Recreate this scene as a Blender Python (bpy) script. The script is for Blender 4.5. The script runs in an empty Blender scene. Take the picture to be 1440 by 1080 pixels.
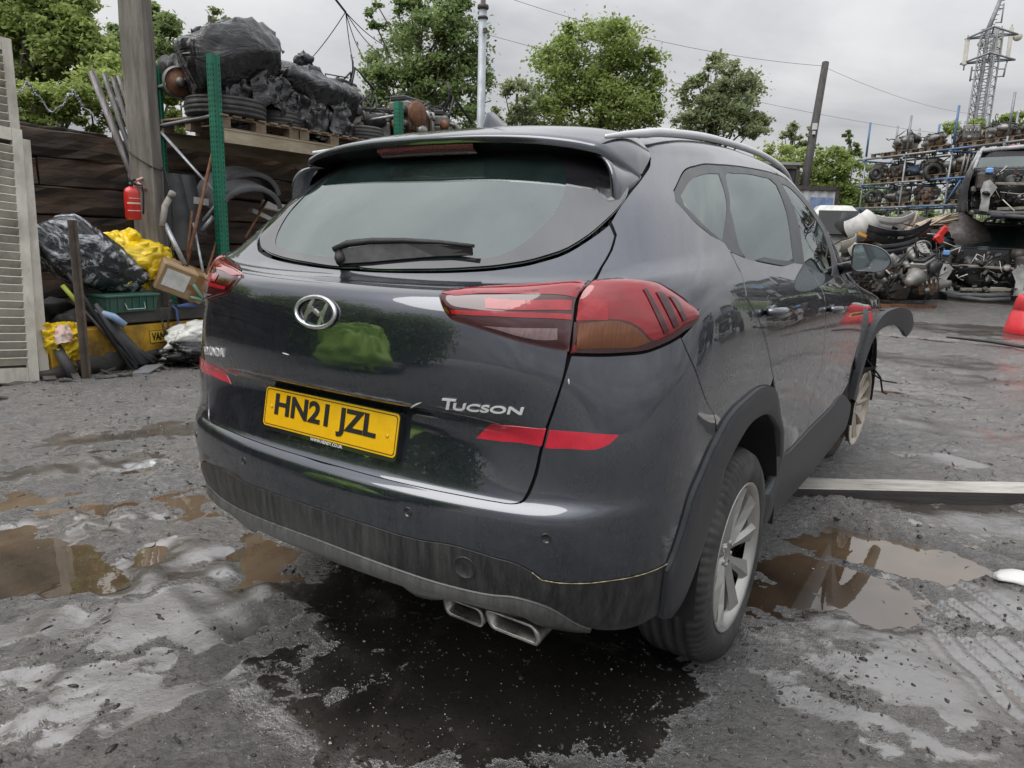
import bpy, bmesh, math, random
import numpy as np
from mathutils import Vector, Matrix, Euler
from mathutils.geometry import delaunay_2d_cdt
random.seed(7); rng = np.random.default_rng(11)
SC = bpy.context.scene; COL = SC.collection
# ---------------------------------------------------------------- camera
CAM = (1.44346, -1.24968, 1.31420); CYAW, CPIT, CROL = 33.3139, -11.7514, 1.7790; CF = 995.14
def cam_basis():
    y, p, r = (math.radians(a) for a in (CYAW, CPIT, CROL))
    f = np.array([-math.sin(y)*math.cos(p), math.cos(y)*math.cos(p), math.sin(p)])
    rt = np.array([math.cos(y), math.sin(y), 0.]); up = np.cross(rt, f)
    return math.cos(r)*rt+math.sin(r)*up, -math.sin(r)*rt+math.cos(r)*up, f
CR, CU, CFW = cam_basis()
def ray(px, py):
    d = CFW+CR*(px-720)/CF-CU*(py-540)/CF
    return np.array(CAM), d
def at(px, py, depth):
    """world point seen in direction (px, py) of the 1440x1080 photograph at the given depth in metres"""
    o, d = ray(px, py); return o+d*depth
def gnd(px, py, z=0.):
    o, d = ray(px, py); return o+d*((z-o[2])/d[2])
def onx(px, py, x):
    o, d = ray(px, py); return o+d*((x-o[0])/d[0])
cam = bpy.data.cameras.new('camera'); co = bpy.data.objects.new('camera', cam); COL.objects.link(co)
M = Matrix.Identity(4)
for i in range(3):
    M[i][0], M[i][1], M[i][2], M[i][3] = CR[i], CU[i], -CFW[i], CAM[i]
co.matrix_world = M
cam.sensor_width = 36; cam.lens = CF/1440*36; cam.clip_start = .05; cam.clip_end = 600
SC.camera = co
# ---------------------------------------------------------------- light: an overcast sky
SUN_EL, SUN_AZ = math.radians(52), math.radians(200)     # azimuth: clockwise from +Y
W = bpy.data.worlds.new('World'); SC.world = W; W.use_nodes = True
wn, wl = W.node_tree.nodes, W.node_tree.links; wn.clear()
def wnode(t, **k):
    n = wn.new(t)
    for a, v in k.items(): setattr(n, a, v)
    return n
sky = wnode('ShaderNodeTexSky', sky_type='NISHITA', sun_disc=False, sun_elevation=SUN_EL, sun_rotation=SUN_AZ)
hsv = wnode('ShaderNodeHueSaturation'); hsv.inputs['Saturation'].default_value = .10; hsv.inputs['Value'].default_value = .10
wl.new(sky.outputs[0], hsv.inputs['Color'])
tc = wnode('ShaderNodeTexCoord'); sx = wnode('ShaderNodeSeparateXYZ'); wl.new(tc.outputs['Generated'], sx.inputs[0])
def wm(op, a, b=None, clamp=False):
    n = wnode('ShaderNodeMath', operation=op, use_clamp=clamp)
    for i, q in enumerate((a, b)):
        if q is None: continue
        if isinstance(q, (int, float)): n.inputs[i].default_value = q
        else: wl.new(q, n.inputs[i])
    return n.outputs[0]
zc = wm('MAXIMUM', sx.outputs['Z'], 0.)
grad = wm('MULTIPLY_ADD', zc, 1.5); grad.node.inputs[2].default_value = .30        # overcast: the zenith is about three times the horizon
# cloud deck: direction projected on a plane high above
zz = wm('ADD', zc, .16)
cx = wm('DIVIDE', sx.outputs['X'], zz); cy = wm('DIVIDE', sx.outputs['Y'], zz)
cmb = wnode('ShaderNodeCombineXYZ'); wl.new(cx, cmb.inputs[0]); wl.new(cy, cmb.inputs[1])
n1 = wnode('ShaderNodeTexNoise'); n1.inputs['Scale'].default_value = .75; n1.inputs['Detail'].default_value = 7; n1.inputs['Roughness'].default_value = .55; n1.inputs['Distortion'].default_value = .35
wl.new(cmb.outputs[0], n1.inputs['Vector'])
cr = wnode('ShaderNodeValToRGB'); wl.new(n1.outputs['Fac'], cr.inputs[0])
cr.color_ramp.elements[0].position = .34; cr.color_ramp.elements[0].color = (.55, .57, .61, 1)
cr.color_ramp.elements[1].position = .62; cr.color_ramp.elements[1].color = (1.0, 1.0, 1.01, 1)
gm = wnode('ShaderNodeMix', data_type='RGBA', blend_type='MULTIPLY'); gm.inputs[0].default_value = 1
wl.new(cr.outputs[0], gm.inputs[6]); gc = wnode('ShaderNodeCombineXYZ')
for i in range(3): wl.new(grad, gc.inputs[i])
wl.new(gc.outputs[0], gm.inputs[7])
mx = wnode('ShaderNodeMix', data_type='RGBA'); mx.inputs[0].default_value = .86
wl.new(hsv.outputs[0], mx.inputs[6]); wl.new(gm.outputs[2], mx.inputs[7])
# below the horizon: plain dark ground tone
bgd = wnode('ShaderNodeBackground'); wl.new(mx.outputs[2], bgd.inputs['Color']); bgd.inputs['Strength'].default_value = .95
wo = wnode('ShaderNodeOutputWorld'); wl.new(bgd.outputs[0], wo.inputs['Surface'])
sl = bpy.data.lights.new('sun', 'SUN'); sl.energy = 1.5; sl.angle = math.radians(50); sl.color = (1, .975, .94)
so = bpy.data.objects.new('sun', sl); COL.objects.link(so)
sd = Vector((math.sin(SUN_AZ)*math.cos(SUN_EL), math.cos(SUN_AZ)*math.cos(SUN_EL), math.sin(SUN_EL)))
so.rotation_euler = sd.to_track_quat('Z', 'Y').to_euler(); so.location = sd*50
vs = SC.view_settings; vs.view_transform = 'Standard'; vs.look = 'None'; vs.exposure = .5; vs.gamma = 1; vs.use_curve_mapping = False
SC.cycles.max_bounces = 10; SC.cycles.diffuse_bounces = 6; SC.cycles.glossy_bounces = 5; SC.cycles.transparent_max_bounces = 12; SC.cycles.transmission_bounces = 6
SC.cycles.caustics_reflective = False; SC.cycles.caustics_refractive = False
# ---------------------------------------------------------------- helpers: tagging, meshes, materials
def tag(o, label=None, cat=None, group=None, kind=None):
    if label: o['label'] = label
    if cat: o['category'] = cat
    if group: o['group'] = group
    if kind: o['kind'] = kind
    return o
def thing(name, label, cat, loc=(0, 0, 0), rz=0., group=None, rot=None):
    o = bpy.data.objects.new(name, None); COL.objects.link(o); o.empty_display_size = .2
    o.location = loc; o.rotation_euler = rot if rot else (0, 0, rz)
    return tag(o, label, cat, group)
def copy_tree(o, parent=None):
    c = o.copy(); COL.objects.link(c)
    if parent: c.parent = parent
    for ch in list(o.children): copy_tree(ch, c)
    return c
class MB:
    """collects boxes, tubes, prisms and the like and links them as ONE mesh object"""
    def __init__(s): s.v = []; s.f = []; s.n = 0; s.sm = []
    def add(s, v, f, smooth=False):
        v = np.asarray(v, float).reshape(-1, 3); k = s.n
        s.v.append(v); s.n += len(v)
        for q in f: s.f.append([i+k for i in q]); s.sm.append(smooth)
        return s
    def box(s, c, d, rot=None, taper=(1, 1), bev=0.):
        hx, hy, hz = d[0]/2, d[1]/2, d[2]/2
        tx, ty = taper
        if bev <= 0:
            v = np.array([(-hx,-hy,-hz),(hx,-hy,-hz),(hx,hy,-hz),(-hx,hy,-hz),(-hx*tx,-hy*ty,hz),(hx*tx,-hy*ty,hz),(hx*tx,hy*ty,hz),(-hx*tx,hy*ty,hz)])
            f = [(0,3,2,1),(4,5,6,7),(0,1,5,4),(1,2,6,5),(2,3,7,6),(3,0,4,7)]
        else:
            b = min(bev, hx*.49, hy*.49, hz*.49); v = []; f = []
            prof = [(-hz, b), (-hz+b, 0), (hz-b, 0), (hz, b)]
            for (z, i) in prof:
                k = tx if z > 0 else 1; l = ty if z > 0 else 1
                X, Y = (hx-i)*k, (hy-i)*l; e = b*.6
                v += [(-X+e,-Y,z),(X-e,-Y,z),(X,-Y+e,z),(X,Y-e,z),(X-e,Y,z),(-X+e,Y,z),(-X,Y-e,z),(-X,-Y+e,z)]
            for r in range(3):
                for i in range(8): a = r*8+i; q = r*8+(i+1) % 8; f.append((a, q, q+8, a+8))
            f.append(tuple(range(7, -1, -1))); f.append(tuple(range(24, 32))); v = np.array(v)
        if rot is not None: v = v@np.array((rot if isinstance(rot, Matrix) else Euler(rot).to_matrix())).T
        return s.add(v+np.array(c), f)
    def tube(s, pts, r, n=8, cap=True, sy=1., smooth=True, closed=False):
        pts = [Vector(p) for p in pts]; m = len(pts)
        rr = list(r) if hasattr(r, '__len__') else [r]*m
        v = []; up = None
        for i, p in enumerate(pts):
            if closed: d = pts[(i+1) % m]-pts[i-1]
            else: d = pts[min(i+1, m-1)]-pts[max(i-1, 0)]
            d.normalize()
            if up is None:
                up = Vector((0, 0, 1)) if abs(d.z) < .9 else Vector((1, 0, 0))
            a = d.cross(up)
            if a.length < 1e-6: a = d.orthogonal()
            a.normalize(); b = a.cross(d).normalized(); up = b
            for k in range(n):
                t = 2*math.pi*k/n; v.append(p+a*math.cos(t)*rr[i]+b*math.sin(t)*rr[i]*sy)
        f = []
        for i in range(m if closed else m-1):
            j = (i+1) % m
            for k in range(n): q = (k+1) % n; f.append((i*n+k, i*n+q, j*n+q, j*n+k))
        if cap and not closed: f.append(tuple(range(n-1, -1, -1))); f.append(tuple(range((m-1)*n, m*n)))
        return s.add(np.array(v), f, smooth)
    def lathe(s, prof, n=24, c=(0, 0, 0), axis='z', rot=None, smooth=True, cap=True, arc=(0, 2*math.pi)):
        full = abs(arc[1]-arc[0]-2*math.pi) < 1e-6; k = n if full else n+1
        v = []
        for (r, z) in prof:
            for i in range(k):
                t = arc[0]+(arc[1]-arc[0])*i/n; x, y = r*math.cos(t), r*math.sin(t)
                v.append({'z': (x, y, z), 'x': (z, x, y), 'y': (x, z, y)}[axis])
        v = np.array(v); f = []
        for j in range(len(prof)-1):
            for i in range(n):
                q = (i+1) % k; f.append((j*k+i, j*k+q, (j+1)*k+q, (j+1)*k+i))
        if cap and full:
            if prof[0][0] > 1e-6: f.append(tuple(range(k-1, -1, -1)))
            if prof[-1][0] > 1e-6: f.append(tuple(range((len(prof)-1)*k, len(prof)*k)))
        if rot is not None: v = v@np.array((rot if isinstance(rot, Matrix) else Euler(rot).to_matrix())).T
        return s.add(v+np.array(c), f, smooth)
    def prism(s, poly, z0, z1, axis='z', rot=None, c=(0, 0, 0)):
        n = len(poly); v = []
        for z in (z0, z1):
            for (x, y) in poly: v.append({'z': (x, y, z), 'x': (z, x, y), 'y': (x, z, y)}[axis])
        f = [tuple(range(n-1, -1, -1)), tuple(range(n, 2*n))]+[(i, (i+1) % n, n+(i+1) % n, n+i) for i in range(n)]
        v = np.array(v, float)
        if rot is not None: v = v@np.array((rot if isinstance(rot, Matrix) else Euler(rot).to_matrix())).T
        return s.add(v+np.array(c), f)
    def blob(s, c, d, amp=.15, sub=3, seed=0, fr=2., rot=None, smooth=True, flat=None):
        bm = bmesh.new(); bmesh.ops.create_icosphere(bm, subdivisions=sub, radius=1)
        v = np.array([w.co[:] for w in bm.verts]); f = [[w.index for w in q.verts] for q in bm.faces]; bm.free()
        k = 1+amp*(fbm3(v*fr+seed*7.3, 4))
        v = v*k[:, None]
        if flat is not None: v[:, 2] = np.maximum(v[:, 2], flat)
        v = v*np.array(d)
        if rot is not None: v = v@np.array(Euler(rot).to_matrix()).T
        return s.add(v+np.array(c), f, smooth)
    def facets(s, c, d, seed=0, n=24, p=16, sub=5, wr=.02, flat=None, rot=None):
        """a taut wrapped shape: flattish stretched faces meeting in soft ridges"""
        bm = bmesh.new(); bmesh.ops.create_icosphere(bm, subdivisions=sub, radius=1)
        v = np.array([w.co[:] for w in bm.verts]); f = [[w.index for w in q.verts] for q in bm.faces]; bm.free()
        r = np.random.default_rng(seed); N = r.normal(0, 1, (n, 3)); N /= np.linalg.norm(N, axis=1, keepdims=True); h = r.uniform(.70, 1.02, n)
        k = (np.maximum(v@N.T/h, 0)**p).sum(1); rad = np.clip(np.maximum(k, 1e-9)**(-1/p), .4, 1.3)
        ridg = np.abs(fbm3(v*np.array([3., 3., 1.2])+seed, 2)); rad = rad*(1-wr*1.8*ridg+wr*fbm3(v*6+seed*3.1, 3)); v = v*rad[:, None]
        if flat is not None: v[:, 2] = np.maximum(v[:, 2], flat)
        v = v*np.array(d)
        if rot is not None: v = v@np.array(Euler(rot).to_matrix()).T
        return s.add(v+np.array(c), f, True)
    def grid(s, P, smooth=True, closed_u=False):
        P = np.asarray(P); a, b = P.shape[:2]; f = []
        for i in range(a-1):
            for j in range(b if closed_u else b-1):
                q = (j+1) % b; f.append((i*b+j, i*b+q, (i+1)*b+q, (i+1)*b+j))
        return s.add(P.reshape(-1, 3), f, smooth)
    def build(s, name, m, parent=None, smooth=None):
        me = bpy.data.meshes.new(name); v = np.concatenate(s.v) if s.v else np.zeros((0, 3))
        me.from_pydata(v.tolist(), [], s.f); me.validate(); me.update()
        if len(me.polygons) == len(s.sm): me.polygons.foreach_set('use_smooth', s.sm if smooth is None else [smooth]*len(s.sm))
        return link(name, me, m, parent)
def link(name, me, m, parent=None):
    o = bpy.data.objects.new(name, me); COL.objects.link(o)
    for q in (m if isinstance(m, (list, tuple)) else [m]): me.materials.append(q)
    if parent: o.parent = parent
    return o
# value noise (numpy), used for uneven shapes
def _h(i, j, k):
    n = (i.astype(np.int64)*374761393+j.astype(np.int64)*668265263+k.astype(np.int64)*2147483647) & 0xffffffff
    n = ((n ^ (n >> 13))*1274126177) & 0xffffffff
    return ((n ^ (n >> 16)) & 0xffff)/32767.5-1
def vnoise(p):
    i = np.floor(p).astype(np.int64); f = p-i; f = f*f*f*(f*(f*6-15)+10); r = 0
    for a in (0, 1):
        for b in (0, 1):
            for c in (0, 1):
                w = (f[:, 0] if a else 1-f[:, 0])*(f[:, 1] if b else 1-f[:, 1])*(f[:, 2] if c else 1-f[:, 2])
                r = r+w*_h(i[:, 0]+a, i[:, 1]+b, i[:, 2]+c)
    return r
def fbm3(p, o=4):
    p = np.asarray(p, float); r = 0; a = 1.
    for k in range(o): r = r+a*vnoise(p*(2**k)+k*17.17); a *= .5
    return r
def vnoise2(x, y, s=0):
    i = np.floor(x).astype(np.int64); j = np.floor(y).astype(np.int64); fx = x-i; fy = y-j
    fx = fx*fx*fx*(fx*(fx*6-15)+10); fy = fy*fy*fy*(fy*(fy*6-15)+10); k = np.full(i.shape, s, np.int64)
    return ((_h(i, j, k)*(1-fx)+_h(i+1, j, k)*fx)*(1-fy)+(_h(i, j+1, k)*(1-fx)+_h(i+1, j+1, k)*fx)*fy)
# ---- materials
def new_mat(name):
    m = bpy.data.materials.new(name); m.use_nodes = True; nt = m.node_tree
    b = nt.nodes['Principled BSDF']; return m, nt, b
def nd(nt, t, **k):
    n = nt.nodes.new(t)
    for a, v in k.items(): setattr(n, a, v)
    return n
def noise(nt, vec, scale, detail=4, rough=.55, dist=0., dims='3D'):
    n = nd(nt, 'ShaderNodeTexNoise', noise_dimensions=dims); n.inputs['Scale'].default_value = scale
    n.inputs['Detail'].default_value = detail; n.inputs['Roughness'].default_value = rough; n.inputs['Distortion'].default_value = dist
    if vec is not None: nt.links.new(vec, n.inputs['Vector'])
    return n.outputs['Fac']
def ramp(nt, fac, stops):
    r = nd(nt, 'ShaderNodeValToRGB'); nt.links.new(fac, r.inputs[0]); e = r.color_ramp.elements
    while len(e) < len(stops): e.new(.5)
    for q, (p, c) in zip(e, stops):
        q.position = p; q.color = (c, c, c, 1) if isinstance(c, (int, float)) else (*c[:3], 1)
    return r.outputs[0]
def mixc(nt, f, a, b, blend='MIX'):
    m = nd(nt, 'ShaderNodeMix', data_type='RGBA', blend_type=blend)
    for i, q in ((0, f), (6, a), (7, b)):
        if isinstance(q, (int, float)): m.inputs[i].default_value = q
        elif isinstance(q, tuple): m.inputs[i].default_value = (*q[:3], 1)
        else: nt.links.new(q, m.inputs[i])
    return m.outputs[2]
def mth(nt, op, a, b=None, c=None, clamp=False):
    n = nd(nt, 'ShaderNodeMath', operation=op, use_clamp=clamp)
    for i, q in enumerate((a, b, c)):
        if q is None: continue
        if isinstance(q, (int, float)): n.inputs[i].default_value = q
        else: nt.links.new(q, n.inputs[i])
    return n.outputs[0]
def objco(nt, scale=None):
    t = nd(nt, 'ShaderNodeTexCoord').outputs['Object']
    if scale is None: return t
    mp = nd(nt, 'ShaderNodeMapping'); mp.inputs['Scale'].default_value = scale; nt.links.new(t, mp.inputs[0]); return mp.outputs[0]
def bump(nt, b, h, st, dist=.01):
    n = nd(nt, 'ShaderNodeBump'); n.inputs['Strength'].default_value = st; n.inputs['Distance'].default_value = dist
    nt.links.new(h, n.inputs['Height']); nt.links.new(n.outputs[0], b.inputs['Normal']); return n
def mat(name, c1, c2=None, scale=6., rough=(.6, .8), metal=0., bmp=0., bscale=None, stretch=None, coat=0., dirt=None, detail=5, spec=.5, rnd=0.):
    """a two-tone noisy surface; dirt = (colour, amount) adds blotches of grime; rnd varies each object's brightness"""
    m, nt, b = new_mat(name); v = objco(nt, stretch)
    f = noise(nt, v, scale, detail, .6)
    col = ramp(nt, f, [(.32, c1), (.68, c2 or c1)])
    if dirt:
        g = noise(nt, v, scale*.37+1.3, 6, .7); g = ramp(nt, g, [(.45, 0.), (.72, dirt[1])]); col = mixc(nt, g, col, dirt[0])
    if rnd:
        oi = nd(nt, 'ShaderNodeObjectInfo').outputs['Random']; k = mth(nt, 'MULTIPLY_ADD', oi, 2*rnd, 1-rnd)
        cb = nd(nt, 'ShaderNodeCombineXYZ')
        for i in range(3): nt.links.new(k, cb.inputs[i])
        col = mixc(nt, 1., col, cb.outputs[0], 'MULTIPLY')
    nt.links.new(col, b.inputs['Base Color'])
    nt.links.new(ramp(nt, noise(nt, v, scale*1.7, 4, .6), [(.3, rough[0]), (.7, rough[1])]), b.inputs['Roughness'])
    b.inputs['Metallic'].default_value = metal; b.inputs['Coat Weight'].default_value = coat; b.inputs['Coat Roughness'].default_value = .05
    b.inputs['Specular IOR Level'].default_value = spec
    if bmp: bump(nt, b, noise(nt, v, bscale or scale*3, 6, .65), bmp)
    return m
# ---------------------------------------------------------------- car body surface (right half, x >= 0; mirrored for the left)
# rows run from the sill up to the roof, columns from the rear centre line round the corner to the front centre line
CAR_ROWS = [   # R0 tuck, R1 lip, R2 cladding, R3 bumper, R4 crest, R5 ledge, R6 recess, R7 crease, R8, R9 shoulder, R10 belt, R11 glass, R12 heads, R13 cant rail, R14 roof, R15 ridge
 [(0,.15,.32),(.3,.155,.32),(.55,.18,.318),(.68,.26,.31),(.76,.32,.3),(.8,.42,.285),(.82,.6,.255),(.82,.95,.23),(.82,1.35,.23),(.82,2,.23),(.82,2.8,.23),(.82,3.5,.23),(.8,4,.23),(.7,4.25,.23),(.4,4.35,.23),(0,4.38,.23)],
 [(0,.02,.395),(.3,.035,.395),(.55,.08,.39),(.69,.15,.38),(.795,.235,.365),(.85,.36,.345),(.875,.58,.315),(.88,.95,.29),(.88,1.35,.285),(.885,2,.285),(.885,2.8,.285),(.88,3.5,.285),(.86,4.05,.29),(.74,4.32,.3),(.42,4.43,.3),(0,4.46,.3)],
 [(0,-.01,.475),(.3,.005,.475),(.55,.05,.472),(.7,.107,.468),(.798,.196,.462),(.873,.32,.452),(.9,.55,.437),(.905,.95,.42),(.905,1.35,.41),(.908,2,.41),(.908,2.8,.41),(.905,3.5,.42),(.875,4.1,.44),(.75,4.36,.45),(.43,4.47,.45),(0,4.5,.45)],
 [(0,-.018,.58),(.3,-.004,.58),(.55,.036,.58),(.7,.087,.58),(.799,.171,.58),(.88,.3,.58),(.905,.54,.575),(.907,.95,.56),(.893,1.35,.55),(.892,2,.55),(.893,2.8,.55),(.905,3.5,.55),(.88,4.1,.56),(.755,4.38,.57),(.43,4.49,.57),(0,4.52,.57)],
 [(0,-.01,.672),(.3,.003,.672),(.55,.04,.674),(.7,.087,.676),(.799,.168,.68),(.882,.298,.69),(.906,.53,.69),(.91,.95,.68),(.896,1.35,.665),(.893,2,.66),(.895,2.8,.66),(.908,3.5,.66),(.885,4.1,.66),(.76,4.38,.66),(.43,4.49,.66),(0,4.52,.66)],
 [(0,.026,.718),(.3,.035,.718),(.55,.066,.718),(.69,.11,.722),(.794,.176,.73),(.882,.298,.745),(.907,.53,.75),(.913,.95,.745),(.903,1.35,.735),(.899,2,.73),(.9,2.8,.73),(.912,3.5,.72),(.888,4.1,.72),(.765,4.37,.72),(.43,4.48,.72),(0,4.51,.72)],
 [(0,.060,.862),(.3,.064,.862),(.55,.082,.85),(.675,.112,.825),(.789,.174,.83),(.882,.3,.84),(.908,.53,.845),(.915,.95,.84),(.91,1.35,.83),(.907,2,.82),(.907,2.8,.82),(.913,3.5,.82),(.888,4.1,.81),(.77,4.36,.81),(.43,4.47,.81),(0,4.5,.81)],
 [(0,.004,.912),(.3,.016,.91),(.55,.062,.908),(.66,.104,.906),(.781,.178,.905),(.88,.304,.915),(.907,.53,.925),(.915,.95,.93),(.915,1.35,.925),(.912,2,.91),(.91,2.8,.9),(.91,3.5,.9),(.885,4.1,.88),(.77,4.34,.86),(.43,4.45,.86),(0,4.48,.86)],
 [(0,0,1.03),(.3,.01,1.03),(.55,.056,1.03),(.655,.11,1.03),(.769,.196,1.03),(.868,.318,1.035),(.9,.53,1.045),(.91,.95,1.045),(.913,1.35,1.035),(.911,2,1.01),(.908,2.75,.995),(.905,3.4,.985),(.88,4,.95),(.77,4.31,.9),(.44,4.43,.88),(0,4.46,.88)],
 [(0,.03,1.165),(.3,.04,1.165),(.53,.086,1.172),(.66,.16,1.186),(.767,.25,1.2),(.845,.378,1.203),(.878,.56,1.197),(.889,.95,1.165),(.893,1.35,1.145),(.895,2,1.115),(.892,2.7,1.09),(.882,3.3,1.06),(.86,3.9,1.01),(.76,4.25,.95),(.45,4.4,.92),(0,4.45,.91)],
 [(0,.14,1.215),(.3,.152,1.218),(.54,.2,1.226),(.685,.268,1.242),(.77,.372,1.264),(.812,.52,1.285),(.828,.7,1.3),(.832,.95,1.294),(.842,1.35,1.262),(.851,1.9,1.222),(.852,2.5,1.187),(.835,2.95,1.157),(.73,3.2,1.14),(.55,3.32,1.14),(.3,3.38,1.14),(0,3.4,1.14)],
 [(0,.325,1.4),(.28,.336,1.4),(.5,.378,1.405),(.63,.448,1.41),(.695,.548,1.42),(.738,.69,1.427),(.76,.85,1.433),(.763,1.1,1.437),(.769,1.4,1.436),(.773,1.95,1.425),(.766,2.45,1.395),(.742,2.76,1.355),(.64,2.95,1.345),(.46,3.03,1.345),(.22,3.07,1.345),(0,3.08,1.345)],
 [(0,.475,1.535),(.25,.483,1.535),(.42,.515,1.535),(.525,.57,1.535),(.588,.64,1.54),(.637,.75,1.547),(.67,.9,1.556),(.688,1.1,1.568),(.697,1.4,1.578),(.7,1.8,1.577),(.694,2.18,1.555),(.668,2.45,1.515),(.58,2.58,1.5),(.4,2.65,1.5),(.2,2.68,1.5),(0,2.69,1.5)],
 [(0,.575,1.6),(.22,.582,1.6),(.38,.607,1.6),(.475,.65,1.6),(.53,.72,1.605),(.573,.82,1.612),(.603,.95,1.622),(.618,1.15,1.635),(.626,1.4,1.643),(.627,1.75,1.641),(.622,2.06,1.622),(.595,2.25,1.59),(.5,2.36,1.575),(.35,2.41,1.575),(.18,2.43,1.575),(0,2.44,1.575)],
 [(0,.72,1.635),(.16,.73,1.635),(.28,.75,1.635),(.345,.79,1.637),(.385,.85,1.642),(.42,.95,1.648),(.44,1.05,1.654),(.45,1.2,1.662),(.455,1.4,1.667),(.455,1.65,1.666),(.45,1.85,1.656),(.43,1.98,1.64),(.37,2.05,1.625),(.27,2.09,1.622),(.13,2.1,1.62),(0,2.11,1.62)],
 [(0,.95,1.65),(0,.96,1.652),(0,.98,1.654),(0,1,1.656),(0,1.04,1.659),(0,1.1,1.662),(0,1.18,1.667),(0,1.28,1.671),(0,1.4,1.674),(0,1.55,1.674),(0,1.65,1.672),(0,1.75,1.666),(0,1.8,1.66),(0,1.84,1.657),(0,1.86,1.655),(0,1.88,1.654)],
]
CARP = np.array(CAR_ROWS, float)                       # [row v][column u]
NRV, NCU = CARP.shape[:2]
def _cr(t):
    t2 = t*t; t3 = t2*t
    return np.stack([-.5*t+t2-.5*t3, 1-2.5*t2+1.5*t3, .5*t+2*t2-1.5*t3, -.5*t2+.5*t3], -1)
def car_surf(u, v):
    """point on the body at column u (0..15), row v (0..15); Catmull-Rom both ways"""
    u = np.atleast_1d(np.asarray(u, float)); v = np.atleast_1d(np.asarray(v, float))
    iu = np.clip(np.floor(u).astype(int), 0, NCU-2); iv = np.clip(np.floor(v).astype(int), 0, NRV-2)
    wu = _cr(u-iu); wv = _cr(v-iv)
    # padded control net: mirrored about the centre planes in u, extended linearly in v
    global _PAD
    try: P = _PAD
    except NameError:
        P = np.empty((NRV+2, NCU+2, 3)); P[1:-1, 1:-1] = CARP
        P[1:-1, 0] = CARP[:, 1]*[-1, 1, 1]; P[1:-1, -1] = CARP[:, -2]*[-1, 1, 1]
        P[0] = 2*P[1]-P[2]; P[-1] = P[-3]*[-1, 1, 1]
        _PAD = P
    out = np.zeros((len(u), 3))
    for a in range(4):
        for b in range(4):
            out += P[iv+a, iu+b]*(wv[:, a]*wu[:, b])[:, None]
    return out
def car_normal(u, v):
    e = 2e-3
    u = np.atleast_1d(np.asarray(u, float)); v = np.atleast_1d(np.asarray(v, float))
    du = car_surf(np.minimum(u+e, 15), v)-car_surf(np.maximum(u-e, -.5), v)
    dv = car_surf(u, np.minimum(v+e, 15))-car_surf(u, np.maximum(v-e, 0))
    n = np.cross(du, dv); l = np.linalg.norm(n, axis=1, keepdims=True)
    return n/np.maximum(l, 1e-12)
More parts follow.
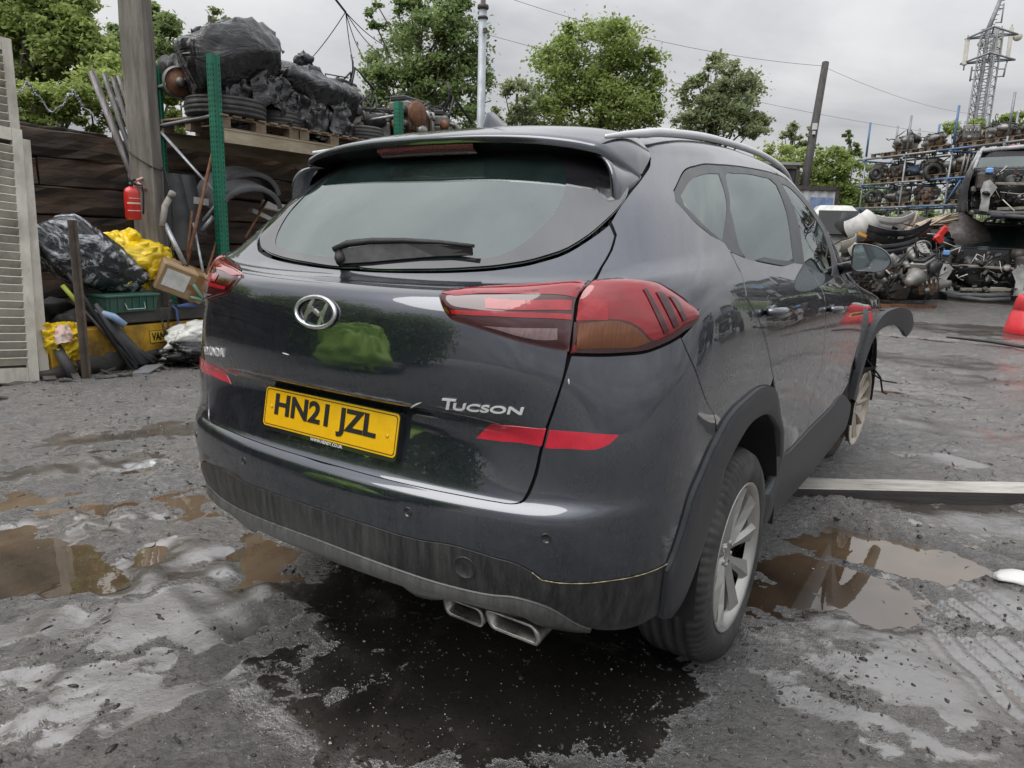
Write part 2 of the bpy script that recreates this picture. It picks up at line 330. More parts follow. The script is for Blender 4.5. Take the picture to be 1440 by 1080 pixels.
# outlines of the body panels and lamps in body-surface coordinates (column, row)
OUT = {
 'glass_low': [(0.110,10.019),(0.683,10.048),(1.221,10.102),(1.613,10.164),(2.023,10.270),(2.332,10.377),(2.595,10.529),(2.849,10.719),(3.019,10.861)],
 'tg_side': [(2.916,10.697),(3.070,10.522),(3.059,10.327),(2.987,10.079),(3.017,9.647),(3.184,9.091),(3.167,8.941),(3.232,8.617),(3.251,8.371),(3.250,8.217),(3.239,7.900),(3.099,7.336),(2.941,6.836),(2.684,5.960),(2.579,5.528),(2.490,5.243),(2.415,5.003),(2.326,4.786),(2.196,4.682),(2.020,4.676),(1.602,4.674),(1.218,4.655),(0.902,4.646),(0.582,4.643),(0.247,4.651)],
 'lamp_in': [(1.273,9.074),(1.279,9.179),(1.552,9.493),(2.016,9.739),(2.545,9.770),(2.982,9.677),(3.175,9.144),(3.162,8.941),(3.225,8.616),(3.250,8.217),(2.984,8.240),(2.422,8.321),(1.964,8.432),(1.630,8.553),(1.461,8.629),(1.364,8.803)],
 'lamp_out': [(3.054,9.651),(3.735,9.408),(4.172,9.269),(4.435,9.179),(4.757,9.006),(5.122,8.828),(5.476,8.663),(5.535,8.606),(5.469,8.543),(5.124,8.417),(4.759,8.294),(4.441,8.220),(4.130,8.202),(3.661,8.195),(3.288,8.202),(3.270,8.615),(3.208,8.937),(3.203,9.171)],
 'amber': [(3.307,8.573),(4.061,8.554),(4.236,8.495),(4.506,8.327),(4.276,8.272),(3.803,8.268),(3.354,8.254)],
 'clear': [(1.815,8.557),(2.989,8.512),(3.023,8.368),(2.654,8.372),(2.345,8.415),(2.042,8.492)],
 'bar1': [(1.826,8.987),(3.104,8.904),(3.143,8.748),(1.851,8.813)],
 'bar2': [(1.472,8.767),(2.088,8.765),(3.177,8.692),(3.190,8.618),(2.093,8.688),(1.488,8.705)],
 'redtop': [(3.225,8.918),(3.665,8.853),(3.743,8.712),(3.759,8.599),(3.265,8.610),(3.253,8.748)],
 'slash0': [(4.223,9.002),(4.282,9.007),(4.799,8.435),(4.729,8.400)],
 'slash1': [(4.461,8.953),(4.549,8.952),(4.952,8.505),(4.882,8.467)],
 'slash2': [(4.714,8.899),(4.801,8.886),(5.117,8.570),(5.048,8.539)],
 'low_dark': [(3.239,8.590),(4.088,8.574),(4.317,8.493),(4.553,8.342),(4.766,8.384),(5.114,8.516),(5.483,8.574),(5.432,8.541),(5.114,8.428),(4.757,8.306),(4.439,8.233),(4.128,8.214),(3.659,8.207),(3.305,8.212)],
 'top_in': [(1.297,9.108),(1.297,9.166),(1.577,9.422),(2.036,9.692),(2.570,9.722),(2.975,9.623),(3.157,9.117),(3.150,8.949),(2.621,9.043),(1.790,9.098),(1.407,9.049)],
 'refl_in': [(1.871,6.543),(2.311,6.738),(2.925,6.799),(2.734,6.160),(2.028,5.925),(1.652,5.836),(1.699,5.950)],
 'refl_out': [(2.969,6.784),(3.565,6.783),(4.111,6.711),(4.064,6.602),(3.949,6.396),(3.866,6.315),(3.733,6.238),(3.259,6.238),(2.788,6.142)],
 'bump_right': [(3.290,8.189),(3.662,8.183),(4.134,8.192),(4.447,8.212),(4.756,8.284),(5.079,8.378)],
 'bump_seam': [(5.082,8.346),(5.449,7.818),(5.724,7.130),(5.977,6.415),(6.105,5.943),(6.176,5.449)],
 'flare_out': [(5.022,1.358),(5.049,2.543),(5.159,2.748),(5.303,3.164),(5.533,4.052),(5.780,5.042),(5.931,5.462),(6.078,5.759),(6.178,6.015),(6.361,6.307),(6.602,6.486),(6.855,6.596),(7.139,6.495),(7.406,6.181),(7.611,5.638),(7.882,4.664),(8.079,3.678),(8.156,2.960)],
 'flare_in': [(4.624,1.161),(5.180,1.232),(5.540,1.579),(5.736,2.157),(5.960,2.808),(6.178,3.574),(6.259,4.422),(6.358,4.887),(6.495,5.237),(6.628,5.463),(6.858,5.575),(7.114,5.525),(7.421,5.263),(7.727,4.659),(7.957,3.778),(8.050,3.050),(7.942,2.605),(7.692,2.341)],
 'clad_top': [(5.118,2.660),(4.757,2.608),(4.235,2.536),(3.635,2.500),(3.059,2.497),(2.765,2.529),(2.607,2.684),(2.402,2.798),(2.038,2.869),(1.593,2.957),(1.179,2.884),(0.607,2.916),(0.165,2.926)],
 'strip_top': [(3.550,1.074),(3.316,1.277),(3.051,1.616),(2.778,1.852),(2.364,1.975),(2.005,1.898),(1.423,1.863),(0.864,1.938),(0.147,2.031)],
 'strip_bot': [(2.667,0.670),(2.392,1.348),(1.933,1.365),(1.488,1.335),(1.119,0.975),(1.031,1.337),(0.106,1.414)],
 'dlo': [(4.595,11.191),(4.555,10.985),(4.939,10.688),(5.565,10.365),(6.319,10.007),(7.058,9.898),(7.871,9.937),(8.752,10.009),(9.985,10.031),(10.073,10.221),(10.230,10.586),(9.514,12.090),(8.806,12.094),(7.920,11.988),(6.844,11.918),(5.898,11.833),(5.432,11.689),(4.845,11.369)],
 'qglass': [(4.755,11.112),(5.032,11.289),(5.469,11.502),(5.932,11.618),(6.618,11.682),(6.133,10.178),(5.946,10.264),(5.338,10.566),(4.794,10.909)],
 'rglass': [(6.862,11.663),(7.776,11.746),(8.381,11.784),(8.547,11.748),(8.395,10.074),(7.608,9.989),(6.834,9.975),(6.663,10.358),(6.462,10.864)],
 'fglass': [(8.877,11.816),(9.387,11.736),(9.612,11.296),(9.802,10.882),(9.684,10.101),(8.705,10.047)],
 'rdoor_rear': [(6.316,9.985),(6.435,9.833),(6.581,9.482),(6.594,9.169),(6.597,8.913),(6.729,8.667),(6.875,8.338),(7.079,7.641),(7.364,6.676),(7.642,5.619)],
 'doorgap': [(8.720,10.008),(8.859,9.841),(8.850,9.132),(8.871,8.073),(8.921,6.940),(8.941,5.566),(8.869,4.184),(8.897,3.016),(8.866,2.489)],
 'fdoor_front': [(10.047,10.030),(10.439,9.785),(10.386,8.611),(10.285,7.596),(10.262,6.198),(10.214,4.866),(10.167,3.281),(9.887,2.657)],
 'sill': [(8.059,2.855),(8.386,2.877),(8.920,2.939),(9.485,2.960),(9.914,3.020)],
 'sillbot': [(7.782,1.980),(8.216,1.905),(8.764,1.951),(9.362,2.082),(9.720,2.197)],
 'spgap_dpillar': [(4.201,12.919),(4.304,12.541),(4.426,12.246),(4.458,11.987),(4.294,11.774),(4.095,11.627),(3.881,11.494)],
 'handles': [(6.950,8.576),(7.508,8.521),(8.837,8.397),(9.323,8.270)],
 'sens': [(1.091,3.561),(2.840,3.542)],
 'tow': [(1.695,2.477)],
 'badge': [(1.404,7.256),(2.623,7.194),(1.385,6.973),(2.604,7.131)],
 'scratch': [(0.966,6.432),(1.202,7.099)],
}
# ---------------------------------------------------------------- body panels cut from the surface
_ub = np.linspace(0, 15, 601); _pb = car_surf(_ub, np.full(601, 7.5)); _sb = np.concatenate([[0], np.cumsum(np.linalg.norm(np.diff(_pb, axis=0), axis=1))])
def u2s(u): u = np.asarray(u, float); return np.sign(u)*np.interp(np.abs(u), _ub, _sb)
def s2u(s): s = np.asarray(s, float); return np.sign(s)*np.interp(np.abs(s), _sb, _ub)
TV = .11
def surf_st(st, off=0., sgn=1):
    """points and normals on the body from (s, t); negative s is the left half"""
    u = s2u(st[:, 0]); v = st[:, 1]/TV; g = np.where(u < 0, -1., 1.)*sgn
    p = car_surf(np.abs(u), v); n = car_normal(np.abs(u), v)
    p[:, 0] *= g; n[:, 0] *= g
    return p+n*np.reshape(off, (-1, 1)) if np.ndim(off) else p+n*off, n
def inv_surf(a, b, ia, guess):
    """(u, v) of surface points with coordinates ia (pair of axes) equal to a, b"""
    u = np.full(len(a), float(guess[0])); v = np.full(len(a), float(guess[1])); e = 1e-4
    for it in range(40):
        p = car_surf(u, v)[:, ia]; pu = (car_surf(u+e, v)[:, ia]-p)/e; pv = (car_surf(u, v+e)[:, ia]-p)/e
        ra, rb = a-p[:, 0], b-p[:, 1]; det = pu[:, 0]*pv[:, 1]-pu[:, 1]*pv[:, 0]; det = np.where(np.abs(det) < 1e-9, 1e-9, det)
        u = np.clip(u+np.clip((ra*pv[:, 1]-rb*pv[:, 0])/det, -.3, .3), 0, 14.99); v = np.clip(v+np.clip((pu[:, 0]*rb-pu[:, 1]*ra)/det, -.3, .3), 0, 14.99)
    return u, v
def smooth_poly(P, ang=38, seg=.016):
    """closed polygon -> dense smooth curve that keeps its sharp corners"""
    P = np.asarray(P, float); n = len(P); out = []
    T = np.zeros((n, 2)); cor = np.zeros(n, bool)
    for i in range(n):
        a = P[i]-P[i-1]; b = P[(i+1) % n]-P[i]; la, lb = np.linalg.norm(a)+1e-9, np.linalg.norm(b)+1e-9
        c = np.degrees(np.arccos(np.clip(a@b/la/lb, -1, 1))); cor[i] = c > ang
        t = a/la*lb+b/lb*la; T[i] = t/(np.linalg.norm(t)+1e-9)
    for i in range(n):
        j = (i+1) % n; d = P[j]-P[i]; L = np.linalg.norm(d)
        if L < 1e-6: continue
        t0 = d/L if cor[i] else T[i]; t1 = d/L if cor[j] else T[j]
        k = max(1, int(math.ceil(L/seg)))
        for q in range(k):
            h = q/k; h2 = h*h; h3 = h2*h
            out.append((2*h3-3*h2+1)*P[i]+(h3-2*h2+h)*L*t0+(-2*h3+3*h2)*P[j]+(h3-h2)*L*t1)
    return np.array(out)
def area2(P): x, y = P[:, 0], P[:, 1]; return .5*np.sum(x*np.roll(y, -1)-np.roll(x, -1)*y)
def inset(P, d):
    if area2(P) < 0: P = P[::-1]
    a = P-np.roll(P, 1, 0); b = np.roll(P, -1, 0)-P
    na = np.stack([-a[:, 1], a[:, 0]], 1); nb = np.stack([-b[:, 1], b[:, 0]], 1)
    na /= np.linalg.norm(na, axis=1, keepdims=True)+1e-9; nb /= np.linalg.norm(nb, axis=1, keepdims=True)+1e-9
    m = na+nb; m /= np.linalg.norm(m, axis=1, keepdims=True)+1e-9
    c = np.clip((m*na).sum(1, keepdims=True), .45, 1)
    return P+m*d/c
def inpoly(Q, P):
    x, y = Q[:, 0], Q[:, 1]; r = np.zeros(len(Q), bool); n = len(P)
    for i in range(n):
        x0, y0 = P[i]; x1, y1 = P[i-1]
        c = ((y0 > y) != (y1 > y))
        with np.errstate(divide='ignore', invalid='ignore'): r ^= c & (x < (x1-x0)*(y-y0)/(y1-y0)+x0)
    return r
def dist_poly(Q, P):
    d = np.full(len(Q), 9.)
    A = P; B = np.roll(P, -1, 0)
    for a, b in zip(A, B):
        ab = b-a; t = np.clip(((Q-a)@ab)/(ab@ab+1e-12), 0, 1); d = np.minimum(d, np.linalg.norm(Q-a-t[:, None]*ab, axis=1))
    return d
def full(half):
    """right half outline starting and ending at u = 0 -> closed outline of both halves"""
    h = [tuple(p) for p in half]
    l = [(-u, v) for (u, v) in reversed(h) if abs(u) > 1e-6]
    return h+l
def patch(name, poly, m, parent, gap=.003, off=0., thick=.012, step=.03, mirror=False, bulge=0., brad=.02, rnd=.003, holes=(), ang=38, uvpoly=True, label=None, ref=None):
    """a body panel: outline in (column, row) cut out of the surface, edges rolled and turned in"""
    def prep(p, g):
        p = np.array(p, float)
        if uvpoly: p = np.stack([u2s(p[:, 0]), p[:, 1]*TV], 1)
        p = smooth_poly(p, ang); return inset(p, g)
    O = prep(poly, gap); H = [prep(h, -gap)[::-1] for h in holes]
    loops = [O]+H; ring = inset(O, .004) if rnd else None
    lo, hi = O.min(0), O.max(0)
    gx, gy = np.meshgrid(np.arange(lo[0]+step*.5, hi[0], step), np.arange(lo[1]+step*.5, hi[1], step)); g = np.stack([gx.ravel(), gy.ravel()], 1)
    g[:, 0] += (np.round((g[:, 1]-lo[1])/step) % 2)*step*.3
    k = inpoly(g, O)
    for h in H: k &= ~inpoly(g, h)
    g = g[k]; dd = dist_poly(g, O)
    for h in H: dd = np.minimum(dd, dist_poly(g, h)) if len(g) else dd
    g = g[dd > .009]
    pts = [p for l in loops for p in l]; ed = []; b = 0
    for l in loops: ed += [(b+i, b+(i+1) % len(l)) for i in range(len(l))]; b += len(l)
    if rnd:
        rr = ring[inpoly(ring, O)]; rr = rr[dist_poly(rr, O) > .0028]; pts += list(rr)
    pts += list(g)
    V, E, F, _, _, _ = delaunay_2d_cdt([Vector((p[0], p[1])) for p in pts], ed, [], 0, 1e-6)
    V = np.array([v[:] for v in V]); F = np.array([f[:] for f in F]); c = V[F].mean(1)
    k = inpoly(c, O)
    for h in H: k &= ~inpoly(c, h)
    F = F[k]
    de = dist_poly(V, O)
    for h in H: de = np.minimum(de, dist_poly(V, h))
    RO = prep(ref, .001) if ref is not None else O
    db = dist_poly(V, RO) if ref is not None else de
    o = off+bulge*(1-np.exp(-db/brad))
    edge = de < 1e-4
    if rnd: o = o-np.where(edge, .0014, 0)
    res = []
    for sg in ((1, -1) if mirror else (1,)):
        P, N = surf_st(V, o, sg)
        if bulge:   # tilt the normals with the bulge
            e = 1e-3; gr = []
            for ax in ((e, 0), (0, e)):
                d1 = dist_poly(V+ax, RO); d0 = dist_poly(V-np.array(ax), RO); gr.append(bulge*(np.exp(-d0/brad)-np.exp(-d1/brad))/(2*e))
            Px, _ = surf_st(V+np.array((e, 0)), 0, sg); Px0, _ = surf_st(V, 0, sg); tx = (Px-Px0); tx /= np.linalg.norm(tx, axis=1, keepdims=True)+1e-9
            Py, _ = surf_st(V+np.array((0, e)), 0, sg); ty = (Py-Px0); ty /= np.linalg.norm(ty, axis=1, keepdims=True)+1e-9
            N = N-tx*gr[0][:, None]-ty*gr[1][:, None]; N /= np.linalg.norm(N, axis=1, keepdims=True)
        faces = [tuple(f) for f in F]
        # orientation
        cr_ = np.cross(P[F[:, 1]]-P[F[:, 0]], P[F[:, 2]]-P[F[:, 0]]); fl = (cr_*(N[F[:, 0]]+N[F[:, 1]]+N[F[:, 2]])).sum(1) < 0
        faces = [tuple(f[::-1]) if q else tuple(f) for f, q in zip(F.tolist(), fl)]
        vs_, ns_ = [P], [N]; nb = len(P)
        # skirt
        cnt = {}
        for f in faces:
            for i in range(3): q = (f[i], f[(i+1) % 3]); cnt[q] = cnt.get(q, 0)+1
        be = [q for q in cnt if (q[1], q[0]) not in cnt]
        if thick > 0 and be:
            ids = {}; sp, sn = [], []
            for (i, j) in be:
                d = P[j]-P[i]; nn = np.cross(d, N[i]); nn /= np.linalg.norm(nn)+1e-12
                k0 = nb+len(sp)
                sp += [P[i], P[j], P[j]-N[j]*thick, P[i]-N[i]*thick]; sn += [(nn+N[i])/1.4142, (nn+N[j])/1.4142, nn, nn]
                faces.append((k0+1, k0, k0+3, k0+2))
            vs_.append(np.array(sp)); ns_.append(np.array(sn))
        PP = np.concatenate(vs_); NN = np.concatenate(ns_)
        me = bpy.data.meshes.new(name); me.from_pydata(PP.tolist(), [], faces); me.update()
        me.polygons.foreach_set('use_smooth', [True]*len(me.polygons))
        me.normals_split_custom_set_from_vertices(NN.tolist())
        ob = link(name, me, m, parent)
        if label: ob['label'] = label
        res.append(ob)
    return res if mirror else res[0]
def on_rear(pts2, guess=(1.5, 7)):
    """(x, z) on the rear face -> (points, normals)"""
    a = np.asarray(pts2, float); u, v = inv_surf(np.abs(a[:, 0]), a[:, 1], [0, 2], guess)
    P = car_surf(u, v); N = car_normal(u, v); g = np.where(a[:, 0] < 0, -1., 1.); P[:, 0] *= g; N[:, 0] *= g
    return P, N
def text_mesh(s, height, width, depth=.003, bold=0., shear=0.):
    """lettering as plain vertex/face lists in (x, depth, z), left foot at the origin"""
    cu = bpy.data.curves.new('lettering', 'FONT'); cu.body = s; cu.extrude = .5; cu.offset = bold; cu.resolution_u = 4
    to = bpy.data.objects.new('lettering', cu); COL.objects.link(to)
    dg = bpy.context.evaluated_depsgraph_get(); me = bpy.data.meshes.new_from_object(to.evaluated_get(dg))
    v = np.array([w.co[:] for w in me.vertices]); f = [tuple(p.vertices) for p in me.polygons]
    bpy.data.objects.remove(to); bpy.data.curves.remove(cu); bpy.data.meshes.remove(me)
    mn, mx_ = v.min(0), v.max(0); x = (v[:, 0]-mn[0])/(mx_[0]-mn[0])*width; z = (v[:, 1]-mn[1])/(mx_[1]-mn[1])*height; y = (v[:, 2]/max(abs(v[:, 2]).max(), 1e-9)*.5+.5)*depth
    return np.stack([x+z*shear, y, z], 1), f
# ---------------------------------------------------------------- materials of the car
def car_paint():
    m, nt, b = new_mat('dark grey blue car paint'); L = nt.links
    v = objco(nt); fine = noise(nt, v, 900, 2, .5)
    base = ramp(nt, fine, [(.3, (.018, .023, .036)), (.7, (.031, .039, .058))])
    streak = noise(nt, objco(nt, (34, 34, 1.3)), 1.6, 7, .78); big = noise(nt, v, 2.2, 5, .6); mid = noise(nt, v, 9, 6, .65, .6); spk = noise(nt, v, 170, 3, .7); z = nd(nt, 'ShaderNodeSeparateXYZ'); L.new(v, z.inputs[0])
    low = nd(nt, 'ShaderNodeMapRange'); L.new(z.outputs['Z'], low.inputs[0]); low.inputs[1].default_value = 1.12; low.inputs[2].default_value = .42; low.inputs[3].default_value = .0; low.inputs[4].default_value = 1.
    patchy = ramp(nt, big, [(.38, .15), (.66, 1.)])
    d1 = mth(nt, 'MULTIPLY', mth(nt, 'MULTIPLY', ramp(nt, streak, [(.46, 0.), (.74, 1.)]), low.outputs[0]), mth(nt, 'MULTIPLY', patchy, .17))
    d2 = mth(nt, 'MULTIPLY', ramp(nt, mid, [(.44, 0.), (.75, 1.)]), mth(nt, 'MULTIPLY_ADD', low.outputs[0], .06, .03))
    d3 = mth(nt, 'MULTIPLY', ramp(nt, spk, [(.635, 0.), (.68, 1.)]), mth(nt, 'MULTIPLY', mth(nt, 'MULTIPLY', low.outputs[0], patchy), .50))
    d = mth(nt, 'ADD', mth(nt, 'ADD', d1, d2), d3, clamp=True)
    # thin pale scuffs
    sc = noise(nt, objco(nt, (5, 5, 22)), 3.2, 2, .5, 2.5); sm = noise(nt, v, 5.5, 3, .5); sf = mth(nt, 'MULTIPLY', ramp(nt, mth(nt, 'ABSOLUTE', mth(nt, 'SUBTRACT', sc, .5)), [(.0, 1.), (.0035, 0.)]), ramp(nt, sm, [(.60, 0.), (.68, .35)]))
    d = mth(nt, 'ADD', d, sf, clamp=True)
    L.new(mixc(nt, d, base, (.27, .265, .255)), b.inputs['Base Color'])
    L.new(mth(nt, 'MULTIPLY_ADD', d, -.9, .75, clamp=True), b.inputs['Metallic'])
    L.new(mth(nt, 'MULTIPLY_ADD', d, .5, .27), b.inputs['Roughness'])
    L.new(mth(nt, 'MULTIPLY_ADD', d, -1.2, 1., clamp=True), b.inputs['Coat Weight'])
    L.new(mth(nt, 'MULTIPLY_ADD', d, .25, .012), b.inputs['Coat Roughness']); b.inputs['Coat IOR'].default_value = 1.92
    return m
def trim_mat(name, c, dirtc, amt, rough=.55):
    m, nt, b = new_mat(name); L = nt.links; v = objco(nt)
    st = noise(nt, objco(nt, (26, 26, 2.)), 1.7, 7, .8); sp = noise(nt, v, 190, 3, .7); bg = noise(nt, v, 3.5, 4, .6)
    d = mth(nt, 'MULTIPLY', mth(nt, 'ADD', ramp(nt, st, [(.40, 0.), (.68, 1.)]), mth(nt, 'MULTIPLY', ramp(nt, sp, [(.6, 0.), (.68, 1.)]), .7)), mth(nt, 'MULTIPLY', bg, 2*amt), clamp=True)
    L.new(mixc(nt, d, c, dirtc), b.inputs['Base Color']); L.new(mth(nt, 'MULTIPLY_ADD', d, .35, rough, clamp=True), b.inputs['Roughness'])
    bump(nt, b, noise(nt, v, 700, 2, .5), .25, .001)
    return m
PAINT = car_paint()
CLAD = trim_mat('black textured plastic with dried mud', (.010, .011, .013), (.18, .175, .165), .26, .36)
STRIP = trim_mat('grey bumper lip plastic', (.050, .052, .052), (.24, .235, .22), .34, .36)
FLARE = trim_mat('dark grey arch plastic', (.017, .019, .023), (.15, .15, .145), .12, .46)
BLACK = mat('matt black underside', (.006, .006, .006), (.012, .012, .012), 5, (.8, .95))
GLOSSBLK = mat('gloss black trim', (.012, .013, .015), (.016, .017, .019), 4, (.12, .25), coat=.6)
WTRIM = mat('satin grey window surround', (.05, .052, .055), (.065, .067, .07), 6, (.35, .45))
def glass_mat(name, tint, dens, green=(.02, .035, .032), ior=2.2):
    m, nt, b = new_mat(name); L = nt.links
    for n in list(nt.nodes):
        if n.type == 'BSDF_PRINCIPLED': nt.nodes.remove(n)
    out = [n for n in nt.nodes if n.type == 'OUTPUT_MATERIAL'][0]
    tr = nd(nt, 'ShaderNodeBsdfTransparent'); tr.inputs[0].default_value = (*tint, 1)
    df = nd(nt, 'ShaderNodeBsdfDiffuse'); v = objco(nt); dn = noise(nt, v, 9, 6, .65)
    L.new(ramp(nt, dn, [(.35, green), (.75, tuple(c*2.2 for c in green))]), df.inputs[0])
    ms = nd(nt, 'ShaderNodeMixShader'); ms.inputs[0].default_value = dens; L.new(tr.outputs[0], ms.inputs[1]); L.new(df.outputs[0], ms.inputs[2])
    gl = nd(nt, 'ShaderNodeBsdfGlossy'); gl.inputs['Roughness'].default_value = .012; gl.inputs[0].default_value = (.93, 1, .985, 1)
    fr = nd(nt, 'ShaderNodeFresnel'); fr.inputs[0].default_value = ior
    m2 = nd(nt, 'ShaderNodeMixShader'); L.new(fr.outputs[0], m2.inputs[0]); L.new(ms.outputs[0], m2.inputs[1]); L.new(gl.outputs[0], m2.inputs[2])
    L.new(m2.outputs[0], out.inputs[0]); return m
GLASS_R = glass_mat('privacy rear glass', (.34, .42, .40), .38, ior=2.35)
GLASS_F = glass_mat('front door glass', (.66, .80, .78), .06, ior=1.9)
def lens_mat(name, c, rough=.06, bumpy=0, bsc=(220, 220, 220), emit=0):
    m, nt, b = new_mat(name); v = objco(nt)
    f = noise(nt, v, 25, 3, .6); nt.links.new(ramp(nt, f, [(.3, tuple(x*.75 for x in c)), (.7, c)]), b.inputs['Base Color'])
    b.inputs['Roughness'].default_value = rough; b.inputs['Coat Weight'].default_value = 1.; b.inputs['Coat Roughness'].default_value = .02
    if bumpy:
        w = nd(nt, 'ShaderNodeTexVoronoi'); w.inputs['Scale'].default_value = 1; nt.links.new(objco(nt, bsc), w.inputs['Vector']); bump(nt, b, w.outputs['Distance'], bumpy, .004)
    return m
LENS_DK = lens_mat('dark red lamp housing', (.050, .003, .006), .04)
LENS_RED = lens_mat('red lamp lens', (.28, .005, .011), .04)
LENS_BAR = lens_mat('bright red lamp bar', (.36, .008, .016), .08, .12, (90, 90, 90))
LENS_AMB = lens_mat('amber indicator lens', (.17, .050, .010), .08, .5, (150, 150, 12))
LENS_CLR = lens_mat('clear reversing lens', (.24, .16, .165), .10, .4, (150, 150, 40))
LENS_BRK = lens_mat('dark brake light lens', (.10, .008, .018), .25, .5, (120, 120, 120))
REFL = lens_mat('red reflector', (.60, .010, .035), .22, .08, (400, 400, 400))
SILVER = mat('bright silver lettering', (.70, .71, .72), (.78, .79, .80), 40, (.35, .5), metal=.45)
CHROME, nt_, b_ = new_mat('chrome'); b_.inputs['Base Color'].default_value = (.75, .76, .77, 1); b_.inputs['Metallic'].default_value = 1; b_.inputs['Roughness'].default_value = .12
nt_.links.new(ramp(nt_, noise(nt_, objco(nt_), 60, 3), [(.3, .08), (.7, .2)]), b_.inputs['Roughness'])
RUBBER = mat('tyre rubber', (.018, .018, .019), (.034, .034, .034), 9, (.5, .75), bmp=.15, bscale=120, dirt=((.10, .095, .088), .55))
RUBBER_MUD = mat('muddy tyre rubber', (.05, .042, .033), (.12, .098, .075), 7, (.6, .85), bmp=.3, bscale=60)
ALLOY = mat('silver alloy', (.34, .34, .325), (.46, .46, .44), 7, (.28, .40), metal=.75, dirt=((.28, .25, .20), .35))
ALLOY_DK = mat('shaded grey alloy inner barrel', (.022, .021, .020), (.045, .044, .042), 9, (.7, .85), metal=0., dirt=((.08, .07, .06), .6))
ALLOY_MUD = mat('mud-caked alloy', (.40, .35, .28), (.58, .53, .46), 9, (.4, .6), metal=.35, dirt=((.11, .085, .062), .75))
YPLATE, nt_, b_ = new_mat('yellow number plate'); nt_.links.new(ramp(nt_, noise(nt_, objco(nt_), 40, 5, .7), [(.3, (.66, .36, .006)), (.7, (.74, .42, .010))]), b_.inputs['Base Color']); b_.inputs['Roughness'].default_value = .22; b_.inputs['Coat Weight'].default_value = .5
INK = mat('black ink', (.008, .008, .008), (.012, .012, .012), 20, (.4, .5))
WHITEINK = mat('white ink', (.7, .7, .7), (.75, .75, .75), 20, (.5, .5))
SEATM = mat('charcoal seat cloth', (.02, .02, .022), (.03, .03, .032), 30, (.8, .9))
# ---------------------------------------------------------------- the car
G = OUT
CAR = thing('car', 'muddy dark grey SUV with yellow rear plate HN21 JZL and a torn front arch', 'car')
tgb = [p for p in G['tg_side']]
belt = [(6.35, 9.95), (7.058, 9.835), (7.871, 9.865), (8.73, 9.93)]
# tailgate and its glass
TG = patch('tailgate', full([(0, 9.99)]+[(u, v-.03) for u, v in G['glass_low'][:-2]]+tgb+[(0, 4.645)]), PAINT, CAR, gap=.0035, step=.018)
RG = patch('rear_window', full([(0, 10.03)]+G['glass_low']+[(3.38, 11.35), (3.42, 11.9), (3.2, 12.35), (0, 12.4)]), GLASS_R, CAR, gap=.001, off=-.001, thick=.004, step=.035)
FRIT, nt_, b_ = new_mat('black glass border'); nt_.links.new(ramp(nt_, noise(nt_, objco(nt_), 7, 5, .6), [(.3, (.010, .010, .012)), (.7, (.022, .021, .024))]), b_.inputs['Base Color']); b_.inputs['Roughness'].default_value = .03; b_.inputs['IOR'].default_value = 2.2
patch('glass_border', full([(0, 10.035)]+G['glass_low']+[(3.36, 11.35), (3.40, 11.9), (3.18, 12.3), (0, 12.35)]), FRIT, RG, gap=.0025, off=.0006, thick=0, step=.03, rnd=0, holes=[full([(0, 10.2), (.743, 10.22), (1.193, 10.267), (1.546, 10.339), (1.765, 10.533), (1.937, 10.79), (2.046, 11.152), (2.076, 11.458), (2.0, 11.9), (1.7, 12.1), (0, 12.15)])])
# bumper, cladding, lip
lowtg = [p for p in reversed(tgb) if p[1] < 8.2]
PAINT_B = patch('rear_bumper', full([(0, 4.60)]+lowtg+G['bump_right']+G['bump_seam'][1:4]+[(6.045, 5.76)]+[G['flare_out'][i] for i in range(6, 1, -1)]+G['clad_top']+[(0, 2.93)]), PAINT, CAR, gap=.003, off=.001, step=.026)
patch('bumper_cladding', full([(0, 2.93)]+list(reversed(G['clad_top']))[1:]+[(5.06, 2.45), (5.03, 1.40), (4.62, 1.16), (4.0, 1.02)]+G['strip_top']+[(0, 2.045)]), CLAD, CAR, gap=.0012, off=.001, step=.03)
patch('bumper_lip', full([(0, 2.04)]+list(reversed(G['strip_top']))+[(3.52, .92), (3.1, .84), (2.67, 1.0), (2.39, 1.34), (1.93, 1.36), (1.488, 1.335), (1.28, 1.10), (1.10, 1.04), (.98, 1.345), (.106, 1.41), (0, 1.41)]), STRIP, CAR, gap=.0008, off=.006, bulge=.008, brad=.02, thick=.04, step=.025)
# quarter panel with the roof side frame
QP = patch('quarter_panel', [(4.201, 12.95), (4.7, 13.2), (5.5, 13.25), (7, 13.25), (8.5, 13.2), (9.6, 13.1), (10.5, 12.9), (10.9, 12.3), (10.85, 11.6), (10.75, 10.95), (10.65, 10.35), (10.30, 10.10),
  (10.07, 10.22), (10.16, 10.75), (10.02, 11.35), (9.8, 11.78), (9.514, 12.09), (8.806, 12.094), (7.92, 11.99), (6.844, 11.92), (5.898, 11.833), (5.40, 11.70), (4.85, 11.37), (4.595, 11.191), (4.555, 10.985), (4.939, 10.688), (5.565, 10.365), (6.319, 10.005)]+
  G['rdoor_rear'][1:9]+[(7.30, 6.35), (7.139, 6.50), (6.855, 6.596), (6.602, 6.486), (6.361, 6.307), (6.20, 6.04), (6.075, 5.80)]+list(reversed(G['bump_seam'][:4]))+
  [(5.48, 8.62), (5.53, 8.70)]+list(reversed(G['lamp_out'][0:7]))+[]+list(reversed(G['tg_side'][:4]))+[G['glass_low'][-1]]+list(reversed(G['spgap_dpillar']))[:-1],
  PAINT, CAR, mirror=True, step=.03)
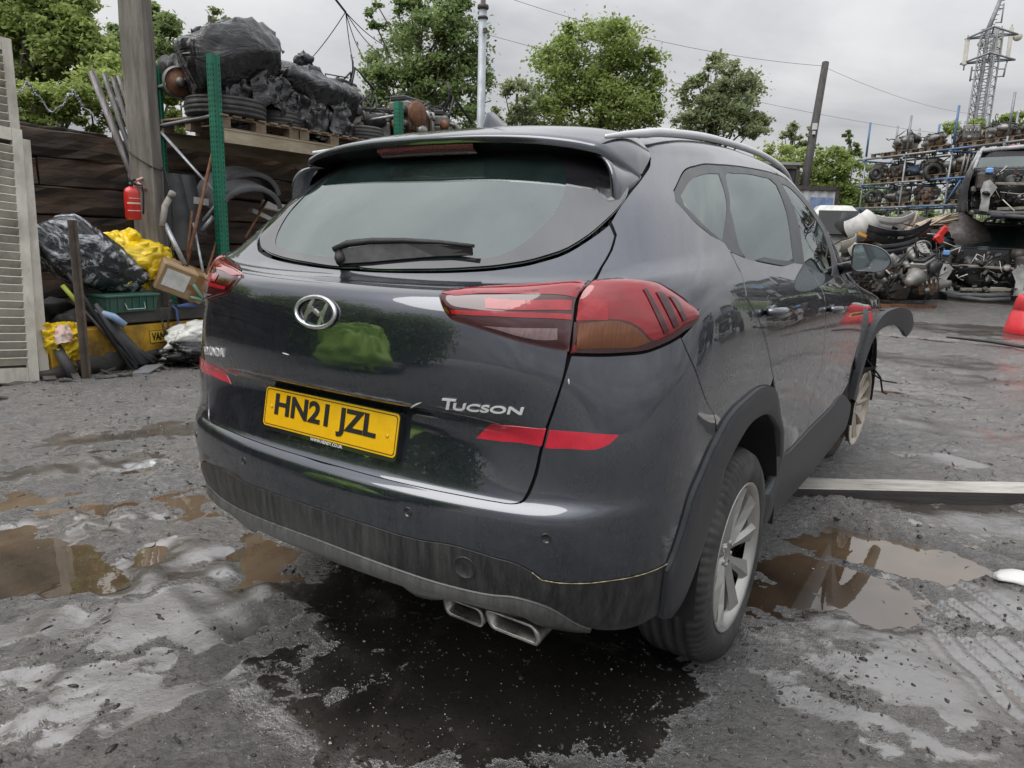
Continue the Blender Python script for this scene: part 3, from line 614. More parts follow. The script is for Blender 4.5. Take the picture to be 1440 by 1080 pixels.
# doors, wings, sills
sill = [(8.07, 2.86), (8.386, 2.877), (8.90, 2.935)]
rd = patch('rear_door', [(6.36, 9.95)]+G['rdoor_rear'][1:]+[(7.882, 4.664), (8.079, 3.678)]+sill+list(reversed(G['doorgap']))[2:]+belt[::-1][1:], PAINT, CAR, mirror=True, step=.034)
fd = patch('front_door', [(8.74, 9.93)]+G['doorgap'][1:-2]+[(8.90, 2.94), (9.485, 2.96), (9.95, 3.02)]+list(reversed(G['fdoor_front']))[1:]+[(9.985, 9.97), (9.3, 9.955)], PAINT, CAR, mirror=True, step=.034)
def uvside(yz): a = np.array(yz, float); u, v = inv_surf(a[:, 0], a[:, 1], [1, 2], (9.5, 6)); return list(zip(u, v))
FW = 3.575
arc = [(FW-.44*math.cos(t), .36+.45*math.sin(t)) for t in np.linspace(math.radians(20), math.radians(150), 12)]
patch('front_wing', [(10.568, 9.80), (10.381, 8.61), (10.285, 7.6), (10.25, 6.2)]+uvside(arc)+[(12.2, 7.2), (12.3, 8.6), (11.8, 9.25), (11.2, 9.6)], PAINT, CAR, mirror=True, step=.04)
patch('sill_trim', [(7.98, 2.6), (8.07, 2.84), (8.386, 2.86), (8.90, 2.92), (9.485, 2.94), (9.98, 3.0), (10.25, 2.4), (10.2, 1.3), (9.0, 1.15), (7.78, 1.3), (7.72, 2.2)], FLARE, CAR, mirror=True, off=.008, thick=.03, step=.05)
fo, fi = G['flare_out'], G['flare_in']
RF = patch('wheel_arch_trim', [(5.04, 1.30)]+fo[1:]+[(8.02, 2.5), (7.75, 1.6), (7.60, 1.7)]+list(reversed(fi))[:-2]+[(5.30, 1.15)], FLARE, CAR, mirror=True, off=.012, thick=.035, step=.035, gap=.001, bulge=.006, brad=.012)
# window surrounds and side glass
dlo = [(4.595, 11.191), (4.555, 10.985), (4.939, 10.688), (5.565, 10.365), (6.319, 9.99), (7.058, 9.85), (7.871, 9.88), (8.752, 9.945), (9.985, 9.985), (10.073, 10.221), (10.16, 10.75), (10.02, 11.35), (9.8, 11.78), (9.514, 12.09), (8.806, 12.094), (7.92, 11.988), (6.844, 11.918), (5.898, 11.833), (5.40, 11.70), (4.85, 11.37)]
fgl = [(8.877, 11.816), (9.30, 11.76), (9.60, 11.42), (9.84, 10.9), (9.86, 10.40), (9.72, 10.115), (8.705, 10.06)]
RGL = [(6.865, 11.663), (7.3, 11.745), (7.765, 11.79), (8.25, 11.815), (8.50, 11.81), (8.61, 11.70)]+G['rglass'][4:]
patch('window_surround', dlo, WTRIM, CAR, mirror=True, off=-.002, thick=.010, step=.03, holes=[G['qglass'], RGL, fgl], gap=.0005)
for nm, pl, gm_, par in (('quarter_window', G['qglass'], GLASS_R, (CAR, CAR)), ('door_window', RGL, GLASS_R, rd), ('door_window', fgl, GLASS_F, fd)):
    a, b2 = patch(nm, pl, gm_, None, mirror=True, off=-.005, thick=.003, step=.04, gap=-.004, rnd=0)
    a.parent, b2.parent = par
# roof, windscreen, bonnet, underlying black shell
patch('roof', [(3.0, 13.0), (4.6, 13.25), (6, 13.3), (8, 13.3), (9.6, 13.15), (10.6, 12.98), (11.6, 12.9), (12.8, 12.9), (14, 12.9), (14.98, 12.9), (14.98, 14.6), (13, 14.98), (8, 14.995), (3, 14.995), (0.02, 14.6), (0.02, 13.0)], PAINT, CAR, mirror=True, gap=0, thick=.004, rnd=0, step=.05)
patch('windscreen', [(11.05, 10.3), (11.05, 11), (11.1, 12.4), (11.4, 12.8), (13, 12.85), (14.98, 12.85), (14.98, 10.1), (13, 10.1), (11.6, 10.1)], GLASS_F, CAR, mirror=True, gap=.0, thick=.004, rnd=0, step=.06)
patch('bonnet', [(10.7, 9.75), (10.8, 10.0), (12, 10.05), (14.98, 10.05), (14.98, 9.0), (13.2, 9.0), (12.2, 9.1), (11.5, 9.5)], PAINT, CAR, mirror=True, gap=.002, thick=.01, step=.06)
n_u, n_v = 240, 150; uu = np.linspace(0, 14.99, n_u); vv = np.linspace(.0, 14.9, n_v)
UU, VV = np.meshgrid(uu, vv); cc = np.stack([(UU[:-1, :-1]+UU[1:, 1:]).ravel()/2, (VV[:-1, :-1]+VV[1:, 1:]).ravel()/2], 1)
arch_r = fi+[(7.0, 0), (5.0, 0)]; far = uvside([(FW-.40*math.cos(t), .36+.42*math.sin(t)) for t in np.linspace(-.1, math.pi+.1, 16)])
hole = inpoly(cc, np.array(dlo))
glr = np.array([(-1, 10.05)]+G['glass_low']+[(3.40, 11.4), (3.3, 12.2), (3.0, 12.4), (-1, 12.4)]); hole |= inpoly(cc, glr)
hole |= inpoly(cc, np.array(arch_r)) | inpoly(cc, np.array(far+[(far[-1][0], 0), (far[0][0], 0)]))
hole |= (cc[:, 0] > 11.05) & (cc[:, 1] > 10.15) & (cc[:, 1] < 12.85)
hole |= (cc[:, 0] > 12.6) & (cc[:, 1] < 8.6)
P = car_surf(UU.ravel(), VV.ravel()); N = car_normal(UU.ravel(), VV.ravel()); P = P-N*.016
mb = MB(); idx = np.arange(n_u*n_v).reshape(n_v, n_u)
q = np.stack([idx[:-1, :-1], idx[:-1, 1:], idx[1:, 1:], idx[1:, :-1]], -1).reshape(-1, 4)[~hole]
mb.add(P, q.tolist(), True); mb.add(P*[-1, 1, 1], q[:, ::-1].tolist(), True)
# floor pan, bulkhead, wheel-arch liners, engine bay floor
mb.box((0, 2.4, .33), (1.4, 3.2, .06)); mb.box((0, 3.15, .75), (1.55, .04, .85)); mb.box((0, .55, .40), (1.15, .5, .05)); mb.box((0, 4.0, .45), (1.3, 1.0, .2))
for sx_ in (-1, 1):
    for wy, r in ((.915, .425), (FW, .43)):
        mb.lathe([(r, 0), (r, .30), (.1, .31)], 30, (sx_*.91, wy, .37), axis='x', rot=Matrix.Rotation(math.pi, 3, 'Z') if sx_ > 0 else None, cap=False, arc=(-.15, math.pi+.15))
mb.build('body_shell', BLACK, CAR)
# ---- spoiler
F3 = [(0, .80, 1.646), (.2, .798, 1.644), (.36, .785, 1.635), (.47, .765, 1.622), (.55, .73, 1.600), (.580, .706, 1.579), (.612, .683, 1.542), (.627, .60, 1.487)]
L3 = [(0, .415, 1.590), (.2, .420, 1.588), (.36, .432, 1.580), (.47, .450, 1.568), (.53, .466, 1.557), (.562, .480, 1.548), (.597, .53, 1.522), (.626, .594, 1.487)]
def crs(P, n):
    P = np.array(P, float); m = len(P); t = np.linspace(0, m-1, n); i = np.clip(t.astype(int), 0, m-2); f = t-i
    A = np.concatenate([[2*P[0]-P[1]], P, [2*P[-1]-P[-2]]]); w = _cr(f)
    return sum(A[i+k]*w[:, k:k+1] for k in range(4))
F3d, L3d = crs(F3, 40), crs(L3, 40)
F3d = np.concatenate([F3d[:0:-1]*[-1, 1, 1], F3d]); L3d = np.concatenate([L3d[:0:-1]*[-1, 1, 1], L3d])
rows = []
edge_in = np.clip((np.arange(79)-39)/39., -1, 1); bul = 1-np.abs(edge_in)**6
for k in np.linspace(0, 1, 12):
    r = F3d*(1-k)+L3d*k; r[:, 2] += .020*np.sin(math.pi*k)*bul+.004; rows.append(r)
rows.append(L3d+[0, -.003, -.004]); rows.append(L3d+[0, .000, -.018])
mb = MB().grid(np.array(rows)[:, ::-1])
SP = mb.build('spoiler', PAINT, CAR)
und = []
for k in np.linspace(0, 1, 8):
    r = L3d+[0, .001, -.018]; tgt = L3d*[.97, 1, 1]; tgt[:, 1] = .62; tgt[:, 2] = 1.55-.05*np.abs(edge_in)**3; und.append(r*(1-k)+tgt*k+np.array([0, 0, -.012*math.sin(math.pi*k)]))
MB().grid(np.array(und)[:, ::-1]).build('spoiler_underside', GLOSSBLK, SP)
xb = np.linspace(-.185, .185, 30); up_ = np.interp(xb, L3d[:, 0], L3d[:, 1]); uz = np.interp(xb, L3d[:, 0], L3d[:, 2])
MB().grid(np.array([np.stack([xb, up_+o[0], uz+o[1]], 1) for o in ((.006, -.020), (.006, -.030), (.030, -.046), (.05, -.046))])[:, ::-1]).build('brake_light', LENS_BRK, SP)
gapL = crs([(.626, .602, 1.482), (.629, .545, 1.452), (.630, .492, 1.417), (.631, .455, 1.389)], 14)
innL = crs([(.557, .483, 1.530), (.586, .463, 1.518), (.610, .452, 1.490), (.620, .449, 1.455), (.626, .452, 1.389)], 14)
gapL = np.vstack([gapL[:1]+[-.016, .0, .03], gapL]); innL = np.vstack([innL[:1]+[-.004, .02, .03], innL])
for sg in (1, -1):
    g_ = [gapL*(1-k)+innL*k+np.array([.006*math.sin(math.pi*k), 0, 0]) for k in np.linspace(0, 1, 7)]
    g_ += [innL+[-.012, .004, -.002], innL+[-.035, .05, .0]]
    A = np.array(g_)*[sg, 1, 1]; MB().grid(A if sg > 0 else A[:, ::-1]).build('spoiler_fin', PAINT, CAR)
# ---- lamps and reflectors
for kp in ('lamp_in', 'lamp_out'):
    L1, L2 = patch('tail_light', G[kp], LENS_DK if kp == 'lamp_in' else LENS_RED, CAR, mirror=True, off=.003, bulge=.007, brad=.012, thick=.02, gap=.001, step=.012)
    bits = [('top_in', LENS_RED, 'upper_lens'), ('bar1', LENS_BAR, 'light_bar'), ('bar2', LENS_BAR, 'light_bar'), ('clear', LENS_CLR, 'reversing_lens')] if kp == 'lamp_in' else [('low_dark', LENS_DK, 'lower_lens'), ('redtop', LENS_BAR, 'light_bar'), ('amber', LENS_AMB, 'indicator_lens')]+[('slash%d' % i, LENS_DK, 'lens_slash') for i in range(3)]
    for i, (key, mm, nm) in enumerate(bits):
        a, b2 = patch(nm, G[key], mm, None, mirror=True, off=.0040+.0009*min(i, 2), bulge=.007, brad=.012, thick=0, gap=0, step=.014, rnd=0, ref=G[kp]); a.parent, b2.parent = L1, L2
for key in ('refl_in', 'refl_out'):
    patch('reflector', G[key], REFL, CAR, mirror=True, off=.003, thick=.01, gap=.001, step=.02)
# dark seals round the lamps and the glass
MUDL = mat('dried yellow mud', (.26, .22, .12), (.42, .36, .22), 60, (.8, .9)); cl_ = [(u, v) for u, v in G['clad_top'] if u > 2.55]
for sg in (1, -1):
    st = np.array([(u2s(u), v*TV) for u, v in cl_]); st = np.concatenate([st[i]+(st[i+1]-st[i])*np.linspace(0, 1, 8, endpoint=False)[:, None] for i in range(len(st)-1)]+[st[-1:]]); P0, N0 = surf_st(st, .0012, sg); MB().tube(P0.tolist(), [.0005+.0014*abs(math.sin(i*1.7)*math.sin(i*.61+1)) for i in range(len(P0))], 5).build('mud_line', MUDL, CAR)
for (pa, pb, w_) in (((.306, .893), (.350, .917), .0045), ((-.13, .985), (-.10, .982), .003), ((.69, 1.005), (.693, .99), .004)):
    q_ = np.array([np.array(pa)*(1-t)+np.array(pb)*t for t in np.linspace(0, 1, 7)]); P0, N0 = on_rear(q_, (1.5, 7)); MB().tube((P0+N0*.001).tolist(), [w_*k for k in (.2, .7, 1, .9, 1, .6, .1)], 5, sy=.5).build('scuff', mat('pale scuff', (.45, .45, .43), (.6, .6, .58), 90, (.6, .8)) if 'pale scuff' not in bpy.data.materials else bpy.data.materials['pale scuff'], TG)
# ---- plate, badges
yb, yt, zb, zt = .026, .046, .755, .866
def plate_pt(a, lift=0.):
    a = np.asarray(a, float); k = (a[:, 1]-zb)/(zt-zb); n = np.array([0, -.984, .177])
    return np.stack([a[:, 0], yb+(yt-yb)*k, a[:, 1]], 1)+n*np.reshape(lift, (-1, 1))
def rrect(x0, x1, z0, z1, r, n=5):
    o = []
    for cx_, cz_, a0 in ((x1-r, z1-r, 0), (x0+r, z1-r, 90), (x0+r, z0+r, 180), (x1-r, z0+r, 270)):
        o += [(cx_+r*math.cos(math.radians(a0+90*i/n)), cz_+r*math.sin(math.radians(a0+90*i/n))) for i in range(n+1)]
    return o
def slab(poly, lift0, lift1, mname, m, par):
    n = len(poly); mb = MB(); mb.add(np.concatenate([plate_pt(poly, lift0), plate_pt(poly, lift1)]), [tuple(range(n-1, -1, -1)), tuple(range(n, 2*n))]+[(i, (i+1) % n, n+(i+1) % n, n+i) for i in range(n)])
    return mb.build(mname, m, par)
NP = slab(rrect(-.26, .26, zb, zt, .012), -.004, .004, 'number_plate', YPLATE, CAR)
slab(rrect(-.262, .262, zb-.012, zt+.002, .013), -.02, .002, 'plate_holder', GLOSSBLK, CAR)
mb = MB(); A = rrect(-.2555, .2555, zb+.0045, zt-.0045, .010); B = rrect(-.2532, .2532, zb+.0068, zt-.0068, .009); n = len(A)
mb.add(np.concatenate([plate_pt(A, .0046), plate_pt(B, .0046)]), [(i, (i+1) % n, n+(i+1) % n, n+i) for i in range(n)]); mb.build('plate_border', INK, NP)
v, f = text_mesh('HN21 JZL', .079, .400, .0016, bold=.032); mb = MB(); mb.add(plate_pt(np.stack([v[:, 0]-.214, v[:, 2]+.774], 1), .0042+v[:, 1]), f); mb.build('plate_lettering', INK, NP)
v, f = text_mesh('WWW.HENDY.CO.UK', .0085, .125, .0012); mb = MB(); mb.add(plate_pt(np.stack([v[:, 0]-.055, v[:, 2]+zb-.0105], 1), .0022+v[:, 1]), f); mb.build('dealer_lettering', WHITEINK, NP)
for x_, z_ in ((-.228, .812), (.226, .806)):
    mb = MB(); mb.lathe([(.0001, 0), (.0055, .0), (.0055, .002), (.003, .0035), (.0001, .0035)], 12, plate_pt([(x_, z_)], .0035)[0], axis='y', rot=Matrix.Rotation(math.pi, 3, 'Z')); mb.build('plate_screw', YPLATE, NP)
def wrap_rear(v, f, x0, z0, slope, name, m, par, lift=.001, guess=(1.5, 7)):
    xz = np.stack([x0+v[:, 0], z0+v[:, 2]+slope*v[:, 0]], 1); P, N = on_rear(xz, guess); mb = MB(); mb.add(P+N*(lift+v[:, 1:2]), f); return mb.build(name, m, par)
v, f = text_mesh('HYUNDAI', .026, .160, .004, bold=.012); wrap_rear(v, f, -.592, .918, .10, 'maker_lettering', SILVER, TG, lift=.003)
v1, f1 = text_mesh('T', .027, .036, .004, bold=.02, shear=.3); v2, f2 = text_mesh('UCSON', .018, .168, .004, bold=.02, shear=.3); v2 = v2+[.032, 0, 0]
wrap_rear(np.concatenate([v1, v2]), f1+[tuple(i+len(v1) for i in q) for q in f2], .402, .908, .045, 'model_lettering', SILVER, TG, guess=(2, 7))
# oval emblem with a slanted H
ez = 1.105; mb = MB(); ring_ = []
for k in range(40):
    t = 2*math.pi*k/40; ring_.append((.074*math.cos(t), ez+.038*math.sin(t)))
P, N = on_rear(ring_, (.2, 8.5)); mb.tube((P+N*.006).tolist(), .0062, 8, closed=True)
def strip2(pts, w, lift=.006, th=.005):
    pts = np.array(pts, float); d = np.gradient(pts, axis=0); n = np.stack([-d[:, 1], d[:, 0]], 1); n /= np.linalg.norm(n, axis=1, keepdims=True); w = np.reshape(w, (-1, 1))
    L_, R_ = pts+n*w/2, pts-n*w/2; m_ = len(pts)
    PL, NL = on_rear(np.concatenate([L_, R_]), (.2, 8.5)); top_ = PL+NL*lift; bot = PL
    f = []
    for i in range(m_-1): f += [(i, i+1, m_+i+1, m_+i), (2*m_+i, 2*m_+i+1, i+1, i), (m_+i, m_+i+1, 3*m_+i+1, 3*m_+i)]
    mb.add(np.concatenate([top_, bot]), f)
strip2([(-.042, ez-.030), (-.034, ez-.010), (-.026, ez+.010), (-.014, ez+.034)], [.010, .013, .013, .011])
strip2([(.014, ez-.034), (.026, ez-.010), (.034, ez+.010), (.042, ez+.030)], [.011, .013, .013, .010])
strip2([(-.032, ez-.006), (-.012, ez+.006), (.012, ez-.006), (.032, ez+.006)], [.012, .008, .008, .012])
mb.build('oval_emblem', mat('worn chrome badge', (.50, .51, .52), (.66, .67, .68), 60, (.14, .28), metal=.9), TG)
# ---- sensors, towing-eye cover, wiper, aerial, exhaust
for (u_, v_) in G['sens']:
    for sg in (1, -1):
        P0, N0 = surf_st(np.array([[u2s(u_), v_*TV]]), .001, sg); q_ = Vector(N0[0]).to_track_quat('Z', 'Y').to_matrix()
        mb = MB(); mb.lathe([(.0125, -.004), (.0125, .0015), (.0108, .002), (.0104, .0006), (.0001, .0012)], 20, P0[0], rot=q_); mb.build('parking_sensor', GLOSSBLK, CAR)
P0, N0 = surf_st(np.array([[u2s(1.70), 2.48*TV]]), .0016); q_ = Vector(N0[0]).to_track_quat('Z', 'Y').to_matrix()
MB().lathe([(.030, -.004), (.030, .0006), (.0275, .0008), (.0270, -.0004), (.0001, -.0002)], 28, P0[0], rot=q_).build('towing_cover', CLAD, CAR)
GL = lambda xz, lift: (lambda PN: PN[0]+PN[1]*lift)(on_rear(np.array(xz, float), (.4, 10.6)))
WP = MB(); c_ = GL([(-.092, 1.245), (-.055, 1.263), (.03, 1.273), (.14, 1.277), (.26, 1.276), (.362, 1.270)], .026)
WP.tube(c_.tolist(), [.012, .014, .012, .010, .008, .006], 8, sy=.75)
WP.tube(GL([(-.078, 1.246), (-.062, 1.232), (-.05, 1.222)], .012).tolist(), [.015, .017, .013], 10)
b1 = GL([(-.07, 1.250), (.05, 1.268), (.15, 1.272), (.25, 1.272), (.358, 1.269)], .020); b0 = GL([(-.055, 1.222), (.05, 1.231), (.15, 1.243), (.25, 1.254), (.358, 1.262)], .004)
WP.grid(np.array([b1, b0])[:, ::-1], False); WP.grid(np.array([b1+[0, -.004, .002], b0+[0, -.003, .002]]), False)
WP.build('rear_wiper', mat('black wiper plastic', (.007, .007, .008), (.014, .014, .015), 20, (.5, .7)), CAR)
fin = [(.72, 0, 0), (.74, .055, .010), (.77, .063, .013), (.80, .055, .016), (.86, .03, .02), (.96, .002, .024)]
sec = []
for (y_, h_, w_) in fin: sec.append([(-w_-.004, y_, 1.650), (-w_*.8, y_+.0, 1.655+h_*.5), (-.003, y_+.004, 1.655+h_), (.003, y_+.004, 1.655+h_), (w_*.8, y_, 1.655+h_*.5), (w_+.004, y_, 1.650)])
MB().grid(np.array(sec)).build('aerial_fin', PAINT, CAR)
PIPE = mat('stained exhaust steel', (.16, .15, .14), (.42, .41, .39), 18, (.25, .45), metal=.9, dirt=((.05, .04, .035), .7))
def exhaust(x0, x1, z0, z1, sh):
    mb = MB(); A = []
    for (y_, s) in ((.33, .8), (.15, 1.), (.135, 1.02), (.137, .90), (.20, .86), (.33, .75)):
        cx_, cz_ = (x0+x1)/2, (z0+z1)/2; hx, hz = (x1-x0)/2*s, (z1-z0)/2*s*(1 if s > .95 or y_ > .3 else .82)
        pts = rrect(-hx, hx, -hz, hz, min(hx, hz)*.7, 4); A.append([(cx_+p[0]+p[1]*sh, y_, cz_+p[1]) for p in pts])
    mb.grid(np.array(A), True, True); o = mb.build('exhaust_tip', PIPE, CAR)
    return o
exhaust(.335, .462, .302, .352, -.25); exhaust(.478, .632, .312, .362, -.40)
MB().tube([(.42, .25, .30), (.42, .6, .30), (.3, .9, .32)], .035, 10).tube([(.55, .25, .30), (.5, .6, .30)], .035, 10).box((.3, .62, .33), (.75, .22, .16), bev=.06).build('silencer', mat('rusty silencer steel', (.05, .045, .04), (.11, .09, .075), 9, (.6, .8), metal=.3), CAR)
# ---- roof rails
for sg in (1, -1):
    path = crs([(.562, .50, 1.578), (.575, .60, 1.596), (.585, .70, 1.611), (.593, .83, 1.629), (.600, 1.21, 1.661), (.603, 1.73, 1.676), (.600, 2.1, 1.667), (.592, 2.35, 1.644), (.578, 2.55, 1.606)], 40)*[sg, 1, 1]
    MB().tube(path.tolist(), [.004+.0055*min(1, 4*min(i, 39-i)/39) for i in range(40)], 12, sy=1.35).build('roof_rail', mat('satin silver rail', (.60, .61, .62), (.68, .69, .70), 8, (.3, .4), metal=.4) if sg > 0 else bpy.data.materials['satin silver rail'], CAR)
# ---- door handles
for sg, d1, d2 in ((1, rd[0], fd[0]), (-1, rd[1], fd[1])):
    for yc, zc_, dd in ((1.035, 1.112, d1), (2.06, 1.052, d2)):
        u_, v_ = inv_surf(np.array([yc-.09, yc, yc+.09]), np.array([zc_+.004, zc_, zc_-.006]), [1, 2], (7.5, 8.5)); P0 = car_surf(u_, v_)*[sg, 1, 1]
        mb = MB(); mb.tube([P0[0]+[sg*.008, 0, 0], P0[0]*.7+P0[1]*.3+[sg*.030, 0, 0], P0[1]+[sg*.036, 0, 0], P0[2]*.7+P0[1]*.3+[sg*.030, 0, 0], P0[2]+[sg*.008, 0, 0]], [.012, .015, .016, .015, .012], 10, sy=1.); mb.build('handle', PAINT, dd)
        MB().blob(P0[1]+[sg*.002, 0, 0], (.006, .062, .020), 0, 2).build('handle_recess', GLOSSBLK, dd)
# ---- mirrors
for sg in (1, -1):
    mb = MB(); prof = []
    C0 = np.array((.985, 2.47, 1.268))
    MP = smooth_poly(np.array([(-.087, .048), (-.082, .060), (-.070, .0625), (-.01, .060), (.035, .045), (.070, .016), (.082, -.004), (.083, -.026), (.070, -.046), (.040, -.060), (-.02, -.0625), (-.068, -.060), (-.080, -.050), (-.086, .0)]), 60, .012); nm_ = len(MP)
    A = []
    for (y_, s) in ((-.010, .92), (-.017, .965), (-.014, 1.0), (.0, 1.02), (.03, .98), (.075, .80), (.105, .45), (.112, .06)):
        A.append([(C0[0]+p_[0]*s, C0[1]+y_, C0[2]+p_[1]*s) for p_ in MP])
    A = np.array(A)*[sg, 1, 1]; mb.grid(A if sg < 0 else A[:, ::-1], True, True)
    mb.tube([(sg*.83, 2.56, 1.205), (sg*.88, 2.53, 1.222), (sg*.94, 2.50, 1.235)], [.030, .026, .03], 10)
    MR = mb.build('wing_mirror', GLOSSBLK, CAR)
    A = [(sg*(C0[0]+p_[0]*.92), C0[1]-.0115-.03*p_[0], C0[2]+p_[1]*.92) for p_ in MP]
    MG, nt_, b_ = new_mat('mirror glass') if sg > 0 else (bpy.data.materials['mirror glass'], None, None)
    if sg > 0:
        b_.inputs['Base Color'].default_value = (.36, .40, .42, 1); b_.inputs['Metallic'].default_value = 1; b_.inputs['Roughness'].default_value = .03
        nt_.links.new(ramp(nt_, noise(nt_, objco(nt_), 12, 4), [(.3, .02), (.8, .10)]), b_.inputs['Roughness'])
    MB().add(A, [tuple(range(nm_)) if sg < 0 else tuple(range(nm_-1, -1, -1))]).build('mirror_glass', MG, MR)
# ---- wheels
ENGMUD = mat('dark mud in the barrel', (.035, .027, .02), (.075, .058, .042), 9, (.7, .9))
def wheel(name, loc, rot=(0, 0, 0), sg=1, muddy=False, flat=.0, sw=.82, tyre_dx=0., tyre_sq=1.):
    w = thing(name, None, None, loc, rot=rot); w.parent = CAR
    al = ALLOY_MUD if muddy else ALLOY
    R = .2413
    # tyre: x outwards
    prof = [(.222, -.100), (.238, -.112), (.275, -.118), (.310, -.112), (.331, -.098), (.341, -.078)]
    for k, xg in enumerate((-.055, -.020, .020, .055)): prof += [(.3445, xg-.008), (.3365, xg-.006), (.3365, xg+.006), (.3450, xg+.008)]
    prof += [(.341, .078), (.331, .098), (.310, .112), (.275, .118), (.250, .114), (.240, .108), (.236, .100), (.222, .100)]
    n = 288; V = []
    for j, (r, x) in enumerate(prof):
        for i in range(n):
            t = 2*math.pi*i/n; rr = r
            if r > .325 and abs(x) > .07: rr -= .0075 if i % 4 == 0 else 0
            elif r > .305 and abs(x) > .09 and i % 4 == 0: rr -= .005
            V.append((x*sg+tyre_dx, rr*math.cos(t), rr*math.sin(t)))
    V = np.array(V); lim = -loc[2]+.004
    if rot == (0, 0, 0):
        lowz = np.minimum(V[:, 2]-lim, 0); V[:, 2] = np.maximum(V[:, 2], lim)
        k = np.clip((lim+.11-V[:, 2])/.11, 0, 1)*np.clip(1-np.abs(V[:, 1])/.19, 0, 1); V[:, 0] += np.sign(V[:, 0])*k*flat
    if tyre_sq != 1: V[:, 2] = V[:, 2]*tyre_sq-.035; V[:, 1] *= 1.02
    mb = MB(); mb.grid(V.reshape(len(prof), n, 3) if sg < 0 else V.reshape(len(prof), n, 3)[:, ::-1], True, True); mb.build('tyre', RUBBER_MUD if muddy else RUBBER, w)
    # rim
    rm = MB(); rm.lathe([(.226, -.10), (.205, -.085), (.200, .0), (.205, .05)], 60, axis='x', rot=None if sg > 0 else Matrix.Rotation(math.pi, 3, 'Z'), cap=False)
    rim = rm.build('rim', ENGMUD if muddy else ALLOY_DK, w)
    lip = MB(); lip.lathe([(.214, .080), (.219, .092), (.227, .100), (R-.002, .105), (R, .112), (R-.006, .114), (.228, .108), (.219, .098), (.212, .080)], 72, axis='x', rot=None if sg > 0 else Matrix.Rotation(math.pi, 3, 'Z'), cap=False); lip.build('rim_lip', al, w)
    sp = MB(); rotm = None if sg > 0 else Matrix.Rotation(math.pi, 3, 'Z')
    for k in range(5):
        a = 2*math.pi*k/5+.35
        for da, tw in ((-.27, 1), (.27, -1)):
            e0, e1 = a+da*.42, a+da*1.18
            P0 = np.array((math.cos(e0), math.sin(e0))); P1 = np.array((math.cos(e1), math.sin(e1)))
            q0, q1 = P0*.040, P1*.219; d = (q1-q0)/np.linalg.norm(q1-q0); nrm = np.array((-d[1], d[0]))
            sec = []
            for t, w0, x0 in ((0, .019, .070), (.3, .022*sw, .080), (.65, .029*sw, .090), (1., .041*sw, .100)):
                c = q0*(1-t)+q1*t
                ridge = .030*(1-t*.35)
                sec.append([(x0-.030, *(c+nrm*w0*1.05)), (x0-.006, *(c+nrm*w0)), (x0+ridge*.35, *(c+nrm*w0*.45*tw)), (x0-.006, *(c-nrm*w0)), (x0-.030, *(c-nrm*w0*1.05))])
            A = np.array(sec); A = A if rotm is None else A@np.array(rotm).T
            sp.grid(A, False)
        # web between the two arms of a spoke
        A = []
        for r, x0 in ((.05, .060), (.10, .062), (.135, .056)):
            A.append([(x0, r*math.cos(a+da), r*math.sin(a+da)) for da in (-.2, 0, .2)])
        A = np.array(A); A = A if rotm is None else A@np.array(rotm).T
        sp.grid(A, False)
    sp.build('spokes', al, w)
    hb = MB(); hb.lathe([(.048, .02), (.046, .066), (.040, .076), (.030, .079), (.028, .075), (.0001, .080)], 30, axis='x', rot=rotm)
    for k in range(5):
        t = 2*math.pi*k/5+.35+math.pi/5; hb.lathe([(.008, .05*sg), (.008, .081*sg), (.0001, .082*sg)], 8, (0, .038*math.cos(t), .038*math.sin(t)), axis='x', rot=None)
    hb.build('hub', al, w)
    ds = MB(); ds.lathe([(.0001, .020), (.145, .020), (.15, .015), (.15, .0), (.06, -.002)], 40, axis='x', rot=rotm)
    t0, t1 = 2.2, 3.4; A = []
    for t in np.linspace(t0, t1, 8): A.append([(x_, r_*math.cos(t), r_*math.sin(t)) for (r_, x_) in ((.10, .045), (.155, .045), (.17, .03), (.17, -.02), (.10, -.02))])
    A = np.array(A); A = A if rotm is None else A@np.array(rotm).T; ds.grid(A, False)
    ds.build('brake_disc', mat('worn brake steel', (.12, .11, .10), (.22, .20, .18), 30, (.4, .6), metal=.8, dirt=((.10, .05, .03), .5)) if 'worn brake steel' not in bpy.data.materials else bpy.data.materials['worn brake steel'], w)
    return w
wheel('wheel', (.795, .905, .340), sg=1, flat=.012); wheel('wheel', (-.795, .905, .340), sg=-1, flat=.012)
wheel('wheel', (.785, FW+.0, .335), rot=(0, math.radians(3), math.radians(-4)), sg=1, muddy=True, sw=.72, tyre_dx=-.10, tyre_sq=.93)
wheel('wheel', (-.795, FW, .34), sg=-1)
# ---- torn front arch trim hanging out
tp = crs([(.915, 3.05, .48), (.925, 3.10, .66), (.94, 3.22, .82), (.965, 3.42, .925), (1.0, 3.66, .955), (1.035, 3.92, .945), (1.06, 4.14, .90), (1.07, 4.30, .82)], 26)
ti = crs([(.905, 3.18, .43), (.912, 3.24, .60), (.925, 3.36, .73), (.945, 3.50, .82), (.975, 3.68, .845), (1.005, 3.88, .833), (1.03, 4.04, .79), (1.05, 4.16, .735)], 26)
mb = MB(); mid_ = tp*.5+ti*.5+[.010, 0, 0]
mb.grid(np.array([tp, mid_, ti])[:, ::-1]); mb.grid(np.array([tp-[.035, 0, .004], tp])[:, ::-1], False); mb.grid(np.array([ti, ti-[.025, 0, -.006]])[:, ::-1], False); mb.grid(np.array([tp-[.006, 0, .002], mid_-[.006, 0, 0], ti-[.006, 0, -.001]]))
for k_ in (3, 8, 13, 18, 22): mb.box(tp[k_]-[.045, 0, .004], (.03, .02, .008))
mb.build('torn_arch_trim', FLARE, CAR)
mb = MB()
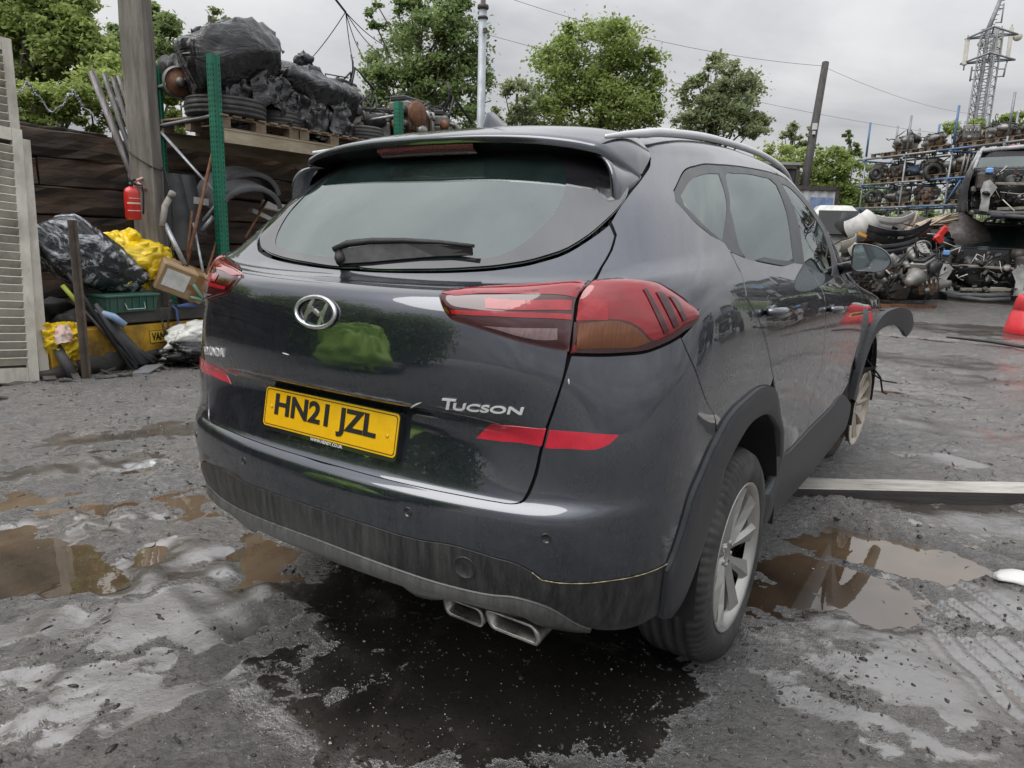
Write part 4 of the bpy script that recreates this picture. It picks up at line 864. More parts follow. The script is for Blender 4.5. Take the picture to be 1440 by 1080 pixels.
mb.grid(np.array([[(.87, 3.22, .72), (.9, 3.28, .64), (.92, 3.36, .62)], [(.86, 3.3, .66), (.88, 3.35, .58), (.96, 3.62, .60)], [(.85, 3.28, .6), (.87, 3.33, .56), (.88, 3.38, .55)]]), False)
mb.tube([(.88, 3.7, .62), (.96, 3.8, .50), (.98, 3.84, .40), (1.0, 3.9, .38)], .006, 6).tube([(.90, 3.7, .55), (.97, 3.86, .47), (1.05, 3.9, .46)], .005, 6)
mb.build('torn_arch_liner', BLACK, CAR)
# ---- inside: seats, wheel, dash
def seat(x, y, w, h):
    mb = MB(); mb.box((x, y+.12, .62), (w, .5, .16), bev=.05); mb.box((x, y-.15, .62+h/2), (w, .14, h), rot=(math.radians(-14), 0, 0), bev=.06)
    s_ = mb.build('seat', SEATM, CAR)
    for dx in ((0,) if w < .7 else (-.38, 0, .38)): MB().box((x+dx, y-.15-h*.14, .62+h+.10), (.24, .09, .17), rot=(math.radians(-14), 0, 0), bev=.04).build('headrest', SEATM, s_)
seat(0, 1.35, 1.25, .60); seat(.38, 2.25, .52, .62); seat(-.38, 2.25, .52, .62)
MB().box((0, 2.92, .98), (1.45, .40, .26), bev=.08).build('dashboard', SEATM, CAR)
MB().lathe([(.175, -.012), (.187, 0), (.175, .012)], 28, (.38, 2.62, 1.02), rot=(math.radians(-65), 0, 0), cap=False).box((.38, 2.63, 1.02), (.34, .02, .06)).build('steering_wheel', SEATM, CAR)
MB().box((0, .62, .98), (1.05, .55, .02)).build('parcel_shelf', SEATM, CAR)
# ---------------------------------------------------------------- the yard: one displaced sheet of wet mud, water standing in its hollows
def axis_pts(segs):
    o = [segs[0][0]]
    for a, b, h in segs:
        n = max(1, int(round((b-a)/h))); o += list(a+(b-a)*np.arange(1, n+1)/n)
    return np.array(o)
GX = axis_pts([(-90, -30, 6), (-30, -12, .8), (-12, -6.2, .12), (-6.2, -2.4, .032), (-2.4, 2.9, .0145), (2.9, 6, .09), (6, 20, .7), (20, 90, 6)])
GY = axis_pts([(-40, -8, 3), (-8, -1.2, .3), (-1.2, 3.3, .0145), (3.3, 7, .03), (7, 14, .07), (14, 32, .25), (32, 60, 1.5), (60, 160, 8)])
# hollows: (photo x, photo y, radius across, radius along, depth)
HOLL = [(40, 808, .40, .21, .040), (-30, 775, .4, .2, .034), (175, 706, .38, .10, .028), (20, 700, .35, .12, .028), (255, 712, .2, .06, .022), (372, 792, .17, .17, .030), (90, 812, .16, .12, .03),
        (1120, 795, .30, .19, .042), (1200, 772, .42, .13, .040), (1300, 778, .42, .09, .036), (1400, 778, .3, .05, .026), (1085, 845, .16, .14, .036), (1175, 835, .24, .13, .034), 
        (1270, 474, 1.0, .2, .045), (1230, 548, .3, .12, .03), (1320, 552, .3, .08, .03), (215, 656, .26, .05, .026), (300, 693, .2, .05, .02), (1290, 440, 1.2, .4, .03), (100, 640, .4, .05, .02)]
# smooth slicks: wet films of silt that mirror the sky
FILM = [(1290, 930, .45, .22), (1180, 895, .28, .12), (1110, 960, .18, .08), (1400, 990, .3, .15), (1240, 1040, .25, .08), (600, 985, .62, .24), (820, 985, .42, .20), (700, 905, .7, .32), (200, 800, .42, .16), (320, 850, .40, .22), (250, 850, .3, .13), (200, 990, .24, .08), (110, 960, .2, .09), (330, 960, .15, .05), (30, 900, .2, .10), (590, 860, .55, .40), (760, 800, .6, .5), (640, 930, .30, .16), (480, 900, .25, .18), (560, 1040, .2, .07), (820, 930, .22, .12), (930, 960, .10, .08),
        (1330, 730, .50, .14), (1240, 715, .22, .08), (1430, 735, .4, .12), (1225, 845, .22, .13), (1300, 830, .20, .08), (1390, 850, .3, .10), (1330, 600, .7, .25), (1250, 560, .6, .3), (1400, 540, .8, .4), (1280, 505, 1.4, .6), (1400, 470, 2, .8), (1350, 650, .4, .12), (1260, 950, .25, .09), (1350, 1000, .25, .1), (1180, 1010, .2, .08), (1420, 930, .2, .08), (140, 735, .5, .08), (60, 665, .6, .1), (200, 610, .8, .2)]
def film_f(x, y):
    f = np.zeros_like(x); wx = x+.13*vnoise2(x*4, y*4, 31)+.07*vnoise2(x*13, y*13, 33)+.03*vnoise2(x*33, y*33, 37); wy = y+.13*vnoise2(x*4+5, y*4, 32)+.07*vnoise2(x*13, y*13+5, 34)+.03*vnoise2(x*33, y*33+5, 38)
    for (px, py, ra, rl) in FILM:
        c = gnd(px, py); ang = math.atan2(c[1]-CAM[1], c[0]-CAM[0]); dx, dy = wx-c[0], wy-c[1]
        al = dx*math.cos(ang)+dy*math.sin(ang); ac = -dx*math.sin(ang)+dy*math.cos(ang); f = np.maximum(f, np.exp(-((ac/ra)**2+(al/rl)**2)**1.5))
    f = f+.30*vnoise2(wx*2.1, wy*2.1, 35)+.15*vnoise2(wx*5.5, wy*5.5, 36)
    return np.clip((f-.30)/.35, 0, 1)
def car_reflection_f(x, y):  # mask of the car's dark reflection, painted round and under it
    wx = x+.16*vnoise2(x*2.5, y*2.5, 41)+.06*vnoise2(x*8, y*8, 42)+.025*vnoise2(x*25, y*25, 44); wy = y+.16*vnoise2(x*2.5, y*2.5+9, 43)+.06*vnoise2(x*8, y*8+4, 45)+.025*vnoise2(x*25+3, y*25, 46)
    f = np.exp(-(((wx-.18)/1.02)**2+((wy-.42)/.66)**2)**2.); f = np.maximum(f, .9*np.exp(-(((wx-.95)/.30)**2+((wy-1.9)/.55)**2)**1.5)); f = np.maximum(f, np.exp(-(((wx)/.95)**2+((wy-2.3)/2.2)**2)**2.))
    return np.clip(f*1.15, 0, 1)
def ground_h(x, y):
    """height of the mud (numpy arrays of equal shape)"""
    h = .007+.013*vnoise2(x*.9, y*.9, 1)+.009*vnoise2(x*2.3+4, y*2.3, 2)+.0075*vnoise2(x*5.3, y*5.3+2, 3)
    dn = np.exp(-(np.hypot(x-.5, y-1.2)/5.5)**2)
    wx = x+.05*vnoise2(x*3, y*3, 9); wy = y+.05*vnoise2(x*3+7, y*3, 10)
    n1 = vnoise2(wx*13, wy*13, 4); n2 = vnoise2(wx*29, wy*29, 5); n3 = vnoise2(wx*58, wy*58, 6)
    rough = .35+.65*np.clip(vnoise2(x*1.7, y*1.7, 12)+.5, 0, 1)
    fl = 1-.88*film_f(x, y)
    h = h+fl*rough*(.0100*n1+.0095*(np.abs(n2)-.25)+.0050*n3*dn)
    h = h+.0036*vnoise2(wx*95, wy*95, 7)*rough*np.clip(dn*1.6, 0, 1)*fl
    h = h+.010*car_reflection_f(x, y)
    hx = x+.09*vnoise2(x*4, y*4, 51)+.05*vnoise2(x*11, y*11, 52)+.02*vnoise2(x*31, y*31, 53); hy = y+.09*vnoise2(x*4+3, y*4, 54)+.05*vnoise2(x*11, y*11+6, 55)+.02*vnoise2(x*31+1, y*31, 56)
    for (px, py, ra, rl, d) in HOLL:
        c = gnd(px, py); ang = math.atan2(c[1]-CAM[1], c[0]-CAM[0]); dx, dy = hx-c[0], hy-c[1]
        al = dx*math.cos(ang)+dy*math.sin(ang); ac = -dx*math.sin(ang)+dy*math.cos(ang)
        r2 = (ac/ra)**2+(al/rl)**2
        h = h-(d+.006)*np.exp(-r2**1.5)
    # tyre ruts with lugs, right foreground
    a = np.radians(33); cx_, cy_ = 1.75, 1.35; u = (x-cx_)*math.cos(a)+(y-cy_)*math.sin(a); w = -(x-cx_)*math.sin(a)+(y-cy_)*math.cos(a)
    m = np.exp(-(np.abs(u)/.23)**6)*np.exp(-(np.abs(w)/.9)**4); h = h-.013*m*(np.sin(u*95+1.2*vnoise2(x*6, y*6, 21)) > .55)-.003*m
    for (px, py, ln, wd, an) in ((1290, 640, 3., .2, 60), (120, 640, 3, .22, 85), (200, 745, 2, .15, 80), (100, 900, .8, .09, 40), (520, 1000, .5, .06, 20)):
        c = gnd(px, py); a = math.radians(an); u = (x-c[0])*math.cos(a)+(y-c[1])*math.sin(a); w = -(x-c[0])*math.sin(a)+(y-c[1])*math.cos(a)
        m = np.exp(-(w/ln)**4); h = h+m*(.010*np.exp(-((np.abs(u)-wd)/.05)**2)-.012*np.exp(-(u/(wd*.7))**4)*(.6+.4*np.sin(w*22)))
    # raised dark bank by the plank, wheels press in
    c = gnd(1180, 720); h = h+.035*np.exp(-(((x-c[0])/.28)**2+((y-c[1])/.20)**2))*(1+.5*n2)
    for wx_, wy_ in ((.80, .905), (-.80, .905), (.80, 3.575), (-.80, 3.575)):
        h = np.where(np.hypot((x-wx_)/.17, (y-wy_)/.20) < 1, np.minimum(h, -.004), h)
    return h
XX, YY = np.meshgrid(GX, GY); ZZ = ground_h(XX.ravel(), YY.ravel()).reshape(XX.shape)
far_ = np.clip((np.hypot(XX, YY)-14)/20, 0, 1); ZZ = ZZ*(1-.5*far_)
ZZ += np.clip((YY-9)/14, 0, 1)*.10*np.clip(1-(np.abs(XX)-20)/10, 0, 1)-np.clip((YY-60)/50, 0, 1)*.5
WATER = -.0135
def mud_mat():
    m, nt, b = new_mat('wet black mud'); L = nt.links; g = nd(nt, 'ShaderNodeNewGeometry'); v = g.outputs['Position']
    big = noise(nt, v, .9, 6, .62, .4); mid = noise(nt, v, 5, 7, .68, .5); fine = noise(nt, v, 46, 8, .72); gr = noise(nt, v, 165, 3, .6)
    film = nd(nt, 'ShaderNodeAttribute', attribute_name='film').outputs['Fac']; br = noise(nt, v, 17, 6, .75, .6); b2 = noise(nt, v, 75, 3, .6)
    film = mth(nt, 'ADD', film, mth(nt, 'ADD', mth(nt, 'MULTIPLY_ADD', br, 2.6, -1.3), mth(nt, 'MULTIPLY_ADD', b2, 1.1, -.55)), clamp=True); film = ramp(nt, film, [(.28, 0.), (.70, 1.)])
    brown = ramp(nt, noise(nt, v, 1.4, 5, .65, .6), [(.47, 0.), (.66, 1.)])
    col = ramp(nt, mid, [(.30, (.044, .039, .035)), (.5, (.092, .082, .073)), (.70, (.165, .147, .130))])
    col = mixc(nt, mth(nt, 'MULTIPLY', brown, .5), col, (.120, .088, .062))
    dk = ramp(nt, noise(nt, v, 2.1, 6, .7, .8), [(.52, 0.), (.64, 1.)]); col = mixc(nt, mth(nt, 'MULTIPLY', dk, .5), col, (.012, .0105, .010)); d3 = ramp(nt, noise(nt, v, 26, 5, .7, 1.), [(.57, 0.), (.62, .9)]); col = mixc(nt, d3, col, (.010, .009, .0085))
    st = ramp(nt, gr, [(.62, 0.), (.70, 1.)]); col = mixc(nt, mth(nt, 'MULTIPLY', st, .35), col, (.20, .185, .165))
    col = mixc(nt, mth(nt, 'MULTIPLY', film, .6), col, (.060, .052, .046))
    d4 = ramp(nt, noise(nt, v, 64, 3, .6, .8), [(.60, 0.), (.64, .9)]); col = mixc(nt, d4, col, (.010, .009, .0085))
    car_reflection = nd(nt, 'ShaderNodeAttribute', attribute_name='oil').outputs['Fac']; col = mixc(nt, mth(nt, 'MULTIPLY', car_reflection, .88), col, (.010, .0095, .009))  # dark reflection of the car mixed into the mud colour
    L.new(col, b.inputs['Base Color'])
    r = mth(nt, 'ADD', ramp(nt, big, [(.36, .10), (.64, .22)]), mth(nt, 'MULTIPLY', ramp(nt, fine, [(.4, 0.), (.7, 1.)]), .08))
    r = mth(nt, 'MULTIPLY', r, mth(nt, 'MULTIPLY_ADD', film, -.80, 1.)); L.new(r, b.inputs['Roughness'])
    b.inputs['IOR'].default_value = 2.9; b.inputs['Specular IOR Level'].default_value = .5
    bp = bump(nt, b, mth(nt, 'ADD', mth(nt, 'MULTIPLY', br, .9), mth(nt, 'ADD', mth(nt, 'MULTIPLY', fine, .75), mth(nt, 'MULTIPLY', gr, .40))), .6, .030); L.new(mth(nt, 'MULTIPLY_ADD', film, -.80, .95, clamp=True), bp.inputs['Strength'])
    return m
me = bpy.data.meshes.new('ground'); ny, nx = XX.shape
co_ = np.stack([XX, YY, ZZ], -1).reshape(-1, 3); ii = np.arange(nx*ny).reshape(ny, nx)
qd = np.stack([ii[:-1, :-1], ii[:-1, 1:], ii[1:, 1:], ii[1:, :-1]], -1).reshape(-1, 4)
me.vertices.add(len(co_)); me.vertices.foreach_set('co', co_.ravel()); me.loops.add(qd.size); me.loops.foreach_set('vertex_index', qd.ravel())
me.polygons.add(len(qd)); me.polygons.foreach_set('loop_start', np.arange(len(qd))*4); me.polygons.foreach_set('loop_total', np.full(len(qd), 4)); me.update(calc_edges=True)
me.polygons.foreach_set('use_smooth', np.ones(len(qd), bool))
fa = me.attributes.new('film', 'FLOAT', 'POINT'); fa.data.foreach_set('value', film_f(XX.ravel(), YY.ravel()).astype(np.float32))
oa = me.attributes.new('oil', 'FLOAT', 'POINT'); oa.data.foreach_set('value', car_reflection_f(XX.ravel(), YY.ravel()).astype(np.float32))
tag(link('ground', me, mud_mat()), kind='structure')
def water_mat():
    m, nt, b = new_mat('silty puddle water'); L = nt.links; g = nd(nt, 'ShaderNodeNewGeometry'); v = g.outputs['Position']
    f = noise(nt, v, 1.1, 4, .6, .5); L.new(ramp(nt, f, [(.36, (.040, .029, .020)), (.52, (.085, .058, .037)), (.70, (.17, .122, .078))]), b.inputs['Base Color'])
    b.inputs['Roughness'].default_value = .015; b.inputs['IOR'].default_value = 2.1
    bump(nt, b, noise(nt, v, 9, 3, .5), .03, .01); return m
mb = MB(); mb.add([(-9, -3, WATER), (9, -3, WATER), (9, 16, WATER), (-9, 16, WATER)], [(0, 1, 2, 3)]); tag(mb.build('puddle_water', water_mat()), kind='structure')
# grit and splinters lying in the mud
def gz(x, y): return ground_h(np.array([x], float), np.array([y], float))[0]
mb = MB(); rs = np.random.default_rng(5)
CL = [(1060, 850, 60, 40), (1150, 830, 70, 40), (980, 960, 60, 50), (1090, 740, 50, 30), (470, 960, 90, 50), (560, 900, 90, 50), (420, 1040, 90, 40), (620, 1000, 120, 60), (400, 900, 60, 30), (960, 1040, 70, 30), (860, 980, 90, 40), (1230, 760, 60, 25), (150, 560, 120, 40), (220, 640, 120, 60)]
gp = []
for (a, b, c, d) in CL:
    for k in range(75): gp.append(gnd(a+rs.normal(0, c), max(420, b+rs.normal(0, d))))
for k in range(380): gp.append(gnd(rs.uniform(-30, 1470), rs.uniform(560, 1090)))
gp = np.array(gp); hz = ground_h(gp[:, 0], gp[:, 1]); k = (hz > WATER) | (rs.random(len(gp)) < .12); gp, hz = gp[k], hz[k]
for p, h in zip(gp, hz):
    d = np.hypot(p[0]-CAM[0], p[1]-CAM[1]); s = min(.005, rs.uniform(.0005, .0014)*(1+.3*d)*(2.6 if rs.random() < .04 else 1))
    v = rs.normal(0, 1, (6, 3)); v = np.array([(1,0,0),(-1,0,0),(0,1,0),(0,-1,0),(0,0,.7),(0,0,-.7)])*(1+.35*v[:, :1])*s
    mb.add(v+[p[0], p[1], max(h, WATER)+s*.3], [(0,2,4),(2,1,4),(1,3,4),(3,0,4),(2,0,5),(1,2,5),(3,1,5),(0,3,5)])
tag(mb.build('grit', mat('pale grit', (.16, .15, .135), (.42, .40, .37), 60, (.4, .7), rnd=.2)), kind='stuff')
mb = MB()
DC = [(rs.uniform(-20, 1460), rs.uniform(520, 1070)) for k in range(26)]
for i in range(300):
    if rs.random() < .6: c = DC[rs.integers(0, 26)]; a, b = c[0]+rs.normal(0, 40), max(500, c[1]+rs.normal(0, 22))
    else: a, b = rs.uniform(-20, 1460), 500+580*rs.random()
    p = gnd(a, b); d = np.hypot(p[0]-CAM[0], p[1]-CAM[1]); L_ = rs.uniform(.006, .05)*rs.uniform(.4, 1)*(1+.14*d); t = rs.uniform(0, math.pi); w = L_*rs.uniform(.03, .22)
    if 1 and gz(p[0], p[1]) < WATER and rs.random() < .7: continue
    q = []; bend = rs.normal(0, .6)
    for k in range(4):
        s = (k/3-.5)*L_; x = p[0]+s*math.cos(t+bend*s/L_)+rs.normal(0, w*.5); y = p[1]+s*math.sin(t+bend*s/L_)+rs.normal(0, w*.5); q.append((x, y, max(gz(x, y), WATER)+.0015))
    mb.tube(q, [w*.2, w*.55, w*.45, w*.12], 4, sy=.5)
tag(mb.build('mud_debris', mat('soaked splinters', (.010, .009, .008), (.035, .030, .025), 30, (.25, .5))), kind='stuff')

# clods of black mud
mb = MB(); bm = bmesh.new(); bmesh.ops.create_icosphere(bm, subdivisions=1, radius=1); V0 = np.array([w.co[:] for w in bm.verts]); F0_ = [[w.index for w in q.verts] for q in bm.faces]; bm.free()
CC = [(rs.uniform(-20, 1460), rs.uniform(500, 1080), rs.uniform(25, 110), rs.uniform(8, 40)) for k in range(70)]
pts = []
for k in range(6000):
    if rs.random() < .7: a, b, c, d = CC[rs.integers(0, 70)]; px, py = a+rs.normal(0, c), b+rs.normal(0, d)
    else: px, py = rs.uniform(-40, 1480), 440+650*rs.random()
    if py > 432: pts.append(gnd(px, py))
pts = np.array(pts); hz = ground_h(pts[:, 0], pts[:, 1]); k = ((hz > WATER-.002) | (rs.random(len(pts)) < .12)) & ((film_f(pts[:, 0], pts[:, 1]) < .5) | (rs.random(len(pts)) < .35))
for p, h in zip(pts[k], hz[k]):
    d = np.hypot(p[0]-CAM[0], p[1]-CAM[1]); s = min(.011, rs.lognormal(-6.1, .5)*(.7+.24*d)); t = rs.uniform(0, 6.28); e = rs.uniform(1, 2.2)
    v = V0*(1+.22*rs.normal(0, 1, (len(V0), 1)))*[e, 1, .6]; v = np.stack([v[:, 0]*math.cos(t)-v[:, 1]*math.sin(t), v[:, 0]*math.sin(t)+v[:, 1]*math.cos(t), v[:, 2]], 1)*s
    mb.add(v+[p[0], p[1], max(h, WATER)+s*.05], F0_, True)
tag(mb.build('mud_clods', mat('wet black clods', (.012, .011, .010), (.050, .045, .040), 40, (.15, .4), bmp=.4, bscale=200)), kind='stuff')
# ---------------------------------------------------------------- left side of the yard
BARK = mat('charred sleeper timber', (.012, .010, .009), (.060, .044, .034), 2.2, (.55, .85), bmp=.9, bscale=14, stretch=(1, .35, 2.6), dirt=((.17, .10, .062), .9), detail=8)
LOUVRE = mat('weathered cream louvre wood', (.52, .49, .42), (.72, .69, .61), 6, (.6, .8), bmp=.3, bscale=40, stretch=(1, 1, .5), dirt=((.20, .175, .14), .65))
POSTM = mat('weathered grey post', (.13, .115, .10), (.27, .25, .22), 5, (.7, .9), bmp=.6, bscale=22, stretch=(3, 3, .35), dirt=((.06, .052, .045), .7))
RUST = mat('rusty steel', (.13, .055, .028), (.24, .12, .07), 14, (.6, .85), metal=.3, bmp=.3, dirt=((.05, .035, .03), .5))
DKSTEEL = mat('dark dirty steel', (.04, .038, .036), (.11, .10, .095), 12, (.45, .7), metal=.5, dirt=((.10, .05, .03), .5))
GALV = mat('galvanised steel', (.28, .29, .31), (.42, .44, .46), 16, (.35, .55), metal=.55, dirt=((.12, .11, .10), .4))
GREEN = mat('green rack paint', (.006, .135, .078), (.012, .19, .11), 5, (.4, .55), dirt=((.02, .06, .045), .5))
HOLEM = mat('dark slots', (.004, .02, .013), (.006, .03, .02), 5, (.8, .9))
YELLOWP = mat('chipped yellow paint', (.46, .25, .010), (.60, .34, .018), 3, (.5, .75), bmp=.25, dirt=((.035, .030, .026), .95), detail=8)
BLKTIMB = mat('blackened beam', (.028, .027, .026), (.075, .070, .066), 4, (.5, .8), bmp=.5, bscale=25, stretch=(1, .3, 1))
PALW = mat('old pallet wood', (.16, .115, .075), (.34, .26, .18), 5, (.7, .9), bmp=.5, bscale=30, stretch=(1.6, .5, 1.6), dirt=((.045, .038, .032), .7))
BEAMW = mat('stained pale beam', (.26, .21, .13), (.48, .42, .31), 3.5, (.6, .85), bmp=.3, stretch=(1, .5, 2), dirt=((.09, .065, .04), .7))
def film_mat(name, c1, c2, hl, amt):
    m, nt, b = new_mat(name); L = nt.links; v = objco(nt, (1, .8, 1)); w = noise(nt, v, 4.5, 7, .72, 1.6)
    f = ramp(nt, w, [(.54 if amt < .7 else .50, 0.), (.62 if amt < .7 else .60, amt)]); c = mixc(nt, f, ramp(nt, noise(nt, v, 3, 5), [(.3, c1), (.7, c2)]), hl)
    L.new(c, b.inputs['Base Color']); b.inputs['Roughness'].default_value = .22; b.inputs['Specular IOR Level'].default_value = .55
    fo = noise(nt, objco(nt, (1.1, 1.1, .30)), 4., 2, .45, .9); rg = mth(nt, 'ABSOLUTE', mth(nt, 'SUBTRACT', fo, .5)); f2 = noise(nt, objco(nt, (.35, .8, 1.6)), 6, 2, .45, 1.); r2 = mth(nt, 'ABSOLUTE', mth(nt, 'SUBTRACT', f2, .5))
    bump(nt, b, mth(nt, 'ADD', mth(nt, 'MULTIPLY', rg, -1.), mth(nt, 'MULTIPLY', r2, -.6)), .55, .07); return m
BAGBLK = film_mat('black polythene', (.008, .008, .009), (.018, .018, .020), (.09, .092, .10), .35)
WRAPBLK = film_mat('clear film over black plastic', (.010, .011, .013), (.035, .036, .04), (.55, .57, .60), 1.)  # pale streaks: tape lines and film highlights put into the colour
BAGYEL = film_mat('yellow plastic sheet', (.62, .42, .008), (.78, .56, .012), (.80, .62, .10), .3)
BAGWHT = film_mat('white woven sack', (.50, .50, .47), (.68, .68, .64), (.30, .29, .26), .6)
LINER = mat('dusty black arch liner', (.030, .031, .034), (.075, .077, .083), 5, (.5, .7), dirt=((.13, .125, .115), .4))
ALU = mat('dirty cast aluminium', (.14, .135, .125), (.36, .35, .33), 10, (.35, .6), metal=.6, dirt=((.035, .03, .027), .85), rnd=.25)
ENGBLK = mat('oily black engine plastic', (.008, .008, .009), (.028, .028, .030), 9, (.35, .6), rnd=.2)
ENGBR = mat('oily brown iron', (.05, .035, .025), (.13, .085, .055), 12, (.45, .7), metal=.4, rnd=.25)
# timber wall of stacked sleepers
mb = MB(); rs = np.random.default_rng(21)
for k in range(8):
    y = -7-rs.uniform(0, 1.5)
    while y < 13:
        ln = rs.uniform(2.2, 3.0); hgt = .276+rs.uniform(-.012, .012)
        m_ = 14; ys = np.linspace(y+.01, y+ln-.02, m_); A = []
        for i, yy in enumerate(ys):
            dx = .016*rs.normal(); e = .010*rs.normal(); z0 = k*.282-.02
            w_ = .16
            A.append([(-6.78+dx+w_*c*(1+.05*rs.normal()), yy, z0+hgt/2+(hgt/2-.004)*s_+e*.4) for c, s_ in ((-1, -1), (.9, -1), (1, -.9), (1.02, -.3), (1, .4), (1.0, .9), (.9, 1), (-1, 1))])
        mb.grid(np.array(A), False); n_ = len(A[0]); mb.f.append(list(range(mb.n-n_, mb.n))); mb.sm.append(False); mb.f.append(list(range(mb.n-n_*m_, mb.n-n_*m_+n_))[::-1]); mb.sm.append(False)
        y += ln
mb.box((-6.94, 2.5, 1.05), (.02, 20, 2.2))
tag(mb.build('sleeper_wall', BARK), 'blackened wall of stacked timber sleepers behind the junk on the left', 'wall')
mb = MB()
for i in range(60):
    y = rs.uniform(-5, 8); mb.blob((-6.80+rs.uniform(-.12, .12), y, 2.24+rs.uniform(0, .03)), (rs.uniform(.05, .14), rs.uniform(.08, .25), rs.uniform(.02, .05)), .35, 1, i)
tag(mb.build('wall_top_litter', mat('dark crumbly litter', (.012, .011, .010), (.06, .045, .035), 20, (.8, .95))), kind='stuff')
# louvre shutters leaning
def louvre(label, B, T, ydir, w, n, tilt):
    """B, T: foot and head of the right-hand stile"""
    B, T = Vector(B), Vector(T); t = thing('louvre_shutter', label, 'shutter', B, group='old louvre shutters leaning at the far left')
    up = T-B; h = up.length; up.normalize(); si = Vector((0, -1, 0)); si = (si-up*si.dot(up)).normalized(); no = si.cross(up).normalized()
    if no.x < 0: no = -no
    R = Matrix((si, no, up)).transposed()
    def bx(mb, a, b, c, d, rx=0): mb.box(R@Vector((a, b, c)), d, rot=R@Euler((rx, 0, 0)).to_matrix())
    f = MB(); bx(f, .035, 0, h/2, (.075, .045, h)); bx(f, w-.035, 0, h/2, (.075, .045, h)); bx(f, w/2, .002, .06, (w-.15, .040, .12)); bx(f, w/2, .002, h-.05, (w-.15, .040, .10)); f.build('frame', LOUVRE, t)
    s = MB()
    for k in range(n): bx(s, w/2, -.002+random.uniform(-.004, .004), .14+(h-.28)*(k+.5)/n, (w-.14, .078, .010), math.radians(tilt+14+random.uniform(-4, 4)))
    s.build('slats', LOUVRE, t); b = MB(); bx(b, w/2, -.04, h/2, (w-.1, .006, h-.1)); b.build('back_board', mat('dark backing', (.05, .045, .04), (.09, .08, .07), 8, (.8, .9)), t)
    return t
louvre('large cream louvre shutter leaning in front at the left edge', (-5.09, 1.42, 0), (-5.36, 1.60, 2.05), 0, .98, 27, 38)
louvre('taller grey louvre shutter standing behind the cream one', (-5.55, 1.66, .3), (-5.62, 1.70, 2.80), 0, .85, 34, 34)
mb = MB(); mb.box((0, 0, 1.0), (.035, .075, 2.02)); o = mb.build('leaning_board', LOUVRE); o.location = (-5.13, 1.485, 0); o.rotation_euler = (math.radians(-4.5), math.radians(-8), 0); tag(o, 'narrow pale board leaning beside the cream louvre shutter', 'board')
# grey square post with a cable round it
P0 = (-5.62, 2.80, 0)
t = thing('timber_post', 'tall weathered grey square post with a red extinguisher hung on it', 'post', P0)
mb = MB(); A = []
for z in np.linspace(-.1, 5.4, 40):
    a = .112+.0015*math.sin(z*7)+.0015*random.uniform(-1, 1); q = []
    for i in range(24):
        th = 2*math.pi*i/24; r = a/max(abs(math.cos(th)), abs(math.sin(th)))**.93*(1+.008*random.uniform(-1, 1)); q.append((r*math.cos(th+.62), r*math.sin(th+.62), z))
    A.append(q)
mb.grid(np.array(A), False, True); mb.build('post', POSTM, t)
mb = MB(); mb.tube([(.15*math.cos(a), .15*math.sin(a), 1.95-.10*math.cos(a-.5)) for a in np.linspace(0, 2*math.pi, 24)[:-1]], .008, 6, closed=True)
mb.tube([(.10, .12, 1.9), (.13, .16, 1.6), (.14, .15, 1.3), (.12, .1, 1.05)], .007, 6); mb.build('cable', ENGBLK, t)
# fire extinguisher
t = thing('fire_extinguisher', 'red fire extinguisher hanging on the grey square post', 'fire extinguisher', (-5.47, 2.55, 1.36))
REDP = mat('red enamel', (.50, .016, .012), (.60, .025, .018), 6, (.3, .45), coat=.4, dirt=((.16, .03, .025), .4))
MB().lathe([(.0001, 0), (.060, .005), (.070, .02), (.070, .25), (.062, .285), (.035, .305), (.022, .312), (.0001, .314)], 24).build('cylinder', REDP, t)
MB().lathe([(.0708, .15), (.0708, .165)], 24, cap=False, arc=(-1.2, 1.2)).lathe([(.0708, .085), (.0708, .092)], 24, cap=False, arc=(-1.2, 1.2)).lathe([(.0708, .20), (.0708, .206)], 24, cap=False, arc=(-.9, .9)).build('label_band', mat('cream label', (.62, .50, .40), (.70, .58, .48), 30, (.5, .6)), t)
MB().lathe([(.02, .31), (.02, .35), (.0001, .352)], 12).box((.03, 0, .365), (.11, .018, .014), rot=(0, -.2, 0)).box((.03, 0, .345), (.10, .016, .010), rot=(0, .15, 0)).build('valve', ENGBLK, t)
MB().tube([(.01, .02, .335), (.03, .09, .33), (.03, .098, .25), (.03, .088, .12), (.03, .082, .06)], .009, 8).build('hose', ENGBLK, t)
MB().tube([(-.02, 0, .34), (-.04, 0, .42), (-.09, .05, .46)], .004, 5).build('hook', DKSTEEL, t)
# pipes propped behind the post
for i, (px, py, x1, y1, r, lb) in enumerate(((128, 100, -5.66, 3.28, .034, 'thickest grey steel pipe leaning against the square post, leftmost of the bundle'), (146, 103, -5.70, 3.26, .024, 'long dull steel pipe second from the left in the leaning bundle'), (158, 108, -5.74, 3.32, .022, 'thin grey steel pipe in the middle of the leaning bundle'), (166, 106, -5.72, 3.40, .020, 'thin dark steel pipe closest to the square post'))):
    a = onx(px, py, -5.85); mb = MB(); b = Vector((x1, y1, .05)); mb.tube([Vector(a), Vector(a)*.5+b*.5, b], r, 10)
    tag(mb.build('steel_pipe', mat('scuffed steel pipe', (.10, .095, .10), (.24, .23, .235), 9, (.35, .6), metal=.6, stretch=(3, 3, .4), dirt=((.12, .06, .035), .6)) if i == 0 else bpy.data.materials['scuffed steel pipe']), lb, 'pipe', 'steel pipes leaning on the square post')
